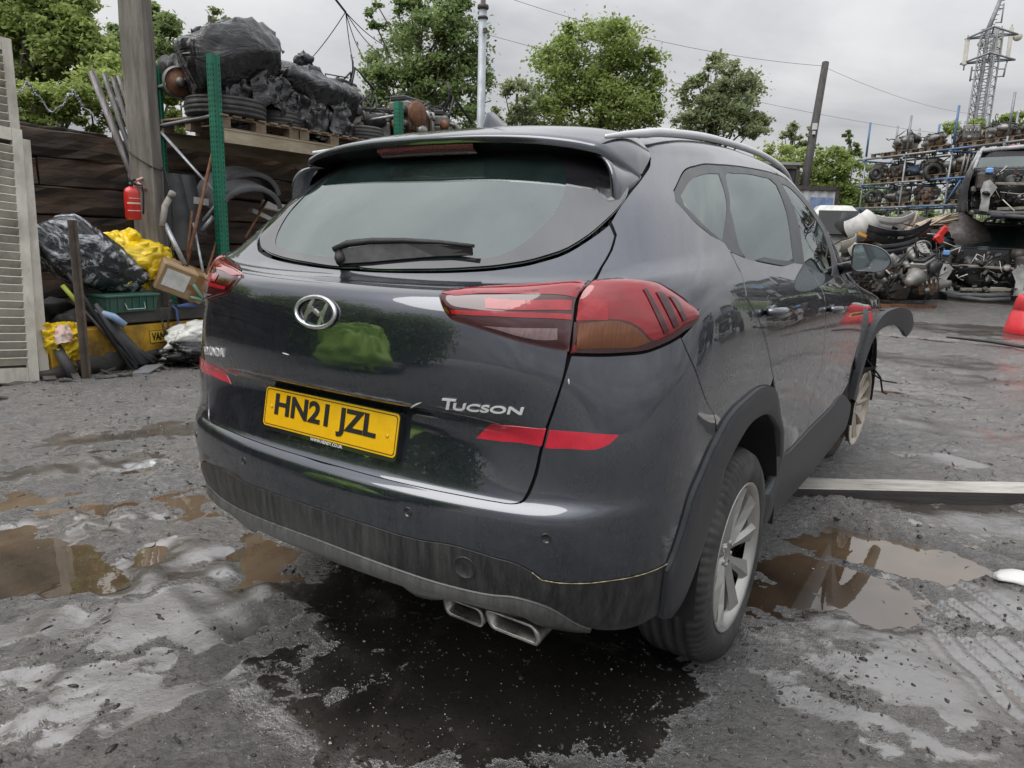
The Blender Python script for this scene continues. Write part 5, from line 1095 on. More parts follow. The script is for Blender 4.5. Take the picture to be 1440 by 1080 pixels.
mb = MB(); mb.tube([(-5.60, 2.62, 1.72), (-5.55, 2.70, 1.76), (-5.58, 2.82, 1.80), (-5.64, 2.9, 1.83)], .012, 6); mb.tube([(-5.56, 2.62, 1.70), (-5.54, 2.6, 1.62), (-5.56, 2.66, 1.58)], .010, 6).tube([(-5.56, 2.66, 1.72), (-5.53, 2.72, 1.66)], .014, 6)
tag(mb.build('rag_tie', mat('red and white rag', (.55, .10, .08), (.70, .62, .58), 30, (.7, .8))), 'red and white rag tie knotted round the leaning pipes', 'tie')
# yellow ramp block with a black beam on it
t = thing('yellow_barrier', 'chipped yellow steel block lettered VAN under the black beam', 'barrier', (-5.22, 3.3, 0))
mb = MB(); mb.box((0, 0, .20), (.22, 3.5, .40), bev=.012); mb.box((.112, -1.18, .2), (.012, .05, .38)).box((.112, .55, .2), (.012, .05, .38)); mb.build('block', YELLOWP, t)
mb = MB()
for k in range(14): mb.blob((.115, -1.7+k*.26+random.uniform(-.05, .05), .03+random.uniform(0, .05)), (.014, .16, .06+.05*random.random()), .5, 2, k)
mb.build('tar_stain', BLKTIMB, t)
def side_text(s, h, w, loc, name, m, par, bold=.02):
    v, f = text_mesh(s, h, w, .003, bold); mb = MB(); mb.add(np.stack([loc[0]-v[:, 1]+.003, loc[1]+v[:, 0], loc[2]+v[:, 2]], 1), f); return mb.build(name, m, par)
MB().box((.1125, -.80, .275), (.004, .155, .12)).build('sticker', mat('yellow sticker', (.62, .40, .03), (.66, .44, .05), 20, (.5, .6)), t)
side_text('VAN', .075, .125, (.1155, -.862, .238), 'lettering', INK, t, .03)
mb = MB()
for a, b in (((-.880, .217), (-.720, .217)), ((-.720, .217), (-.720, .333)), ((-.720, .333), (-.880, .333)), ((-.880, .333), (-.880, .217))): mb.tube([(.1155, a[0], a[1]), (.1155, b[0], b[1])], .0022, 4)
mb.build('sticker_border', INK, t)
mb = MB(); mb.box((0, 0, .47), (.20, 2.9, .125), bev=.01); o = mb.build('black_beam', BLKTIMB); o.location = (-5.20, 3.55, 0); o.rotation_euler = (math.radians(-.6), 0, 0); tag(o, 'blackened square beam lying on top of the yellow block', 'beam')
# green crate
t = thing('green_crate', 'dirty green plastic crate under the film-wrapped bundle', 'crate', (-5.22, 2.26, .53)); gc_ = mat('dirty green plastic', (.012, .075, .050), (.035, .13, .095), 9, (.45, .6), dirt=((.07, .065, .055), .7))
mb = MB(); mb.box((0, 0, .07), (.30, .46, .14), taper=(1.06, 1.04)); mb.box((0, 0, .148), (.35, .51, .022), bev=.006)
for k in range(7): mb.box((.158, -.2+k*.067, .075), (.012, .012, .12))
mb.build('body', gc_, t); mb = MB(); mb.tube([(.165, -.08, .085), (.20, -.075, .03), (.20, .09, .03), (.165, .1, .085)], .006, 6); mb.build('handle', GALV, t)
# film-wrapped bundle, sheets, bags
mb = MB(); mb.facets((0, 0, 0), (.28, .70, .32), 3, 26, 12, 5, .03); o = mb.build('wrapped_bundle', WRAPBLK); o.location = (-5.42, 2.10, 1.00); o.rotation_euler = (math.radians(-31), math.radians(6), math.radians(3)); tag(o, 'bulky black bundle wrapped in shiny clear film, lying at a slant', 'bundle')
rs = np.random.default_rng(4)
mb = MB()
def crumple(mb, c, sz, nrm, seed, fold=.06, n=30, fr=1.5):
    """a crumpled folded sheet"""
    R = Vector(nrm).to_track_quat('Z', 'Y').to_matrix(); u = np.linspace(-1, 1, n); X, Y = np.meshgrid(u, u); p = np.stack([X.ravel()*fr, Y.ravel()*fr, np.full(n*n, seed*3.1)], 1)
    z = fold*2.0*(np.abs(fbm3(p, 3))-.3)-.12*(X.ravel()**2+Y.ravel()**2)*sz[2]; wob = 1+.10*fbm3(p*.6+9, 2)
    P = np.stack([X.ravel()*sz[0]*wob, Y.ravel()*sz[1]*wob, z], 1)@np.array(R).T+np.array(c); mb.grid(P.reshape(n, n, 3))
    return mb
crumple(mb, (-5.32, 2.42, 1.06), (.17, .30, .9), (.9, -.1, .5), 2, .06); crumple(mb, (-5.28, 2.72, 1.0), (.22, .17, .5), (.8, .35, .35), 5, .05); mb.blob((-5.38, 2.55, 1.0), (.14, .30, .16), .25, 4, 8, 2)
tag(mb.build('yellow_sheet', BAGYEL), 'bright yellow plastic sheet draped over the junk above the cardboard box', 'sheet')
t = thing('cardboard_box', 'battered cardboard parcel with a white label, tipped on its corner', 'box', (-5.20, 2.82, .80), rot=(math.radians(-24), math.radians(12), math.radians(-24)))
CARD = mat('brown cardboard', (.26, .17, .09), (.38, .27, .16), 8, (.7, .85), dirt=((.12, .08, .05), .6)); mb = MB(); mb.box((0, 0, 0), (.34, .44, .28), bev=.012); mb.build('carton', CARD, t)
MB().box((.172, -.07, .01), (.004, .22, .17)).build('label', mat('white paper label', (.60, .60, .58), (.72, .72, .70), 20, (.6, .7), dirt=((.35, .33, .30), .6)), t)
MB().box((.1725, .13, 0), (.003, .06, .284)).box((0, .13, .1415), (.345, .06, .003)).box((.1725, .13, .0), (.0045, .18, .05)).build('tape', mat('brown parcel tape', (.20, .10, .035), (.26, .14, .06), 10, (.25, .4)), t)
t = thing('rubbish_sack', 'white sack half wrapped in torn black polythene, lying against the yellow block', 'sack', (-4.92, 2.86, .17))
MB().blob((0, 0, .08), (.22, .38, .16), .22, 5, 12, 2.2).build('white_sack', BAGWHT, t); MB().blob((.05, -.02, -.03), (.22, .42, .13), .25, 5, 31, 2.4).build('black_film', BAGBLK, t)
t = thing('carrier_bag', 'crumpled yellow and white carrier bag caught behind the upright steel bar', 'bag', (-5.05, 1.66, .33))
mb = MB(); crumple(mb, (0, 0, .05), (.15, .13, .6), (1, -.15, .4), 4, .05); crumple(mb, (-.02, .06, -.02), (.10, .16, .5), (.9, .3, .1), 7, .05); mb.build('bag', BAGYEL, t); mb = MB(); crumple(mb, (.02, -.03, .075), (.07, .08, .3), (.9, -.2, .6), 9, .02, 14); mb.build('printed_patch', mat('pink white print', (.62, .35, .30), (.72, .64, .58), 9, (.4, .5)), t)
# upright bars, poles, spade, hoses
def rod(name, a, b, r, m, label, cat, group=None, n=8, mid=None):
    mb = MB(); mb.tube([a]+([mid] if mid else [])+[b], r, n); return tag(mb.build(name, m), label, cat, group)
t = thing('steel_bar', 'flat rusty steel bar standing upright in front of the yellow block', 'bar', (-4.96, 1.74, 0)); MB().box((0, 0, .66), (.012, .055, 1.36)).box((.02, .025, .66), (.045, .008, 1.36)).build('angle_iron', mat('mud-streaked steel', (.09, .075, .065), (.19, .15, .12), 6, (.5, .8), metal=.3, dirt=((.05, .04, .035), .7)), t)
rod('black_pole', (-5.38, 1.63, 1.32), (-4.92, 2.12, .03), .020, ENGBLK, 'thin black pole slanting down past the upright steel bar', 'pole')
t = thing('spade', 'muddy spade leaning on the yellow block with its blade on the ground', 'spade', (-4.90, 2.16, 0)); MB().tube([(-.28, -.32, .62), (0, 0, .04)], .017, 8).build('shaft', ENGBLK, t); MB().box((.06, .06, .025), (.18, .24, .012), rot=(.15, -.1, .5)).build('blade', GALV, t); MB().tube([(-.36, -.40, .78), (-.28, -.32, .62)], .021, 8).build('grip', mat('lime grip', (.42, .50, .06), (.5, .58, .1), 8, (.4, .5)), t)
mb = MB(); mb.tube([(-5.12, 1.95, .56), (-5.04, 2.06, .50), (-5.0, 2.14, .42)], [.02, .036, .03], 10); tag(mb.build('blue_bottle', mat('blue white plastic', (.10, .25, .50), (.50, .55, .60), 5, (.3, .4))), 'blue and white plastic bottle wedged beside the spade handle', 'bottle')
mb = MB()
for k in range(9):
    y = 1.95+.03*k; mb.tube([(-5.12+.02*random.random(), y, .62-.04*k), (-5.06, y+.08, .40-.03*k), (-5.0+.03*random.random(), y+.22+.05*random.random(), .05)], [.022, .030, .018], 6)
tag(mb.build('rubber_strips', LINER), 'tangle of black rubber strips hanging over the yellow block', 'rubber strips')
mb = MB()
for k in range(26):
    s = k/25; y = 2.50+.13*s; z = .62-.30*math.sin(math.pi*min(1, s*1.15))-.02; a = (k % 2)*math.pi/2
    c = Vector((-5.06, y, z)); mb.tube([c+Vector((.012*math.cos(q)*math.cos(a), .010*math.sin(q)*.4+.012*math.cos(q)*math.sin(a), .017*math.sin(q))) for q in np.linspace(0, 2*math.pi, 9)[:-1]], .004, 5, closed=True)
tag(mb.build('chain', DKSTEEL), 'dark steel chain looped over the black beam', 'chain')
mb = MB(); mb.tube([(-5.10, 2.66, .56), (-5.06, 2.68, .52), (-5.065, 2.69, .40), (-5.07, 2.70, .27)], .022, 6, sy=.3); mb.tube([(-5.08, 2.70, .55), (-5.05, 2.80, .56), (-5.05, 2.88, .55)], [.016, .024, .02], 8); tag(mb.build('blue_strap', mat('blue webbing', (.03, .06, .16), (.06, .10, .24), 20, (.6, .8))), 'blue webbing strap hanging over the black beam beside the chain', 'strap')
rod('drain_pipe', (-5.12, 1.60, .28), (-5.0, 1.66, .02), .042, LINER, 'short black drain pipe end standing beside the pale board', 'pipe', n=14)
# things leaning under the rack
LEAN = 'bars and poles leaning beside the green rack'
for (p0, x0, p1, x1, r, m, lb) in (((299, 215), -5.55, (262, 375), -5.2, .018, RUST, 'longest rusty bar leaning just left of the green upright'), ((270, 297), -5.5, (263, 360), -5.25, .014, RUST, 'short rusty bar beside the dark rubber sheets'), ((306, 335), -5.5, (290, 385), -5.25, .013, RUST, 'thin rusty bar low between the taillight and green upright'), ((272, 314), -5.4, (288, 395), -5.1, .014, GALV, 'slim grey pole leaning across the rusty bars'), ((377, 278), -5.6, (345, 335), -5.4, .016, RUST, 'rusty bar leaning right of the green upright, near the car'), ((232, 315), -5.35, (260, 372), -5.15, .024, GALV, 'pale grey pole behind the cardboard box')):
    rod('leaning_bar', tuple(onx(*p0, x0)), tuple(onx(*p1, x1)), r, m, lb, 'bar', LEAN)
mb = MB(); mb.tube([tuple(onx(228, 318, -5.35)), tuple(onx(232, 290, -5.4)), tuple(onx(243, 270, -5.42))], [.030, .032, .030], 10); mb.tube([tuple(onx(240, 277, -5.4)), tuple(onx(243, 270, -5.38))], .036, 8); tag(mb.build('crank_bar', mat('chalky grey plastic', (.22, .21, .19), (.36, .34, .31), 14, (.6, .8))), 'grey cranked bar with a pale broken end beside the square post', 'bar')
for (a, b, x, lb) in (((232, 243), (258, 352), -5.7, 'dark grey rubber sheet rolled and stood beside the square post'), ((252, 245), (272, 330), -5.85, 'flatter dark rubber sheet behind the rolled one')):
    A0, A1 = onx(*a, x), onx(*b, x+.15); d = A1-A0; G_ = []
    for s in np.linspace(0, 1, 10): G_.append([A0+d*s+np.array([.05*math.sin(3*q+s)+.02*q, q*.16*(1+.1*s), 0]) for q in np.linspace(-1, 1, 9)])
    mb = MB(); mb.grid(np.array(G_)); mb.grid(np.array(G_)[:, ::-1]-np.array([.02, 0, 0])); tag(mb.build('rubber_sheet', LINER), lb, 'rubber sheet', 'rubber sheets by the post')
def arch_liner(c, r, w, rot, label):
    mb = MB(); A = []
    for a in np.linspace(.15, math.pi-.3, 22):
        rr = r*(1+.05*math.sin(3*a)); A.append([(x, rr*math.cos(a), rr*math.sin(a)) for x in np.linspace(-w, w, 6)]+[(w, (rr-.05)*math.cos(a), (rr-.05)*math.sin(a))])
    A = np.array(A); mb.grid(A); mb.grid(A[:, ::-1]*.985); o = mb.build('arch_liner', LINER); o.location = c; o.rotation_euler = rot; tag(o, label, 'arch liner', 'plastic arch liners under the rack')
arch_liner(onx(342, 300, -5.55), .36, .22, (math.radians(12), .25, -.2), 'front dusty black wheel arch liner hanging under the rack')
arch_liner(onx(338, 288, -5.85), .42, .20, (math.radians(16), .2, -.15), 'larger wheel arch liner behind the front one under the rack')
MB_ = MB(); c = onx(395, 293, -5.7); MB_.box(c, (.05, .55, .10), rot=(math.radians(-8), 0, 0), bev=.02).box(c+np.array([0, -.1, -.16]), (.08, .7, .05), rot=(math.radians(-20), 0, 0)); tag(MB_.build('bumper_bracket', mat('pale scuffed plastic', (.38, .37, .34), (.52, .51, .48), 10, (.5, .7), dirt=((.1, .1, .09), .6))), 'pale scuffed bumper bracket poking out beside the rear window', 'car part')
MB_ = MB(); c = onx(283, 283, -5.6); MB_.box(c, (.01, .17, .07), rot=(math.radians(-5), 0, 0)); tag(MB_.build('metal_plate', mat('pale metal plate', (.45, .44, .42), (.6, .59, .56), 10, (.5, .6))), 'small pale metal plate with a hole, behind the rusty bar', 'plate')
rod('brace_stick', tuple(onx(300, 305, -5.5)), tuple(onx(283, 325, -5.55)), .024, GALV, 'short galvanised strut stuck out low left of the green upright', 'strut')
MB_ = MB(); q_ = [onx(*p, -5.0) for p in ((300, 430), (290, 423), (280, 413), (272, 400))]; MB_.tube([tuple(a) for a in q_], .018, 8).tube([tuple(q_[1]), tuple(onx(268, 418, -5.0))], .014, 8); tag(MB_.build('green_tube', mat('dull green plastic', (.10, .20, .15), (.16, .28, .21), 10, (.5, .6))), 'forked dull green tube beside the cardboard box', 'tube')
mb = MB(); rs = np.random.default_rng(8)
for k in range(46):
    y = rs.uniform(1.7, 6.0); x = rs.uniform(-5.95, -5.35); mb.blob((x, y, rs.uniform(.05, .55)), (rs.uniform(.06, .2), rs.uniform(.08, .28), rs.uniform(.05, .2)), .4, 2, k+50, 2)
tag(mb.build('scrap_heap', mat('black scrap', (.008, .008, .008), (.035, .033, .031), 6, (.4, .8))), kind='stuff')
mb = MB()
for k in range(80):
    y = rs.uniform(.9, 5.0); x = -4.98+rs.normal(0, .16); L_ = rs.uniform(.05, .2); a = rs.uniform(0, 3.14); z = gz(x, y)+.012
    mb.box((x, y, z), (L_, rs.uniform(.02, .08), rs.uniform(.004, .02)), rot=(rs.normal(0, .2), rs.normal(0, .2), a))
tag(mb.build('trodden_litter', mat('grey trodden litter', (.022, .02, .018), (.13, .12, .11), 4, (.5, .8))), kind='stuff')
# ---- pallet rack
RX0, RX1, RY = -5.40, -6.45, (3.45, 6.20, 8.95)
def rack_frame(y, label):
    t = thing('rack_frame', label, 'rack upright', (RX0, y, 0), group='green pallet rack frames')
    for x in (0, RX1-RX0):
        m = MB(); w, d = .10, .085
        pts = [(-.05, -.0425), (-.05, .0425), (-.02, .0425), (-.012, .030), (.012, .030), (.02, .0425), (.05, .0425), (.05, -.0425)]
        # section faces the camera side: slotted front and flank
        m.prism([(d/2, -w/2), (d/2, -.018), (d/2-.010, -.010), (d/2-.010, .010), (d/2, .018), (d/2, w/2), (-d/2, w/2), (-d/2, -w/2)], 0, 3.03, c=(x, 0, 0)); up_ = m.build('upright', GREEN, t)
        s = MB()
        for k in range(58):
            z = .08+k*.05
            for yy in (-.033, .033): s.box((x+d/2+.0005, yy, z), (.002, .010, .022))
            for xx in (-.02, .02): s.box((x+xx, -w/2-.0005, z), (.010, .002, .022))
        s.build('slots', HOLEM, up_); MB().box((x, 0, .004), (.14, .14, .008)).build('foot_plate', GREEN, t)
    W_ = RX1-RX0
    for (xa, za, xb, zb) in ((0, 2.86, W_, 2.80), (0, 2.45, W_, 2.40), (W_, 2.36, 0, 1.62), (0, 1.60, W_, .9), (0, .42, W_, .40)):
        MB().tube([(xa, .0, za), (xb, .0, zb)], .020, 4).build('brace', GALV, t)
    return t
rack_frame(RY[0], 'nearest green slotted rack frame, left of the car'); rack_frame(RY[1], 'second green rack frame, its top just over the spoiler'); rack_frame(RY[2], 'farthest green rack frame, hidden behind the spoiler')
for i in range(2):
    for x, nm in ((RX0+.03, 'front'), (RX1, 'back')):
        mb = MB(); y0, y1 = RY[i]+.055, RY[i+1]-.055; mb.box((x, (y0+y1)/2, 2.25), (.05, y1-y0, .13)).box((x-.002, (y0+y1)/2, 2.318), (.07, y1-y0, .012)); tag(mb.build('rack_beam', BEAMW), 'stained pale %s beam carrying the pallets in the %s bay' % (nm, ('near', 'far')[i]), 'beam', 'pallet rack beams')
def pallet():
    t = thing('pallet', None, 'pallet')
    m = MB()
    for k in range(7): m.box((0, -.47+k*.157, .135), (1.15, .10, .018))
    for x in (-.5, 0, .5): m.box((x, 0, .118), (.10, 1.04, .016))
    m.build('deck_boards', PALW, t)
    for x in (-.5, 0, .5):
        m = MB(); m.box((x, 0, .009), (.10, 1.04, .018))
        for y in (-.45, 0, .45): m.box((x, y, .0635), (.098, .13, .091))
        m.build('bearer', PALW, t)
    return t
pal0 = pallet(); first = True
def put_pallet(loc, rz, label, group):
    global first
    o = pal0 if first else copy_tree(pal0); first = False
    o.location = loc; o.rotation_euler = (0, 0, rz); o['label'] = label; o['group'] = group; return o
PG = 'pallets on the rack'
DZ = 2.325
for y, lb in ((3.98, 'pallet under the larger black-wrapped load'), (5.06, 'pallet under the smaller black-wrapped load'), (5.72+.55, 'pallet with engines beside the second green frame'), (7.35, 'pallet on the far rack bay, nearer one'), (8.40, 'last pallet on the far rack bay')):
    put_pallet((-5.93, y, DZ), random.uniform(-.03, .03), lb, PG)
DECK = DZ+.146
def tyre(loc, rot, label, R=.315, w=.10, group='old tyres on the rack', hub=False):
    t = thing('old_tyre', label, 'tyre', loc, rot=rot, group=group)
    m = MB(); m.lathe([(R*.62, -w*.85), (R*.70, -w), (R*.88, -w*1.02), (R*.97, -w*.85), (R, -w*.7), (R*.985, -w*.66), (R*.985, -w*.4), (R, -w*.36), (R, -w*.05), (R*.985, -w*.02), (R*.985, w*.02), (R, w*.05), (R, w*.36), (R*.985, w*.4), (R*.985, w*.66), (R, w*.7), (R*.97, w*.85), (R*.88, w*1.02), (R*.70, w), (R*.62, w*.85)], 56, cap=False)
    m.build('rubber', RUBBER, t)
    m = MB(); m.lathe([(R*.62, -w*.85), (R*.60, 0), (R*.62, w*.85)], 40, cap=False); m.build('bead', RUBBER, t)
    return t
tyre((-5.72, 3.80, DECK+.10), (0, 0, 0), 'big old tyre lying flat under the larger black-wrapped load', .42, .10)
tyre((-5.75, 4.45, DECK+.09), (0, 0, 0), 'old tyre lying flat between the two black-wrapped loads', .31, .09)
tyre((-5.62, 5.72, DECK+.085), (0, 0, 0), 'old tyre lying flat just right of the smaller black-wrapped load', .30, .085)
tyre((-5.60, 6.75, DECK+.085), (0, 0, 0), 'old tyre lying flat right of the second green frame', .33, .085)
t = thing('wrapped_load', 'larger pallet load shrouded in crumpled black polythene', 'wrapped load', (-5.90, 4.02, DECK+.15)); m = MB(); m.facets((0, 0, .34), (.50, .66, .54), 5, 22, 15, 5, .03, flat=-.75); m.facets((.05, .42, .22), (.38, .32, .32), 8, 16, 12, 4, .04, flat=-.8)
for (c_, n_, z_, sd_) in (((.40, -.25, .18), (1, -.3, .1), .30, 1), ((.46, .15, .30), (1, .1, .3), .28, 2), ((.30, -.45, .55), (.7, -.6, .5), .26, 3), ((.25, .1, .80), (.5, .1, 1), .32, 4), ((.42, .5, .12), (1, .4, .1), .24, 5), ((.38, -.1, .02), (1, 0, -.1), .30, 6)): crumple(m, c_, (z_*.8, z_, .35), n_, sd_, .045, 22, 1.9)
m.build('polythene', BAGBLK, t)
t = thing('wrapped_load', 'smaller pallet load in black polythene with a knotted top', 'wrapped load', (-5.85, 5.02, DECK)); m = MB(); m.facets((0, 0, .36), (.46, .58, .52), 17, 20, 14, 5, .035, flat=-.8); m.blob((0, -.02, .86), (.10, .11, .10), .35, 3, 3, 2.5)
for (c_, n_, z_, sd_) in (((.40, -.2, .2), (1, -.3, .1), .28, 11), ((.42, .2, .28), (1, .2, .3), .26, 12), ((.24, -.1, .66), (.7, -.2, .8), .28, 13), ((.36, .0, .04), (1, 0, -.1), .30, 14), ((.06, -.02, .78), (.5, .2, 1), .16, 15)): crumple(m, c_, (z_*.8, z_, .35), n_, sd_, .045, 22, 1.9)
m.build('polythene', BAGBLK, t)
# hub and brake disc on an axle, by the near frame
t = thing('axle_hub', 'rusty brake hub and axle lying beside the larger black load', 'car part', (-5.95, 3.42, DECK+.33), rz=math.radians(-25))
m = MB(); m.lathe([(.0001, .05), (.05, .05), (.05, .02), (.135, .02), (.14, 0), (.135, -.02), (.0001, -.02)], 30, axis='x'); m.build('disc', RUST, t)
m = MB(); m.lathe([(.15, -.03), (.172, 0), (.15, .03)], 30, axis='x', cap=False); m.lathe([(.045, .05), (.045, .09), (.0001, .095)], 14, axis='x'); m.build('hub', ALU, t); m = MB(); m.facets((-.2, .05, .10), (.20, .22, .30), 4, 12, 8, 4, .10); m.tube([(-.1, 0, .1), (-.2, .25, .38), (-.25, .3, .5)], .03, 8); m.build('axle_casting', ENGBLK, t)
# ---- scrap engines: three kinds, copied
def engine(kind, seed):
    t = thing('scrap_engine', None, 'engine'); r = np.random.default_rng(seed)
    m = MB(); m.box((0, 0, .24), (.36, .50, .26), bev=.03).box((0, 0, .09), (.30, .44, .12), taper=(1.15, 1.1), bev=.02)
    for k in range(4): m.box((.185, -.18+k*.12, .25), (.02, .02, .22))
    m.build('block', ALU if kind != 1 else ENGBR, t)
    m = MB(); m.box((0, 0, .42), (.30, .48, .13), bev=.025)
    for k in range(4): m.tube([(.14, -.17+k*.115, .40), (.24, -.17+k*.115, .38), (.27, -.15+k*.10, .30)], .024, 7)
    m.build('cylinder_head', ALU, t)
    m = MB(); m.box((-.02, 0, .515), (.22, .46, .07), bev=.03)
    for k in range(4): m.lathe([(.028, .54), (.028, .575), (.0001, .578)], 10, (-.02, -.17+k*.113, 0))
    m.build('rocker_cover', ENGBLK if kind != 2 else ALU, t)
    m = MB()
    for (x, z, R) in ((0, .16, .085), (.12, .36, .06), (-.13, .33, .07), (.15, .20, .045)): m.lathe([(R*.4, -.27), (R, -.275), (R*.9, -.29), (R, -.305), (R*.3, -.31), (.0001, -.31)], 18, (x, 0, z), axis='y')
    m.build('pulleys', RUST if kind == 0 else DKSTEEL, t)
    m = MB(); m.lathe([(.17, .25), (.19, .29), (.13, .40), (.09, .55), (.07, .62), (.0001, .63)], 16, (0, 0, .22), axis='y'); m.build('gearbox', ALU, t)
    m = MB()
    for k in range(9):
        a = r.uniform(-.2, .2, 3)+[0, 0, .38]; b = a+r.normal(0, .16, 3); c = b+r.normal(0, .14, 3); m.tube([a, b, (b+c)/2+r.normal(0, .05, 3), c], r.uniform(.008, .02), 6)
    m.build('hoses', ENGBLK, t)
    m = MB(); m.blob((-.23, .02, .36), (.10, .24, .12), .25, 2, seed, 2); m.build('manifold', ENGBLK if kind == 0 else ALU, t); m = MB(); m.lathe([(.06, 0), (.075, .03), (.075, .10), (.05, .13), (.0001, .13)], 14, (.22, -.12, .14), axis='y'); m.build('alternator', ALU, t)
    return t
ENG = [engine(0, 3), engine(1, 5), engine(2, 9)]; ENGUSED = [False]*3
def put_engine(kind, loc, rz, label, group, s=1., rx=0.):
    o = ENG[kind] if not ENGUSED[kind] else copy_tree(ENG[kind]); ENGUSED[kind] = True
    o.location = loc; o.rotation_euler = (rx, 0, rz); o.scale = (s, s, s); o['label'] = label; o['group'] = group; return o
EG = 'scrap engines on the green rack'
for (k, y, x, dz, rz, s, lb) in ((2, 5.72, -6.0, .0, 1.2, 1.05, 'grey scrap engine right behind the smaller black load'), (0, 6.0, -6.2, .35, .3, .9, 'dark scrap engine stacked high behind the smaller black load'), (0, 6.45, -6.1, .0, 2.2, 1.0, 'scrap engine just left of the second green frame'), (1, 6.92, -5.85, .12, .1, 1.15, 'scrap engine with a big rusty pulley, right of the second green frame'), (0, 7.6, -5.85, 0, .5, 1.2, 'oily black scrap engine over the middle of the spoiler'), (2, 8.3, -5.9, 0, -.4, .85, 'low pale scrap engine left of the roof aerial')):
    put_engine(k, (x, y, DECK+dz), rz, lb, EG, s)
t = put_engine(2, (-5.9, 9.75, DECK+.10), .0, 'last scrap engine of the row, right of the roof aerial', EG, 1.05)
MB().lathe([(.16, -.03), (.17, 0), (.16, .03), (.03, .04), (.0001, .04)], 26, tuple(onx(587, 160, -5.35)), axis='x').build('brake_disc', RUST)
o = bpy.data.objects['brake_disc.004'] if 'brake_disc.004' in bpy.data.objects else [q for q in bpy.data.objects if q.name.startswith('brake_disc') and q.parent is None][0]
tag(o, 'rusty brake disc facing out beside the second green frame', 'brake disc')
mb = MB(); mb.box((-5.95, 10.1, DECK-.05), (1.1, 2.0, .25)); mb.box((-5.95, 10.1, 1.2), (1.0, 1.9, 2.2)); tag(mb.build('scrap_bin', mat('dark blue skip steel', (.03, .035, .05), (.06, .065, .08), 4, (.5, .7), dirt=((.08, .05, .035), .7))), 'dark steel bin under the last engine of the row', 'bin')
# razor wire over the wall
mb = MB()
c0 = onx(70, 150, -6.8); N_ = 150
for k in range(1): mb.tube([(-6.85+.10*math.sin(a*1.1), c0[1]-.8+a*.075, 2.42+.25*abs(math.sin(a*.55))+.02*math.sin(a*5)) for a in np.linspace(0, 26, N_)], .006, 4)
for a in np.linspace(0, 26, 240):
    p = Vector((-6.85+.10*math.sin(a*1.1), c0[1]-.8+a*.075, 2.42+.25*abs(math.sin(a*.55))+.02*math.sin(a*5))); mb.box(p, (.004, .035, .012), rot=(random.uniform(-1, 1), random.uniform(-1, 1), random.uniform(0, 3)))
tag(mb.build('razor_wire', GALV), 'loops of galvanised razor wire above the timber wall', 'razor wire')
# ---------------------------------------------------------------- trees and hedges
def leaf_mat(name, dk, md, lt):
    m, nt, b = new_mat(name); L = nt.links; g = nd(nt, 'ShaderNodeNewGeometry'); v = g.outputs['Position']
    isl = g.outputs['Random Per Island']; big = noise(nt, v, .9, 3, .6)
    f = mth(nt, 'MULTIPLY_ADD', isl, .55, mth(nt, 'MULTIPLY', mth(nt, 'SUBTRACT', big, .28), 1.0), clamp=True)
    c = ramp(nt, f, [(.08, dk), (.45, md), (.95, lt)]); L.new(c, b.inputs['Base Color']); b.inputs['Roughness'].default_value = .5; b.inputs['Specular IOR Level'].default_value = .35
    out = [n for n in nt.nodes if n.type == 'OUTPUT_MATERIAL'][0]; tl = nd(nt, 'ShaderNodeBsdfTranslucent'); L.new(c, tl.inputs[0])
    ms = nd(nt, 'ShaderNodeMixShader'); ms.inputs[0].default_value = .6; L.new(b.outputs[0], ms.inputs[1]); L.new(tl.outputs[0], ms.inputs[2]); L.new(ms.outputs[0], out.inputs[0])
    return m
LEAF_Y = leaf_mat('yellow green leaves', (.16, .21, .055), (.33, .41, .125), (.48, .55, .21))
LEAF_M = leaf_mat('mid green leaves', (.12, .17, .05), (.28, .36, .11), (.42, .50, .18))
LEAF_D = leaf_mat('dark green leaves', (.09, .135, .055), (.215, .29, .11), (.34, .42, .18))
LEAF_G = leaf_mat('grey green leaves', (.12, .15, .075), (.27, .325, .165), (.41, .46, .26))
TRUNK = mat('tree bark', (.04, .033, .026), (.11, .092, .075), 6, (.8, .95), bmp=.5, stretch=(2, 2, .5))
def leaves(C, S, r):
    """quads of size S at C with random facing; slightly folded leaves"""
    n = len(C); d = r.normal(0, 1, (n, 3)); d[:, 2] = np.abs(d[:, 2])*1.1+.42; d /= np.linalg.norm(d, axis=1, keepdims=True)
    a = np.cross(d, r.normal(0, 1, (n, 3))); a /= np.linalg.norm(a, axis=1, keepdims=True)+1e-9; b = np.cross(d, a); S = S[:, None]
    V = np.stack([C-a*S*.5, C+b*S*.30+d*S*.08, C+a*S*.55, C-b*S*.30+d*S*.08], 1); return V.reshape(-1, 3)
def leaf_obj(name, V, m, parent):
    n = len(V)//4; me = bpy.data.meshes.new(name); me.vertices.add(len(V)); me.vertices.foreach_set('co', V.astype(np.float32).ravel())
    me.loops.add(n*4); me.loops.foreach_set('vertex_index', np.arange(n*4)); me.polygons.add(n); me.polygons.foreach_set('loop_start', np.arange(n)*4); me.polygons.foreach_set('loop_total', np.full(n, 4)); me.update(calc_edges=True)
    return link(name, me, m, parent)
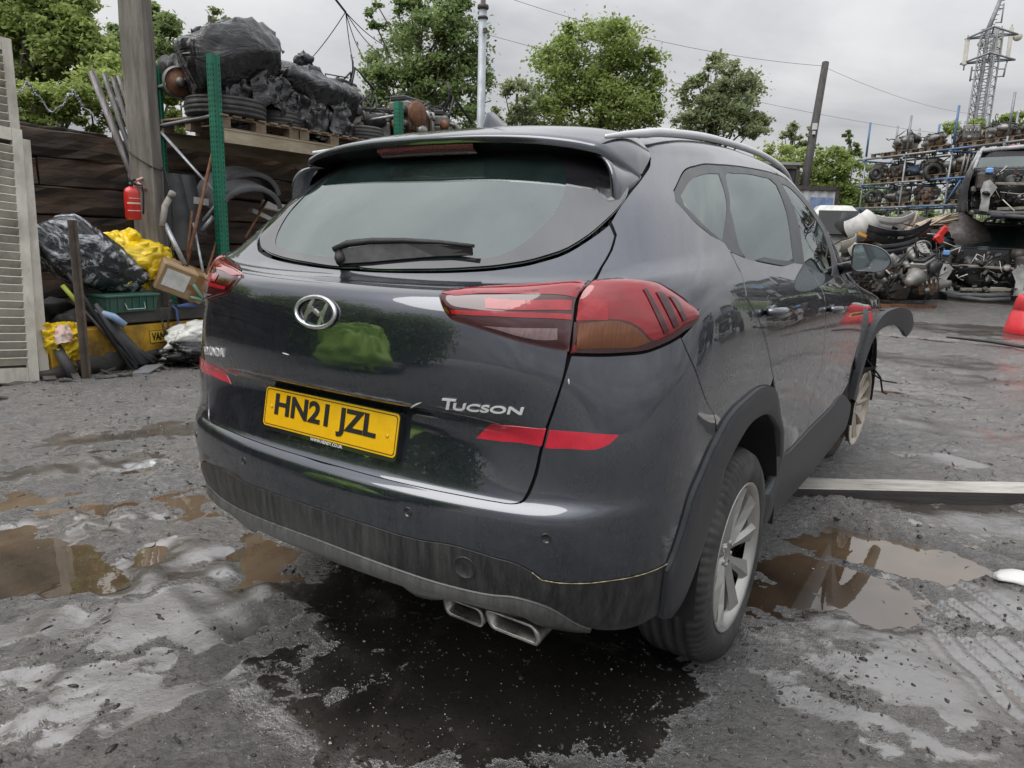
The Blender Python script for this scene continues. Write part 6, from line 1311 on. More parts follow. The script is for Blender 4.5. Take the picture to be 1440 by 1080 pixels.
def crown_tree(name, label, cat, lobes, D, m, nleaf, size, seed, group=None, sparse=1., trunk=True, thick=.62, base=None):
    r = np.random.default_rng(seed); cs = [(at(a, b, D), c*D/CF, e*D/CF) for a, b, c, e in lobes]
    ctr = np.mean([c[0] for c in cs], 0); bx_ = base if base is not None else (ctr[0], ctr[1]); t = thing(name, label, cat, (bx_[0], bx_[1], 0), group=group)
    area = np.array([c[1]*c[2] for c in cs]); cnt = np.maximum((nleaf*.76*area/area.sum()).astype(int), 30); allc = []; tips = []
    for (c, rx, rz), k in zip(cs, cnt):
        ncl = max(6, int(14*sparse*(rx*rz)**.5/.7)); th = r.uniform(0, 2*math.pi, ncl); u = r.uniform(-1, 1, ncl); q = r.uniform(.45, 1.0, ncl)**.6; s = np.sqrt(1-u*u)
        ry = thick*(rx+rz)/2; cc = np.stack([c[0]+rx*q*s*np.cos(th), c[1]+ry*q*s*np.sin(th), c[2]+rz*q*u], 1); tips.append(cc[:max(2, ncl//3)])
        w = r.integers(0, ncl, k); rad = .30*(rx*rz)**.5*r.uniform(.55, 1.3, ncl); off = r.normal(0, 1, (k, 3))*np.array([1, 1, .62]); off *= (rad[w]*.62)[:, None]
        allc.append(cc[w]+off)
    C = np.concatenate(allc)-np.array([bx_[0], bx_[1], 0]); S = size*r.uniform(.6, 1.35, len(C))
    leaf_obj('crown' if cat == 'tree' else 'foliage', leaves(C, S, r), m, t)
    mb = MB(); h = ctr[2]; b0 = Vector((0, 0, -.3)); mid_ = Vector((ctr[0]-bx_[0], ctr[1]-bx_[1], h*.62)); R = .05+.022*h
    if trunk:
        mb.tube([b0, b0.lerp(mid_, .5)+Vector((.08*r.normal(), .08*r.normal(), 0)), mid_, Vector(ctr)-Vector((bx_[0], bx_[1], -.1*h))], [R, R*.8, R*.6, R*.25], 8)
        for cc in tips:
            for p in cc[:4]:
                p = Vector(p)-Vector((bx_[0], bx_[1], 0)); s = mid_.lerp(Vector(ctr)-Vector((bx_[0], bx_[1], 0)), r.uniform(-.3, .8)); mb.tube([s, s.lerp(p, .5)+Vector(r.normal(0, .12, 3)), p], [R*.32, R*.2, R*.06], 5)
    else:
        for cc in tips:
            for p in cc[:3]: p = Vector(p)-Vector((bx_[0], bx_[1], 0)); mb.tube([Vector((p.x*.6, p.y*.6, 0)), p*.5+Vector((p.x*.25, p.y*.25, 0)), p], [.03, .02, .008], 5)
    mb.build('trunk' if cat == 'tree' else 'stems', TRUNK, t); return t
TG_ = 'trees beyond the yard'
crown_tree('broadleaf_tree', 'tall yellow green tree filling the top left corner behind the timber wall', 'tree', [(30,25,60,50),(85,0,55,40),(100,50,48,40),(40,90,60,40),(-20,60,60,70),(120,95,50,40),(30,-40,70,40),(70,60,60,60)], 11, LEAF_M, 56000, .085, 1, TG_)
crown_tree('broadleaf_tree', 'darker tree seen either side of the grey square post', 'tree', [(185,55,36,36),(238,62,32,34),(160,95,35,30),(210,90,50,38),(252,92,25,28),(215,25,20,18)], 15, LEAF_D, 22000, .10, 2, TG_)
crown_tree('slender_tree', 'wispy tree just above the near end of the green rack', 'tree', [(308,28,18,20),(318,48,24,16),(288,48,18,20),(300,75,34,16),(268,90,16,16)], 18, LEAF_G, 5500, .11, 3, TG_, .8)
crown_tree('broadleaf_tree', 'large dark maple left of the grey lamp column', 'tree', [(598,40,66,44),(556,80,50,42),(640,70,46,55),(590,120,75,45),(520,125,28,28),(655,120,35,50),(540,165,52,32),(625,165,60,35),(528,22,16,18),(580,8,36,20),(640,22,34,26)], 19, LEAF_D, 36000, .115, 4, TG_, base=tuple(at(597, 300, 19)[:2]))
crown_tree('broadleaf_tree', 'rounded bright green tree between the lamp column and the roof rail', 'tree', [(835,75,80,42),(800,105,58,45),(880,105,52,45),(850,52,50,22),(792,48,14,16),(908,125,28,22),(830,150,95,40),(765,160,45,32),(895,165,36,25),(905,92,24,18)], 25, LEAF_M, 38000, .135, 5, TG_, base=tuple(at(838, 300, 25)[:2]))
crown_tree('slender_tree', 'pale thin saplings between the lamp column and the rounded tree', 'tree', [(718,140,14,34),(738,150,20,38),(705,160,12,22),(745,175,30,20)], 24, LEAF_G, 4200, .13, 6, TG_, .8)
crown_tree('broadleaf_tree', 'grey green tree with a ragged outline above the car roof', 'tree', [(1012,118,34,36),(1022,92,18,18),(985,145,36,30),(1042,140,38,36),(1012,172,62,28),(962,182,26,22),(1062,182,26,22),(1000,88,8,14),(972,128,16,18)], 28, LEAF_G, 24000, .145, 7, TG_, base=tuple(at(1015, 300, 28)[:2]))
crown_tree('slender_tree', 'small thin birch left of the leaning dark pole', 'tree', [(1115,175,7,15),(1111,192,13,12),(1120,200,10,10)], 40, LEAF_G, 1500, .19, 8, TG_, .7)
crown_tree('slender_tree', 'low faint birch right beside the dark pole', 'tree', [(1139,190,9,12),(1136,203,12,9)], 42, LEAF_G, 1000, .19, 9, TG_, .7)
crown_tree('slender_tree', 'dark spindly tree just left of the scaffold rack', 'tree', [(1190,196,7,12),(1196,212,13,10),(1204,224,12,10),(1188,222,10,12)], 36, LEAF_D, 1800, .18, 10, TG_, .7)
BG = 'bushes behind the yard'
for i, (lab, lb, D, mm, n, s) in enumerate((
  ('bright yellow green bush over the timber wall beside the cream shutter', [(30,140,55,36),(85,120,55,42),(60,165,60,22),(10,175,50,20)], 9.3, LEAF_Y, 17000, .064),
  ('bright bush between the leaning pipes and the grey square post', [(150,125,52,42),(200,130,45,45),(135,168,60,20),(180,170,40,20)], 9.6, LEAF_Y, 15000, .064),
  ('bush seen through the near green rack frame', [(240,130,28,42),(248,170,25,25),(285,165,30,20)], 9.8, LEAF_Y, 7000, .064),
  ('light green hedge above the dark box behind the roof', [(1100,222,36,20),(1125,240,32,28),(1095,250,40,28)], 33, LEAF_Y, 6500, .17),
  ('dense green bush between the dark pole and the scaffold rack', [(1160,240,34,34),(1190,255,32,38),(1166,212,16,10),(1205,285,26,36),(1160,285,38,28)], 32, LEAF_M, 11000, .17),
  ('shady bush seen low between the legs of the scaffold rack', [(1245,262,22,26),(1240,292,26,16),(1285,300,30,10)], 31, LEAF_D, 4200, .17),
  ('green bush showing over the top of the scaffold rack', [(1352,180,24,12),(1395,172,30,14),(1432,168,22,16),(1418,186,30,10)], 36, LEAF_M, 5200, .18))):
    crown_tree('bush', lab, 'bush', lb, D, mm, n, s, 30+i, BG, 1.2, False, .5)
# the wood beyond, one mass
r_ = np.random.default_rng(77); C = []
for px in range(-500, 2000, 9):
    D = r_.uniform(44, 60); 
    for k in range(26): C.append(at(px+r_.uniform(-14, 14), 318+r_.uniform(-30, 24)*1.0-(30*math.sin(px*.013)+12*math.sin(px*.05))*.6, D))
C = np.array(C); C = np.repeat(C, 5, 0)+r_.normal(0, .8, (len(C)*5, 3)); tag(leaf_obj('far_wood', leaves(C, .42*r_.uniform(.6, 1.3, len(C)), r_), LEAF_D, None), kind='stuff')
# greenery on the left and behind the camera: what the car's paint mirrors
for i, (x, y, z, rx, h) in enumerate(((-9.2, -2.0, 2.6, 2.0, 2.2), (-7.8, -6.6, 3, 2.6, 2.6), (-5.0, -9.6, 2.6, 2.6, 2.5))):
    t = thing('bush', ('bush behind the timber wall left of the shutters', 'big bush at the far end of the timber wall', 'wide bush behind the camera on the left')[i], 'bush', (x, y, 0), group=BG)
    n = 9000; d = r_.normal(0, 1, (n, 3)); d /= np.linalg.norm(d, axis=1, keepdims=True); q = r_.uniform(.2, 1, n)**.4; cl = d*q[:, None]*np.array([rx, rx, h])+np.array([0, 0, h*.9]); cl += .25*r_.normal(0, 1, (n, 3)); leaf_obj('foliage', leaves(cl, .24*r_.uniform(.6, 1.3, n), r_), LEAF_Y, t)
    mb = MB(); [mb.tube([(0, 0, 0), tuple(cl[k]*.5), tuple(cl[k])], [.06, .04, .015], 5) for k in range(12)]; mb.build('stems', TRUNK, t)
t = thing('sheeted_heap', 'heap under a lime green tarpaulin behind the camera on the left', 'heap', (-3.4, -4.0, 0)); LIME = mat('lime green tarpaulin', (.30, .55, .03), (.42, .70, .07), 3, (.4, .6), bmp=.6, bscale=5)  # stand-in out of view, added to mirror green in the tailgate
MB().facets((0, 0, .75), (.95, .8, 1.0), 4, 14, 9, 5, .08, flat=-.75).build('tarpaulin', LIME, t); MB().facets((.2, .1, .3), (.9, .9, .45), 6, 14, 9, 4, .06, flat=-.65).build('rubble', DKSTEEL, t)
# ---------------------------------------------------------------- posts, wires, mast
POLEG = mat('galvanised lamp column', (.30, .33, .36), (.40, .43, .46), 5, (.4, .6), metal=.2, dirt=((.20, .21, .22), .4))
CREO = mat('creosoted pole', (.030, .028, .026), (.07, .065, .06), 6, (.7, .9), bmp=.4, stretch=(2, 2, .4))
p = at(676, 175, 16); t = thing('lamp_column', 'slim grey steel lamp column rising behind the rack of engines', 'lamp post', (p[0], p[1], 0)); zt_ = at(677, 20, 16)[2]
MB().tube([(0, 0, 0), (0, 0, zt_-.05)], [.095, .088], 16).build('column', POLEG, t); MB().tube([(0, 0, zt_-.1), (0, 0, zt_+2.2)], .055, 14).build('upper_tube', mat('white column top', (.5, .5, .5), (.6, .6, .6), 6, (.4, .6)), t)
MB().lathe([(.10, -.05), (.125, -.03), (.125, .03), (.10, .05)], 18, (0, 0, zt_)).lathe([(.10, -.03), (.115, -.02), (.115, .02), (.10, .03)], 18, (0, 0, zt_-.22)).box((.11, -.06, zt_-.5), (.07, .07, .10)).build('collar', DKSTEEL, t)
pt = at(1161, 88, 26); pb = at(1147, 170, 26); pb2 = at(1131, 262, 26.0); t = thing('telegraph_pole', 'dark wooden pole leaning to the right beyond the car', 'pole', (pb2[0], pb2[1], 0))
o_ = np.array([pb2[0], pb2[1], 0]); d = pt-pb2; foot = pb2-d*((pb2[2]+.2)/d[2]); MB().tube([foot-o_, (foot+pt)/2-o_, pt-o_], [.17, .155, .125], 12).build('pole', CREO, t)
q = at(1146, 178, 25.8)-o_; MB().box(q, (.16, .14, .22)).box(q+np.array([0, -.05, -.22]), (.10, .1, .12)).build('insulator_box', mat('pale box', (.45, .45, .45), (.55, .55, .55), 9, (.5, .6)), t)
def wire(a, b, sag, r, label, n=24, name='overhead_wire', grp='overhead wires'):
    a, b = Vector(a), Vector(b); mb = MB(); mb.tube([a.lerp(b, k/n)-Vector((0, 0, sag*4*(k/n)*(1-k/n))) for k in range(n+1)], r, 5)
    tag(mb.build(name, mat('black cable', (.02, .02, .022), (.035, .035, .037), 8, (.6, .7)) if 'black cable' not in bpy.data.materials else bpy.data.materials['black cable']), label, 'wire', grp)
wire(at(700, -8, 22), at(1161, 93, 26), .35, .007, 'higher overhead wire running down to the top of the dark pole')
wire(at(690, 50, 20), at(1340, 190, 34), .3, .006, 'lower overhead wire crossing behind the rounded tree towards the right')
wire(at(1161, 95, 26), at(1365, 160, 40), .25, .006, 'faint overhead wire from the dark pole to the antenna mast')
J = at(486, 17, 10); wire(at(468, -6, 9.7), J, 0, .016, 'short thick cable entering at the top left of the maple', 6)
for a, lb in (((425, 95), 'cable drooping left from the junction towards the black loads'), ((494, 76), 'straightest cable hanging from the junction'), ((507, 74), 'second cable hanging from the junction'), ((530, 72), 'third cable slanting right from the junction'), ((545, 66), 'cable slanting farthest right from the junction')): wire(J, at(*a, 12), .05, .007, lb, 8)
# antenna mast
D_ = 62.; mtop = at(1383, 50, D_); mb0 = at(1373, 190, D_); bx_, by_ = mb0[0], mb0[1]; t = thing('antenna_mast', 'tall grey lattice phone mast with antenna panels at the top right', 'mast', (bx_, by_, 0)); MAST = mat('grey mast steel', (.16, .17, .18), (.27, .28, .29), 3, (.5, .7), metal=.3); PANEL = mat('pale antenna panel', (.40, .38, .33), (.50, .48, .43), 2, (.6, .7))
H = mtop[2]; R0, R1 = 1.02, .86; cr_, cf_ = Vector(CR), Vector((CFW[0], CFW[1], 0)).normalized()
def leg(k, z): a = 2*math.pi*k/4+.5; R = R0+(R1-R0)*z/H; return Vector((R*math.cos(a), R*math.sin(a), z))
m = MB()
for k in range(4): m.tube([leg(k, 0), leg(k, H)], .085, 6)
m.build('legs', MAST, t); m = MB(); nz = 26
for i in range(nz):
    z0, z1 = H*i/nz, H*(i+1)/nz
    for k in range(4): m.tube([leg(k, z0), leg((k+1) % 4, z1)], .030, 4); m.tube([leg(k, z1), leg((k+1) % 4, z1)], .032, 4)
m.build('lattice', MAST, t); m = MB()
for k in (0, 1): m.tube([(.25-.5*k, 0, 0), (.25-.5*k, 0, H)], .12, 5)
for i in range(40): m.box((0, 0, H*i/40), (.55, .05, .05))
m.build('ladder', MAST, t)
ctr_ = Vector((bx_, by_, 0)); rt_ = Vector((CR[0], CR[1], 0)).normalized()
def mp(px, py): return Vector(at(px, py, D_))-ctr_
m = MB(); zl = mp(1380, 88).z; zh = mp(1384, 55).z
for z, R in ((zl, 2.3), (zh, 2.2)):
    m.tube([rt_*R*math.cos(a)+cf_*R*math.sin(a)+Vector((0, 0, z)) for a in np.linspace(0, 2*math.pi, 4)[:-1]], .09, 6, closed=True)
    for a in np.linspace(0, 2*math.pi, 4)[:-1]: m.tube([(0, 0, z), rt_*R*math.cos(a)+cf_*R*math.sin(a)+Vector((0, 0, z))], .07, 5)
m.build('headframe', MAST, t)
for (a, b, w) in (((1361, 53), (1356, 92), .34), ((1409, 40), (1404, 80), .40), ((1423, 38), (1417, 82), .30), ((1396, 48), (1393, 84), .30)):
    A, B = mp(*a), mp(*b); m = MB(); m.box((A+B)/2, (w, .22, (A-B).length), rot=(A-B).to_track_quat('Z', 'Y').to_matrix(), bev=.05); m.build('antenna_panel', PANEL, t); MB().tube([B-Vector((0, 0, .4)), A+Vector((0, 0, .2))], .06, 6).build('panel_pole', MAST, t)
for (a, R) in (((1431, 52), .36), ((1379, 62), .26)):
    m = MB(); m.lathe([(.0001, .1), (R*.7, .06), (R, -.05), (R*.9, -.16), (.0001, -.2)], 20, mp(*a), axis='y'); m.build('dish', PANEL, t)
m = MB(); A, B = mp(1387, 48), mp(1409, -6); m.tube([A, B], [.20, .16], 8)
for k in range(8): q = A.lerp(B, k/8); m.box(q+rt_*.15, (.5, .06, .06))
m.build('top_pole', MAST, t)
for grp_ in ((((1412, 5), (1408, 32), .07), ((1412, 12), (1404, 12), .05), ((1408, 31), (1400, 32), .05)), (((1367, 94), (1364, 114), .08), ((1364, 112), (1376, 111), .05), ((1366, 99), (1377, 99), .05)), (((1415, 90), (1411, 108), .08), ((1411, 107), (1402, 108), .05), ((1413, 97), (1403, 97), .05))):
    m = MB()
    for p0_, p1_, r0_ in grp_: m.tube([mp(*p0_), mp(*p1_)], r0_, 6)
    m.build('side_aerial', MAST, t)
# ---------------------------------------------------------------- right side: scaffold rack, wrecks, heaps
BLUEP = mat('blue painted tube', (.04, .12, .26), (.09, .19, .35), 5, (.45, .6), dirt=((.2, .2, .2), .3))
SCAF = mat('dull scaffold tube', (.17, .18, .19), (.34, .36, .38), 4, (.4, .6), metal=.5, dirt=((.10, .09, .08), .4))
PA, PB = at(1225, 166, 25.5), at(1424, 144, 20.5); PA[2] = PB[2] = 0; PA[2] = 0
fr = [Vector((PA+(PB-PA)*s)) for s in np.linspace(0, 1.34, 5)]
ax = Vector((PB-PA)).normalized(); bk = Vector((-ax.y, ax.x, 0));
if bk.y < 0: bk = -bk
bk = bk*1.25
LV = (2.72, 3.55, 4.45)
t = thing('scaffold_rack', 'tall scaffold tube rack of scrap engines with blue clamped ends', 'rack', fr[0])
O = fr[0]; r_ = np.random.default_rng(12)
for i, p in enumerate(fr):
    for b, H in ((0, 5.75), (1, 5.55)):
        q = p-O+bk*b; hh = H+r_.uniform(-.12, .12)
        MB().tube([q, q+Vector((0, 0, hh*.97))], .034, 8).build('standard', SCAF, t); MB().tube([q+Vector((0, 0, hh*(.87 if b else .80))), q+Vector((0, 0, hh+.05))], .036, 8).build('blue_tip', BLUEP if (i+b) % 2 == 0 else SCAF, t)
    if i < 4:
        q = p-O+bk*1.0+ax*.55*(fr[1]-fr[0]).length; MB().tube([q, q+Vector((0, 0, 5.5))], .032, 8).build('standard', SCAF, t)
L_ = (fr[-1]-fr[0]).length
for z in LV:
    for b in (-.03, 1.03):
        for s0, s1, m in ((-.05, .42, SCAF), (.42, .60, BLUEP), (.60, 1.0, SCAF)) if z > 3 else ((-.05, .30, SCAF), (.30, .48, BLUEP), (.48, 1.0, SCAF)):
            MB().tube([ax*L_*s0+bk*b+Vector((0, 0, z)), ax*L_*s1+bk*b+Vector((0, 0, z))], .034, 8).build('ledger', m, t)
    for i in range(5):
        q = fr[i]-O; MB().tube([q-bk*.1+Vector((0, 0, z-.06)), q+bk*1.1+Vector((0, 0, z-.06))], .032, 8).build('transom', SCAF if i % 2 else BLUEP, t)
MB().tube([fr[2]-O+Vector((0, 0, LV[0])), fr[2]-O+ax*.5+Vector((0, 0, LV[1]))], .034, 8).build('brace', BLUEP, t)
SG = 'scrap engines stored on the scaffold rack'; lvn = ('lowest', 'middle', 'top'); PGS = 'pallets on the scaffold rack'
rotz = math.atan2(ax.y, ax.x); cnt = 0
for li, z in enumerate(LV):
    n = 6
    for k in range(n):
        q = fr[0]+ax*(L_*(k+.55)/n)+bk*.5; put_pallet((q.x, q.y, z+.04), rotz-math.pi/2, 'pallet %s along the %s deck of the scaffold rack' % (('first', 'second', 'third', 'fourth', 'fifth', 'sixth')[k], lvn[li]), PGS)
    for k in range(12):
        if li == 2 and k < 1: continue
        q = fr[0]+ax*(L_*(k+.6)/12.4)+bk*(.3+.25*(k % 2)); kind = int(r_.integers(0, 3)); nm = ('first', 'second', 'third', 'fourth', 'fifth', 'sixth', 'seventh', 'eighth', 'ninth', 'tenth', 'eleventh', 'twelfth')[k]
        put_engine(kind, (q.x, q.y, z+.19), r_.uniform(0, 6.28), '%s scrap engine from the left on the %s deck of the scaffold rack' % (nm, lvn[li]), SG, r_.uniform(.80, 1.05), r_.uniform(-.2, .2))
# wheels and rods on the middle deck
tyre(at(1312, 243, 23.2), (math.radians(80), .2, .5), 'alloy-sized tyre standing on edge on the middle scaffold deck', .30, .09, 'old tyres on the scaffold rack')
tyre(at(1231, 245, 24.8), (math.radians(85), .1, .7), 'small tyre standing at the left end of the middle scaffold deck', .22, .08, 'old tyres on the scaffold rack')
tyre(at(1225, 277, 24.6), (math.radians(85), .1, .7), 'small tyre standing at the left end of the lowest scaffold deck', .22, .08, 'old tyres on the scaffold rack')
mb = MB()
for k in range(7): a = at(1350+k*5, 250, 22.2); b = at(1358+k*6, 216, 22.0); mb.tube([a, b], .035, 6)
tag(mb.build('drive_shafts', ALU), 'row of pale drive shafts leaning on the middle scaffold deck', 'drive shafts')
mb = MB(); mb.blob(at(1290, 240, 24.4), (.45, .35, .2), .2, 3, 3, 2); tag(mb.build('blue_drum', mat('faded blue plastic', (.03, .06, .10), (.06, .10, .15), 5, (.5, .7))), 'dull blue plastic tank on the middle scaffold deck', 'tank')
# ---- containers and a van nose beyond the car
def face_box(name, label, cat, px0, px1, py0, D, depth, m, ang=0., extra=None):
    a, b = at(px0, py0, D), at(px1, py0, D); w = float(np.linalg.norm((b-a)[:2])); c = (a+b)/2; rz = math.atan2((b-a)[1], (b-a)[0])+ang; h = c[2]
    t = thing(name, label, cat, (c[0]-math.sin(rz)*depth/2, c[1]+math.cos(rz)*depth/2, 0), rz)
    m_ = MB(); n = int(w/.16); prof = []
    for k in range(n*2+1): prof.append((-w/2+w*k/(n*2), -depth/2-(.03 if k % 4 in (1, 2) else 0)))
    poly = [(x, y) for x, y in prof]+[(w/2, depth/2), (-w/2, depth/2)]; m_.prism(poly, .12, h-.05); m_.build('wall_panels', m, t)
    f = MB()
    for z in (.08, h-.05): f.box((0, -depth/2-.02, z), (w+.1, .12, .14)); f.box((0, depth/2, z), (w+.1, .12, .14)); f.box((-w/2, 0, z), (.12, depth, .14)); f.box((w/2, 0, z), (.12, depth, .14))
    for x in (-w/2, w/2): f.box((x, -depth/2-.02, h/2), (.12, .12, h)); f.box((x, depth/2, h/2), (.12, .12, h))
    f.build('frame', DKSTEEL, t); MB().box((0, 0, h+.0), (w, depth, .04)).build('roof', DKSTEEL, t); return t, w, h, depth
CONT = mat('peeling white container paint', (.40, .42, .45), (.56, .57, .58), 1.2, (.5, .7), dirt=((.10, .08, .06), .8))
t, w, h, dp = face_box('shipping_container', 'peeling white container with a blue painted patch', 'container', 1090, 1178, 262, 24, 2.4, CONT)
MB().box((w*.26, -dp/2-.045, h-.85), (w*.36, .01, 1.0)).build('blue_patch', mat('flaking blue paint', (.05, .13, .33), (.10, .20, .42), 2.5, (.5, .7), dirt=((.42, .42, .42), .8)), t)
MB().box((w*.28, -dp/2-.052, h-1.25), (w*.13, .01, .42)).build('pale_patch', CONT, t)
t, w, h, dp = face_box('dark_cabin', 'black box cabin with a grey roof just behind the car roof', 'cabin', 1060, 1122, 232, 25.5, 3, mat('black cladding', (.015, .016, .02), (.03, .03, .036), 3, (.5, .7)))
MB().box((0, 0, h+.06), (w+.2, dp+.2, .10)).build('roof_sheet', mat('weathered roof sheet', (.22, .23, .21), (.32, .33, .31), 3, (.6, .8)), t)
WHITEP = mat('grubby white car paint', (.52, .52, .50), (.66, .66, .64), 4, (.3, .45), coat=.3, dirt=((.20, .19, .17), .5)); DARKP = mat('scratched dark car paint', (.010, .011, .014), (.024, .026, .032), 4, (.3, .5), coat=.25, dirt=((.12, .115, .11), .4))
def panel(c, w, h, bend, rot, m, label, name='body_panel', cat='body panel', grp='scrap body panels', crease=.0, cut=None):
    """a curved pressed body panel or bumper skin"""
    w, h, bend, crease = w*.66, h*.68, bend*.66, crease*.7
    mb = MB(); n, k = 22, 12; A = []
    for v in np.linspace(-1, 1, k):
        r = []
        for u in np.linspace(-1, 1, n):
            x = u*w/2; z = v*h/2*(1-.25*abs(u)**3); y = bend*(u*u)+.12*h*(v*v)+crease*math.exp(-((v-.25)/.12)**2); r.append((x, y, z))
        A.append(r)
    A = np.array(A)
    f = mb.n; P = A.reshape(-1, 3); fs = []
    for i in range(k-1):
        for j in range(n-1):
            um, vm = -1+2*(j+.5)/(n-1), -1+2*(i+.5)/(k-1)
            if cut and abs(um-cut[0]) < cut[2] and abs(vm-cut[1]) < cut[3]: continue
            a = i*n+j; fs.append((a, a+1, a+n+1, a+n))
    mb.add(P, fs, True); mb.add(P+[0, .018, 0], [q[::-1] for q in fs], True)
    for row in (P[:n], P[-n:]): mb.tube(row+[0, .009, 0], .010, 5)
    o = mb.build(name, m); o.location = c; o.rotation_euler = rot; return tag(o, label, cat, grp)
# van bonnet / door corner: white cab shell behind the A pillar
t = thing('van_cab', 'white van nose showing between the car windscreen pillar and the bush', 'van', tuple(at(1178, 318, 20)[:2])+(0,), CYAW*0+math.radians(20))
hv = at(1178, 288, 20)[2]; m = MB(); m.box((0, .9, hv*.5), (1.5, 1.7, hv), taper=(.86, .8), bev=.25); m.build('body', WHITEP, t); MB().box((.0, .02, hv*.80), (1.05, .06, hv*.28), rot=(math.radians(-14), 0, 0), bev=.02).build('window', GLOSSBLK, t); MB().tube([(-.45, -.02, hv*.45), (.2, -.05, hv*.62), (.3, -.04, hv*.9)], .02, 6).build('door_seam', DKSTEEL, t)
for x in (-.6, .6): MB().lathe([(.0001, -.1), (.32, -.1), (.34, 0), (.32, .1), (.0001, .1)], 24, (x, .3, .34), axis='x').build('wheel', RUBBER, t)
# heap of panels
F0 = math.radians(33)
panel(at(1214, 322, 17), .95, 1.05, .22, (.5, .9, F0+.2), WHITEP, 'white bumper corner with an orange reflector, tipped on its end', crease=.05)
mb = MB(); mb.box(at(1213, 330, 16.75), (.20, .02, .07), rot=(0, .35, F0)); tag(mb.build('reflector_strip', mat('orange reflector', (.65, .25, .02), (.75, .33, .04), 20, (.3, .4))), 'orange reflector strip lying on the tipped white bumper corner', 'reflector')
panel(at(1228, 311, 18.3), .75, .40, .15, (1.0, .1, F0), WHITEP, 'small rounded white panel at the back of the heap')
panel(at(1259, 320, 18), 1.6, .75, .42, (.75, -.1, F0-.1), WHITEP, 'white front bumper with a dark opening on top of the heap', crease=.05, cut=(.25, -.1, .42, .45))
panel(at(1240, 322, 18.2), .9, .55, .22, (.6, .6, F0-.5), DARKP, 'dark curved wing between the white panels', crease=.03)
panel(at(1268, 338, 16.5), 2.1, .75, .5, (.85, -.12, F0-.12), DARKP, 'large dark bumper lying across the middle of the heap', crease=.08, cut=(.1, .25, .55, .18))
panel(at(1258, 352, 16.3), 1.9, .40, .42, (.3, -.18, F0-.15), DARKP, 'lower dark bumper skin slanting beside the wing mirror', crease=.06)
panel(at(1306, 335, 18.5), 1.1, .7, .30, (.7, .1, F0-.3), mat('maroon brown plastic', (.06, .025, .025), (.11, .05, .045), 5, (.5, .6)), 'maroon brown curved panel under the pale rods')
panel(at(1318, 350, 18), .9, .9, .3, (.3, .5, F0-.4), DARKP, 'dark panel standing left of the lower wreck')
panel(at(1200, 345, 16.5), .8, .5, .18, (.4, -.4, F0+.5), mat('cream plastic trim', (.36, .34, .29), (.48, .46, .40), 6, (.5, .6), dirt=((.2, .19, .17), .5)), 'folded cream trim panel low at the left of the heap')
panel(at(1206, 358, 16), .7, .4, .15, (.5, .7, F0-.3), bpy.data.materials['cream plastic trim'], 'second cream trim panel under the folded one')
panel(at(1196, 318, 17.6), .9, .7, .2, (.2, .5, F0+.4), DARKP, 'dark door skin at the left of the heap')
mb = MB(); a, b = at(1326, 322, 17.5), at(1320, 336, 17.4); mb.box((a+b)/2, (.14, .10, .42), rot=(.2, .5, F0), bev=.03).box(b, (.22, .12, .16), rot=(.4, .8, F0), bev=.03); tag(mb.build('red_lamp', mat('red lamp plastic', (.5, .02, .02), (.6, .04, .03), 9, (.3, .4))), 'red lamp unit beside the upper wreck', 'lamp')
mb = MB(); r_ = np.random.default_rng(3)
t = thing('scrap_rods', 'sheaf of cream coloured rods and pipes heaped below the scaffold rack', 'rods', tuple(at(1318, 312, 19.5)[:2])+(0,)); o_ = Vector(t.location)
CREAM = mat('cream rods', (.38, .31, .22), (.55, .48, .38), 4, (.6, .8), dirt=((.16, .10, .07), .5))
for k in range(46):
    a = Vector(at(1278+r_.uniform(-6, 14), 323+r_.uniform(-7, 7), 19.5+r_.uniform(-.4, .4))); b = Vector(at(1346+r_.uniform(-18, 8), 306+r_.uniform(-7, 9), 19.3+r_.uniform(-.5, .5))); mb.tube([a-o_, (a+b)/2-o_+Vector((0, 0, r_.uniform(-.03, .08))), b-o_], r_.uniform(.012, .032), 5)
mb.build('rods', CREAM, t); mb = MB(); c_ = Vector(at(1320, 330, 19.6))-o_; mb.blob(c_-Vector((0, 0, .5)), (1.4, .9, 1.0), .3, 3, 4, 2); mb.build('heap_below', DKSTEEL, t)
mb = MB(); q = [at(1284, 318, 19), at(1264, 312, 19), at(1254, 310, 19), at(1252, 314, 19)]; mb.tube(q+[], .03, 6).tube([at(1284, 318, 19), at(1290, 300, 19)], .03, 6); tag(mb.build('exhaust_pipe', mat('tan exhaust pipe', (.25, .19, .13), (.36, .29, .21), 9, (.5, .7))), 'bent tan exhaust pipe at the back of the heap', 'exhaust pipe')
# engine heap in front of the panels
HG = 'scrap engines heaped on the ground'
for i, (px, py, D, k, s, rz, rx, lb) in enumerate(((1292, 362, 15.6, 2, .9, .4, .5, 'topmost scrap engine of the ground heap, under the dark bumper'), (1262, 376, 15.8, 1, .8, 1.9, .9, 'scrap engine half way up the left of the ground heap'), (1300, 384, 15.4, 0, 1.1, 2.8, -.3, 'black scrap engine at the right of the ground heap, nearest the wreck'), (1240, 392, 16.2, 2, .85, .9, .6, 'pale scrap engine low at the left foot of the ground heap'), (1272, 396, 15.7, 0, 1., 3.6, 1.1, 'dark scrap engine at the front foot of the ground heap'), (1220, 385, 17, 2, .8, 2.2, .4, 'scrap engine peeping out just under the wing mirror'), (1305, 400, 15.3, 1, .8, 5.1, .2, 'small brown scrap engine beside the wreck at ground level'), (1283, 378, 16.6, 2, .9, 4.4, -.8, 'grey scrap engine in the middle of the ground heap'), (1250, 380, 17, 1, .9, .2, 1.4, 'brown scrap engine at the back of the ground heap'))):
    c = at(px, py, D); put_engine(k, (c[0], c[1], c[2]-.22), rz, lb, HG, s, rx)
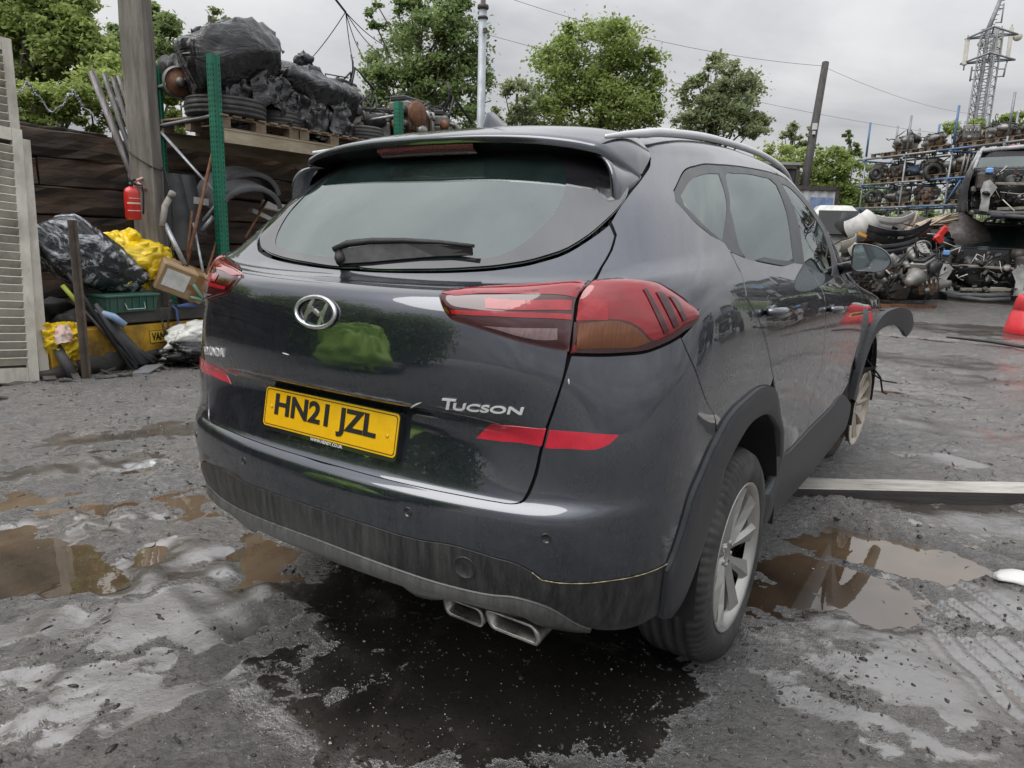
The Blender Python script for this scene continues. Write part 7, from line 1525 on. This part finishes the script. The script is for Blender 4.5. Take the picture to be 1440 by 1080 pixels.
mb = MB(); q = at(1296, 350, 15.4); mb.lathe([(.18, -.02), (.20, 0), (.18, .02)], 20, q, axis='y', rot=(.3, 0, .4), cap=False)
tag(mb.build('ring_bracket', ALU), 'pale metal ring on top of the ground heap of engines', 'car part')
mb = MB(); r_ = np.random.default_rng(31)
def junk(mb, p, s):
    k = r_.integers(0, 4); ro = tuple(r_.uniform(-3, 3, 3))
    if k == 0: mb.box(p, tuple(s*r_.uniform(.3, 1.6, 3)), rot=ro)
    elif k == 1: q = Vector(r_.normal(0, 1, 3)).normalized()*s*1.6; mb.tube([Vector(p)-q, Vector(p)+Vector(r_.normal(0, .3*s, 3)), Vector(p)+q], s*r_.uniform(.08, .3), 6)
    elif k == 2: mb.lathe([(s*.2, -s*.4), (s*.8, -s*.35), (s*.9, 0), (s*.7, s*.3), (s*.25, s*.5)], 10, p, rot=Euler(ro).to_matrix())
    else: mb.blob(p, tuple(s*r_.uniform(.4, 1.1, 3)), .5, 1, int(r_.integers(0, 999)), 2, smooth=False)
for k in range(330):
    p = at(r_.uniform(1190, 1318), r_.uniform(366, 410), r_.uniform(15.4, 18)); junk(mb, (p[0], p[1], max(p[2], .04)), r_.uniform(.04, .13))
for k in range(110):
    p = at(r_.uniform(1190, 1335), r_.uniform(328, 366), r_.uniform(17.8, 19.5)); junk(mb, p, r_.uniform(.08, .25))
for k in range(26):
    p = at(r_.uniform(1195, 1320), 355, r_.uniform(17.5, 19)); mb.blob((p[0], p[1], .5), (.5, .5, .7), .3, 2, k, 2)
SCR, nt_, b_ = new_mat('jumbled scrap metal'); g_ = nd(nt_, 'ShaderNodeNewGeometry'); c_ = ramp(nt_, g_.outputs['Random Per Island'], [(0, (.006, .006, .007)), (.45, (.02, .019, .018)), (.62, (.10, .095, .09)), (.8, (.26, .25, .235)), (.92, (.10, .05, .03))]); c_.node.color_ramp.interpolation = 'CONSTANT'
nt_.links.new(mixc(nt_, ramp(nt_, noise(nt_, g_.outputs['Position'], 14, 5, .7), [(.4, 0.), (.7, .8)]), c_, (.02, .018, .016)), b_.inputs['Base Color']); b_.inputs['Roughness'].default_value = .45; b_.inputs['Metallic'].default_value = .35
tag(mb.build('scrap_mass', SCR), kind='stuff')
mb = MB()
for (px, py, w) in ((1280, 403, 1.2), (1240, 405, .6)): p = at(px, py, 15.5); mb.box((p[0], p[1], .06), (w, .12, .12), rot=(0, 0, F0))
tag(mb.build('timber_baulk', RUST), 'rusty red baulk lying at the foot of the engine heap', 'baulk')
# ---- two wrecks stacked
LEGP = mat('scraped pale grey paint', (.28, .29, .30), (.46, .47, .48), 5, (.4, .6), dirt=((.05, .05, .05), .8))
def wreck(label, loc, rz, col, white):
    t = thing('wrecked_car', label, 'wrecked car', loc, rz, group='stripped wrecks stacked at the right'); r = np.random.default_rng(int(white)+5)
    # local: front faces -y, x across, width 1.8
    m = MB(); W = .88
    rings = []
    for (y, w, zb, zt) in ((.95, .80, .30, .98), (1.3, W, .25, 1.04), (2.2, W, .22, 1.06), (3.2, W, .25, 1.05), (3.9, .82, .35, 1.0)):
        rings.append([(-w*.92, y, zb), (-w, y, zb+.25), (-w, y, zt-.15), (-w*.94, y, zt), (w*.94, y, zt), (w, y, zt-.15), (w, y, zb+.25), (w*.92, y, zb)])
    m.grid(np.array(rings), True, True); m.f.append(list(range(8))); m.sm.append(False); m.build('body', col, t)
    m = MB(); m.box((0, .98, 1.00), (1.62, .30, .10), bev=.04); m.box((0, .86, .90), (1.55, .10, .22), bev=.03); m.build('scuttle', GLOSSBLK, t)
    MB().box((0, 2.5, 1.15), (1.25, 1.9, .55), bev=.12).build('seats', SEATM, t)
    # pillars, roof, screen
    m = MB()
    for s in (-1, 1):
        m.tube([(s*.80, 1.05, 1.02), (s*.68, 1.75, 1.46), (s*.62, 2.1, 1.53)], [.035, .03, .035], 8, sy=1.6); m.tube([(s*.62, 2.1, 1.53), (s*.63, 3.0, 1.52), (s*.70, 3.8, 1.05)], .035, 8); m.tube([(s*.66, 2.4, 1.52), (s*.82, 2.45, 1.02)], .04, 8)
    m.tube([(-.68, 1.75, 1.46), (0, 1.66, 1.50), (.68, 1.75, 1.46)], .045, 8); m.build('pillars', LEGP if white else col, t)
    m = MB(); A = [[(x, y, 1.47+.08*(1-(x/.66)**2)*(1 if y > 1.8 else .6)-(.05 if y > 2.8 else 0)) for x in np.linspace(-.66, .66, 9)] for y in (1.72, 2.1, 2.6, 3.05)]; m.grid(np.array(A)); m.build('roof', col, t)
    m = MB(); A = []
    for s in np.linspace(0, 1, 6): A.append([(x*(.76-.12*s), 1.04+.68*s-.10*(1-(x)**2)+.03*r.normal()*(s > .3)*(1-s), 1.03+.43*s-.05*r.random()*(x > .2)) for x in np.linspace(-1, 1, 10)])
    A = np.array(A)[: 4 if white else 6]; m.grid(A); m.build('windscreen', GLASS_R if not white else GLASS_F, t)
    # engine bay: inner wings, legs, panels
    for s in (-1, 1):
        m = MB(); m.box((s*.66, .45, .72), (.30, .9, .34), bev=.05); m.lathe([(.15, .0), (.14, .20), (.05, .22), (.0001, .22)], 16, (s*.58, .55, .80)); m.build('inner_wing', DKSTEEL, t)
    LEG = mat('pale crash leg steel', (.26, .265, .26), (.44, .445, .43), 7, (.4, .6), dirt=((.06, .055, .05), .9)) if 'pale crash leg steel' not in bpy.data.materials else bpy.data.materials['pale crash leg steel']
    for s in (-1, 1):
        m = MB(); m.prism([(x_*.62*s, z_) for x_, z_ in ((-.13, .16), (.11, .18), (.09, .38), (.15, .55), (.10, .70), (-.05, .74), (-.17, .66), (-.26, .60), (-.12, .42))][::s], -.05, 0, axis='y', c=(s*.62, .02, 0)); m.box((s*.62, .25, .45), (.11, .5, .14)); m.build('crash_leg', LEG, t)
    m = MB(); m.box((0, .10, .66), (1.0, .05, .05), rot=(0, .03, .05), bev=.01).box((.1, .12, .24), (1.0, .06, .06), rot=(0, -.05, 0), bev=.01); m.build('crossmember', mat('oily beige steel', (.16, .14, .11), (.28, .26, .21), 9, (.5, .7)) if 'oily beige steel' not in bpy.data.materials else bpy.data.materials['oily beige steel'], t)
    m = MB(); m.blob((0, .45, .55), (.42, .28, .30), .3, 3, 4, 2.2); m.box((0, .75, .65), (1.3, .1, .5)); m.build('engine', ENGBLK, t)
    m = MB(); m.tube([(-.8, .2, .18), (-.3, -.12, .12), (.2, -.05, .14), (.85, .15, .2)], .05, 8).tube([(-.5, -.1, .1), (.1, -.18, .06), (.5, -.05, .1)], .04, 8); m.build('undertray', LINER, t)
    m = MB()
    for k in range(16):
        a = np.array([r.uniform(-.8, .8), r.uniform(-.05, .25), r.uniform(.35, .95)]); b = a+r.normal(0, .14, 3)*[1, .4, 1]; c = b+r.normal(0, .14, 3)*[1, .4, 1]; m.tube([a, b, c], r.uniform(.005, .011), 5)
    w_ = m.build('wiring', mat('pale cut wires', (.5, .48, .44), (.62, .60, .56), 9, (.5, .6)) if 'pale cut wires' not in bpy.data.materials else bpy.data.materials['pale cut wires'], t); w_['kind'] = 'stuff'
    m = MB()
    for k in range(170): junk(m, (r.uniform(-.85, .85), r.uniform(-.05, .45), r.uniform(.12, .92)), r.uniform(.02, .085))
    m.build('bay_clutter', SCR, t)['kind'] = 'stuff'; MB().box((-.62, .0, .90), (.12, .10, .10), bev=.02).build('washer_cap', mat('light blue cap', (.12, .30, .62), (.2, .4, .7), 9, (.4, .5)) if 'light blue cap' not in bpy.data.materials else bpy.data.materials['light blue cap'], t)
    m = MB(); A = [[(-.86-.05*math.sin(3*z_)+.10*y_*y_, -.05+y_*.8, .18+.75*z_-.35*y_*z_*(z_ < .5)+.04*r.normal()) for y_ in np.linspace(0, 1, 7)] for z_ in np.linspace(0, 1, 7)]; A = np.array(A); m.grid(A); m.grid(A[:, ::-1]+[.015, 0, 0]); m.build('torn_wing', DARKP, t)
    for s in (-1, 1): MB().lathe([(.0001, -.1), (.30, -.1), (.32, 0), (.30, .1), (.0001, .1)], 26, (s*.78, 3.2, .32), axis='x').build('wheel', RUBBER, t)
    return t
c0 = gnd(1374, 424, .10); rzw = math.radians(3)
wreck('lower stripped black car front with pale crash legs, on the ground', (c0[0], c0[1], .08), rzw, DARKP, False).scale = (1.3, 1.3, 1.3)
t = wreck('upper stripped car front with pale windscreen pillars, stacked on the lower wreck', (c0[0]+.62, c0[1]+.25, 2.05), rzw+.04, DARKP, True); t.scale = (1.3, 1.3, 1.3)
m = MB(); m.blob((.15, 2.15, 1.15), (.5, .25, .45), .2, 3, 4, 2); m.build('red_seat', mat('faded red cloth', (.28, .07, .06), (.38, .12, .10), 7, (.8, .9)), t)
wreck('dark crushed wreck behind the two stacked ones, at the right edge', (c0[0]+1.9, c0[1]+3.4, .05), rzw+.3, DARKP, False).scale = (1.25, 1.25, 1.5)
for x_, y_, z_, a_, lb_ in ((5.0, 17.5, .05, .15, 'stripped wreck standing just out of frame to the right'), (7.6, 16.0, .05, -.2, 'stripped wreck farther along the row to the right'), (5.2, 17.7, 2.05, .1, 'stripped wreck stacked on top of the first one out of frame'), (10.3, 14.5, .05, -.3, 'last stripped wreck of the row on the far right')):
    q_ = copy_tree(t); q_.location = (x_, y_, z_); q_.rotation_euler = (0, 0, a_); q_['label'] = lb_
# ---- red bollard, plank, white scrap on the mud
p = gnd(1440, 470, .02); t = thing('red_bollard', 'red tapered plastic barrel with a yellow warning sticker at the right edge', 'barrel', (p[0]+.06, p[1], .02), math.radians(30)); t.scale = (.80, .80, .88)
REDPL = mat('faded red plastic', (.55, .022, .03), (.68, .05, .06), 4, (.35, .5), dirt=((.3, .05, .05), .4)); MB().lathe([(.42, 0), (.44, .03), (.42, .14), (.36, .40), (.34, .42), (.33, .46), (.345, .47), (.30, .66), (.27, .72), (.0001, .73)], 36).build('shell', REDPL, t)
MB().lathe([(.20, .70), (.22, .74), (.20, .80), (.13, .84), (.0001, .845)], 24).build('cap', mat('grey plastic cap', (.36, .37, .37), (.46, .47, .47), 9, (.5, .6)), t)
for nm, a0, a1, r0, r1, z0, z1, mm in (('sticker', -2.25, -1.45, .398, .366, .24, .39, mat('yellow sticker face', (.62, .46, .04), (.70, .54, .06), 9, (.4, .5))), ('warning_mark', -1.90, -1.55, .3945, .3725, .26, .37, INK)):
    MB().lathe([(r0, z0), (r1, z1)], 10, cap=False, arc=(a0, a1)).build(nm, mm, t)
A, B = gnd(1109, 686, .075), gnd(1475, 690, .10); d = B-A; d[2] = 0; L_ = np.linalg.norm(d); rz = math.atan2(d[1], d[0])
m = MB(); ny_ = 30; sec = []
for k in range(ny_):
    s = k/(ny_-1); x = s*(L_+1.2); hh = .112*min(1, .35+.65*min(1, s/.10)); wv = .17*min(1, .7+.3*min(1, s/.06)); zt_ = .105+.02*s
    sec.append([(x, -.0, zt_-hh), (x, 0, zt_-.004), (x, .004, zt_), (x, wv-.004, zt_+.002*math.sin(k)), (x, wv, zt_-.004), (x, wv, zt_-hh)])
m.grid(np.array(sec), False, True); m.f.append(list(range(6))); m.sm.append(False)
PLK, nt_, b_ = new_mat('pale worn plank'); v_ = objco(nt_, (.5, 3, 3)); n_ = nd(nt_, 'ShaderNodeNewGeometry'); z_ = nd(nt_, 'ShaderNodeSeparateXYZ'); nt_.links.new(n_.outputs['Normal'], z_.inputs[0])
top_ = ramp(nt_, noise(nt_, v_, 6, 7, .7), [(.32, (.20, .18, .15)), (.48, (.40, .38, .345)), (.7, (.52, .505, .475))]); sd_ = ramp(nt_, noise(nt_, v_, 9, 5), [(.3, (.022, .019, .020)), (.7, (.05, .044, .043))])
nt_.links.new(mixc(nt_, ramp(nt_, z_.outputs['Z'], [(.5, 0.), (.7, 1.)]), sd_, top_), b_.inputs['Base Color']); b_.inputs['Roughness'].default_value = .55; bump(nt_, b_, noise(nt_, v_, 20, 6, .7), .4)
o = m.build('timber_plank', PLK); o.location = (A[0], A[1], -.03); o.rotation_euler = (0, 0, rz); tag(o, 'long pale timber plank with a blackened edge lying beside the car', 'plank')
p = gnd(1432, 818, 0); m = MB(); m.blob((0, 0, .018), (.10, .055, .022), .15, 3, 3, 2); o = m.build('white_plastic_scrap', mat('dirty white plastic', (.55, .55, .54), (.70, .70, .69), 9, (.35, .5))); o.location = p; o.rotation_euler = (0, 0, .5); tag(o, 'piece of white plastic lying in the mud at the right edge', 'plastic scrap')
m = MB(); A, B = gnd(1332, 474, .05), gnd(1465, 492, .05); m.tube([A, (A+B)/2+np.array([0, 0, .02]), B], [.03, .05, .05], 6, sy=.5); tag(m.build('rubber_strip', ENGBLK), 'long black rubber strip lying on the wet ground near the red barrel', 'rubber strip')
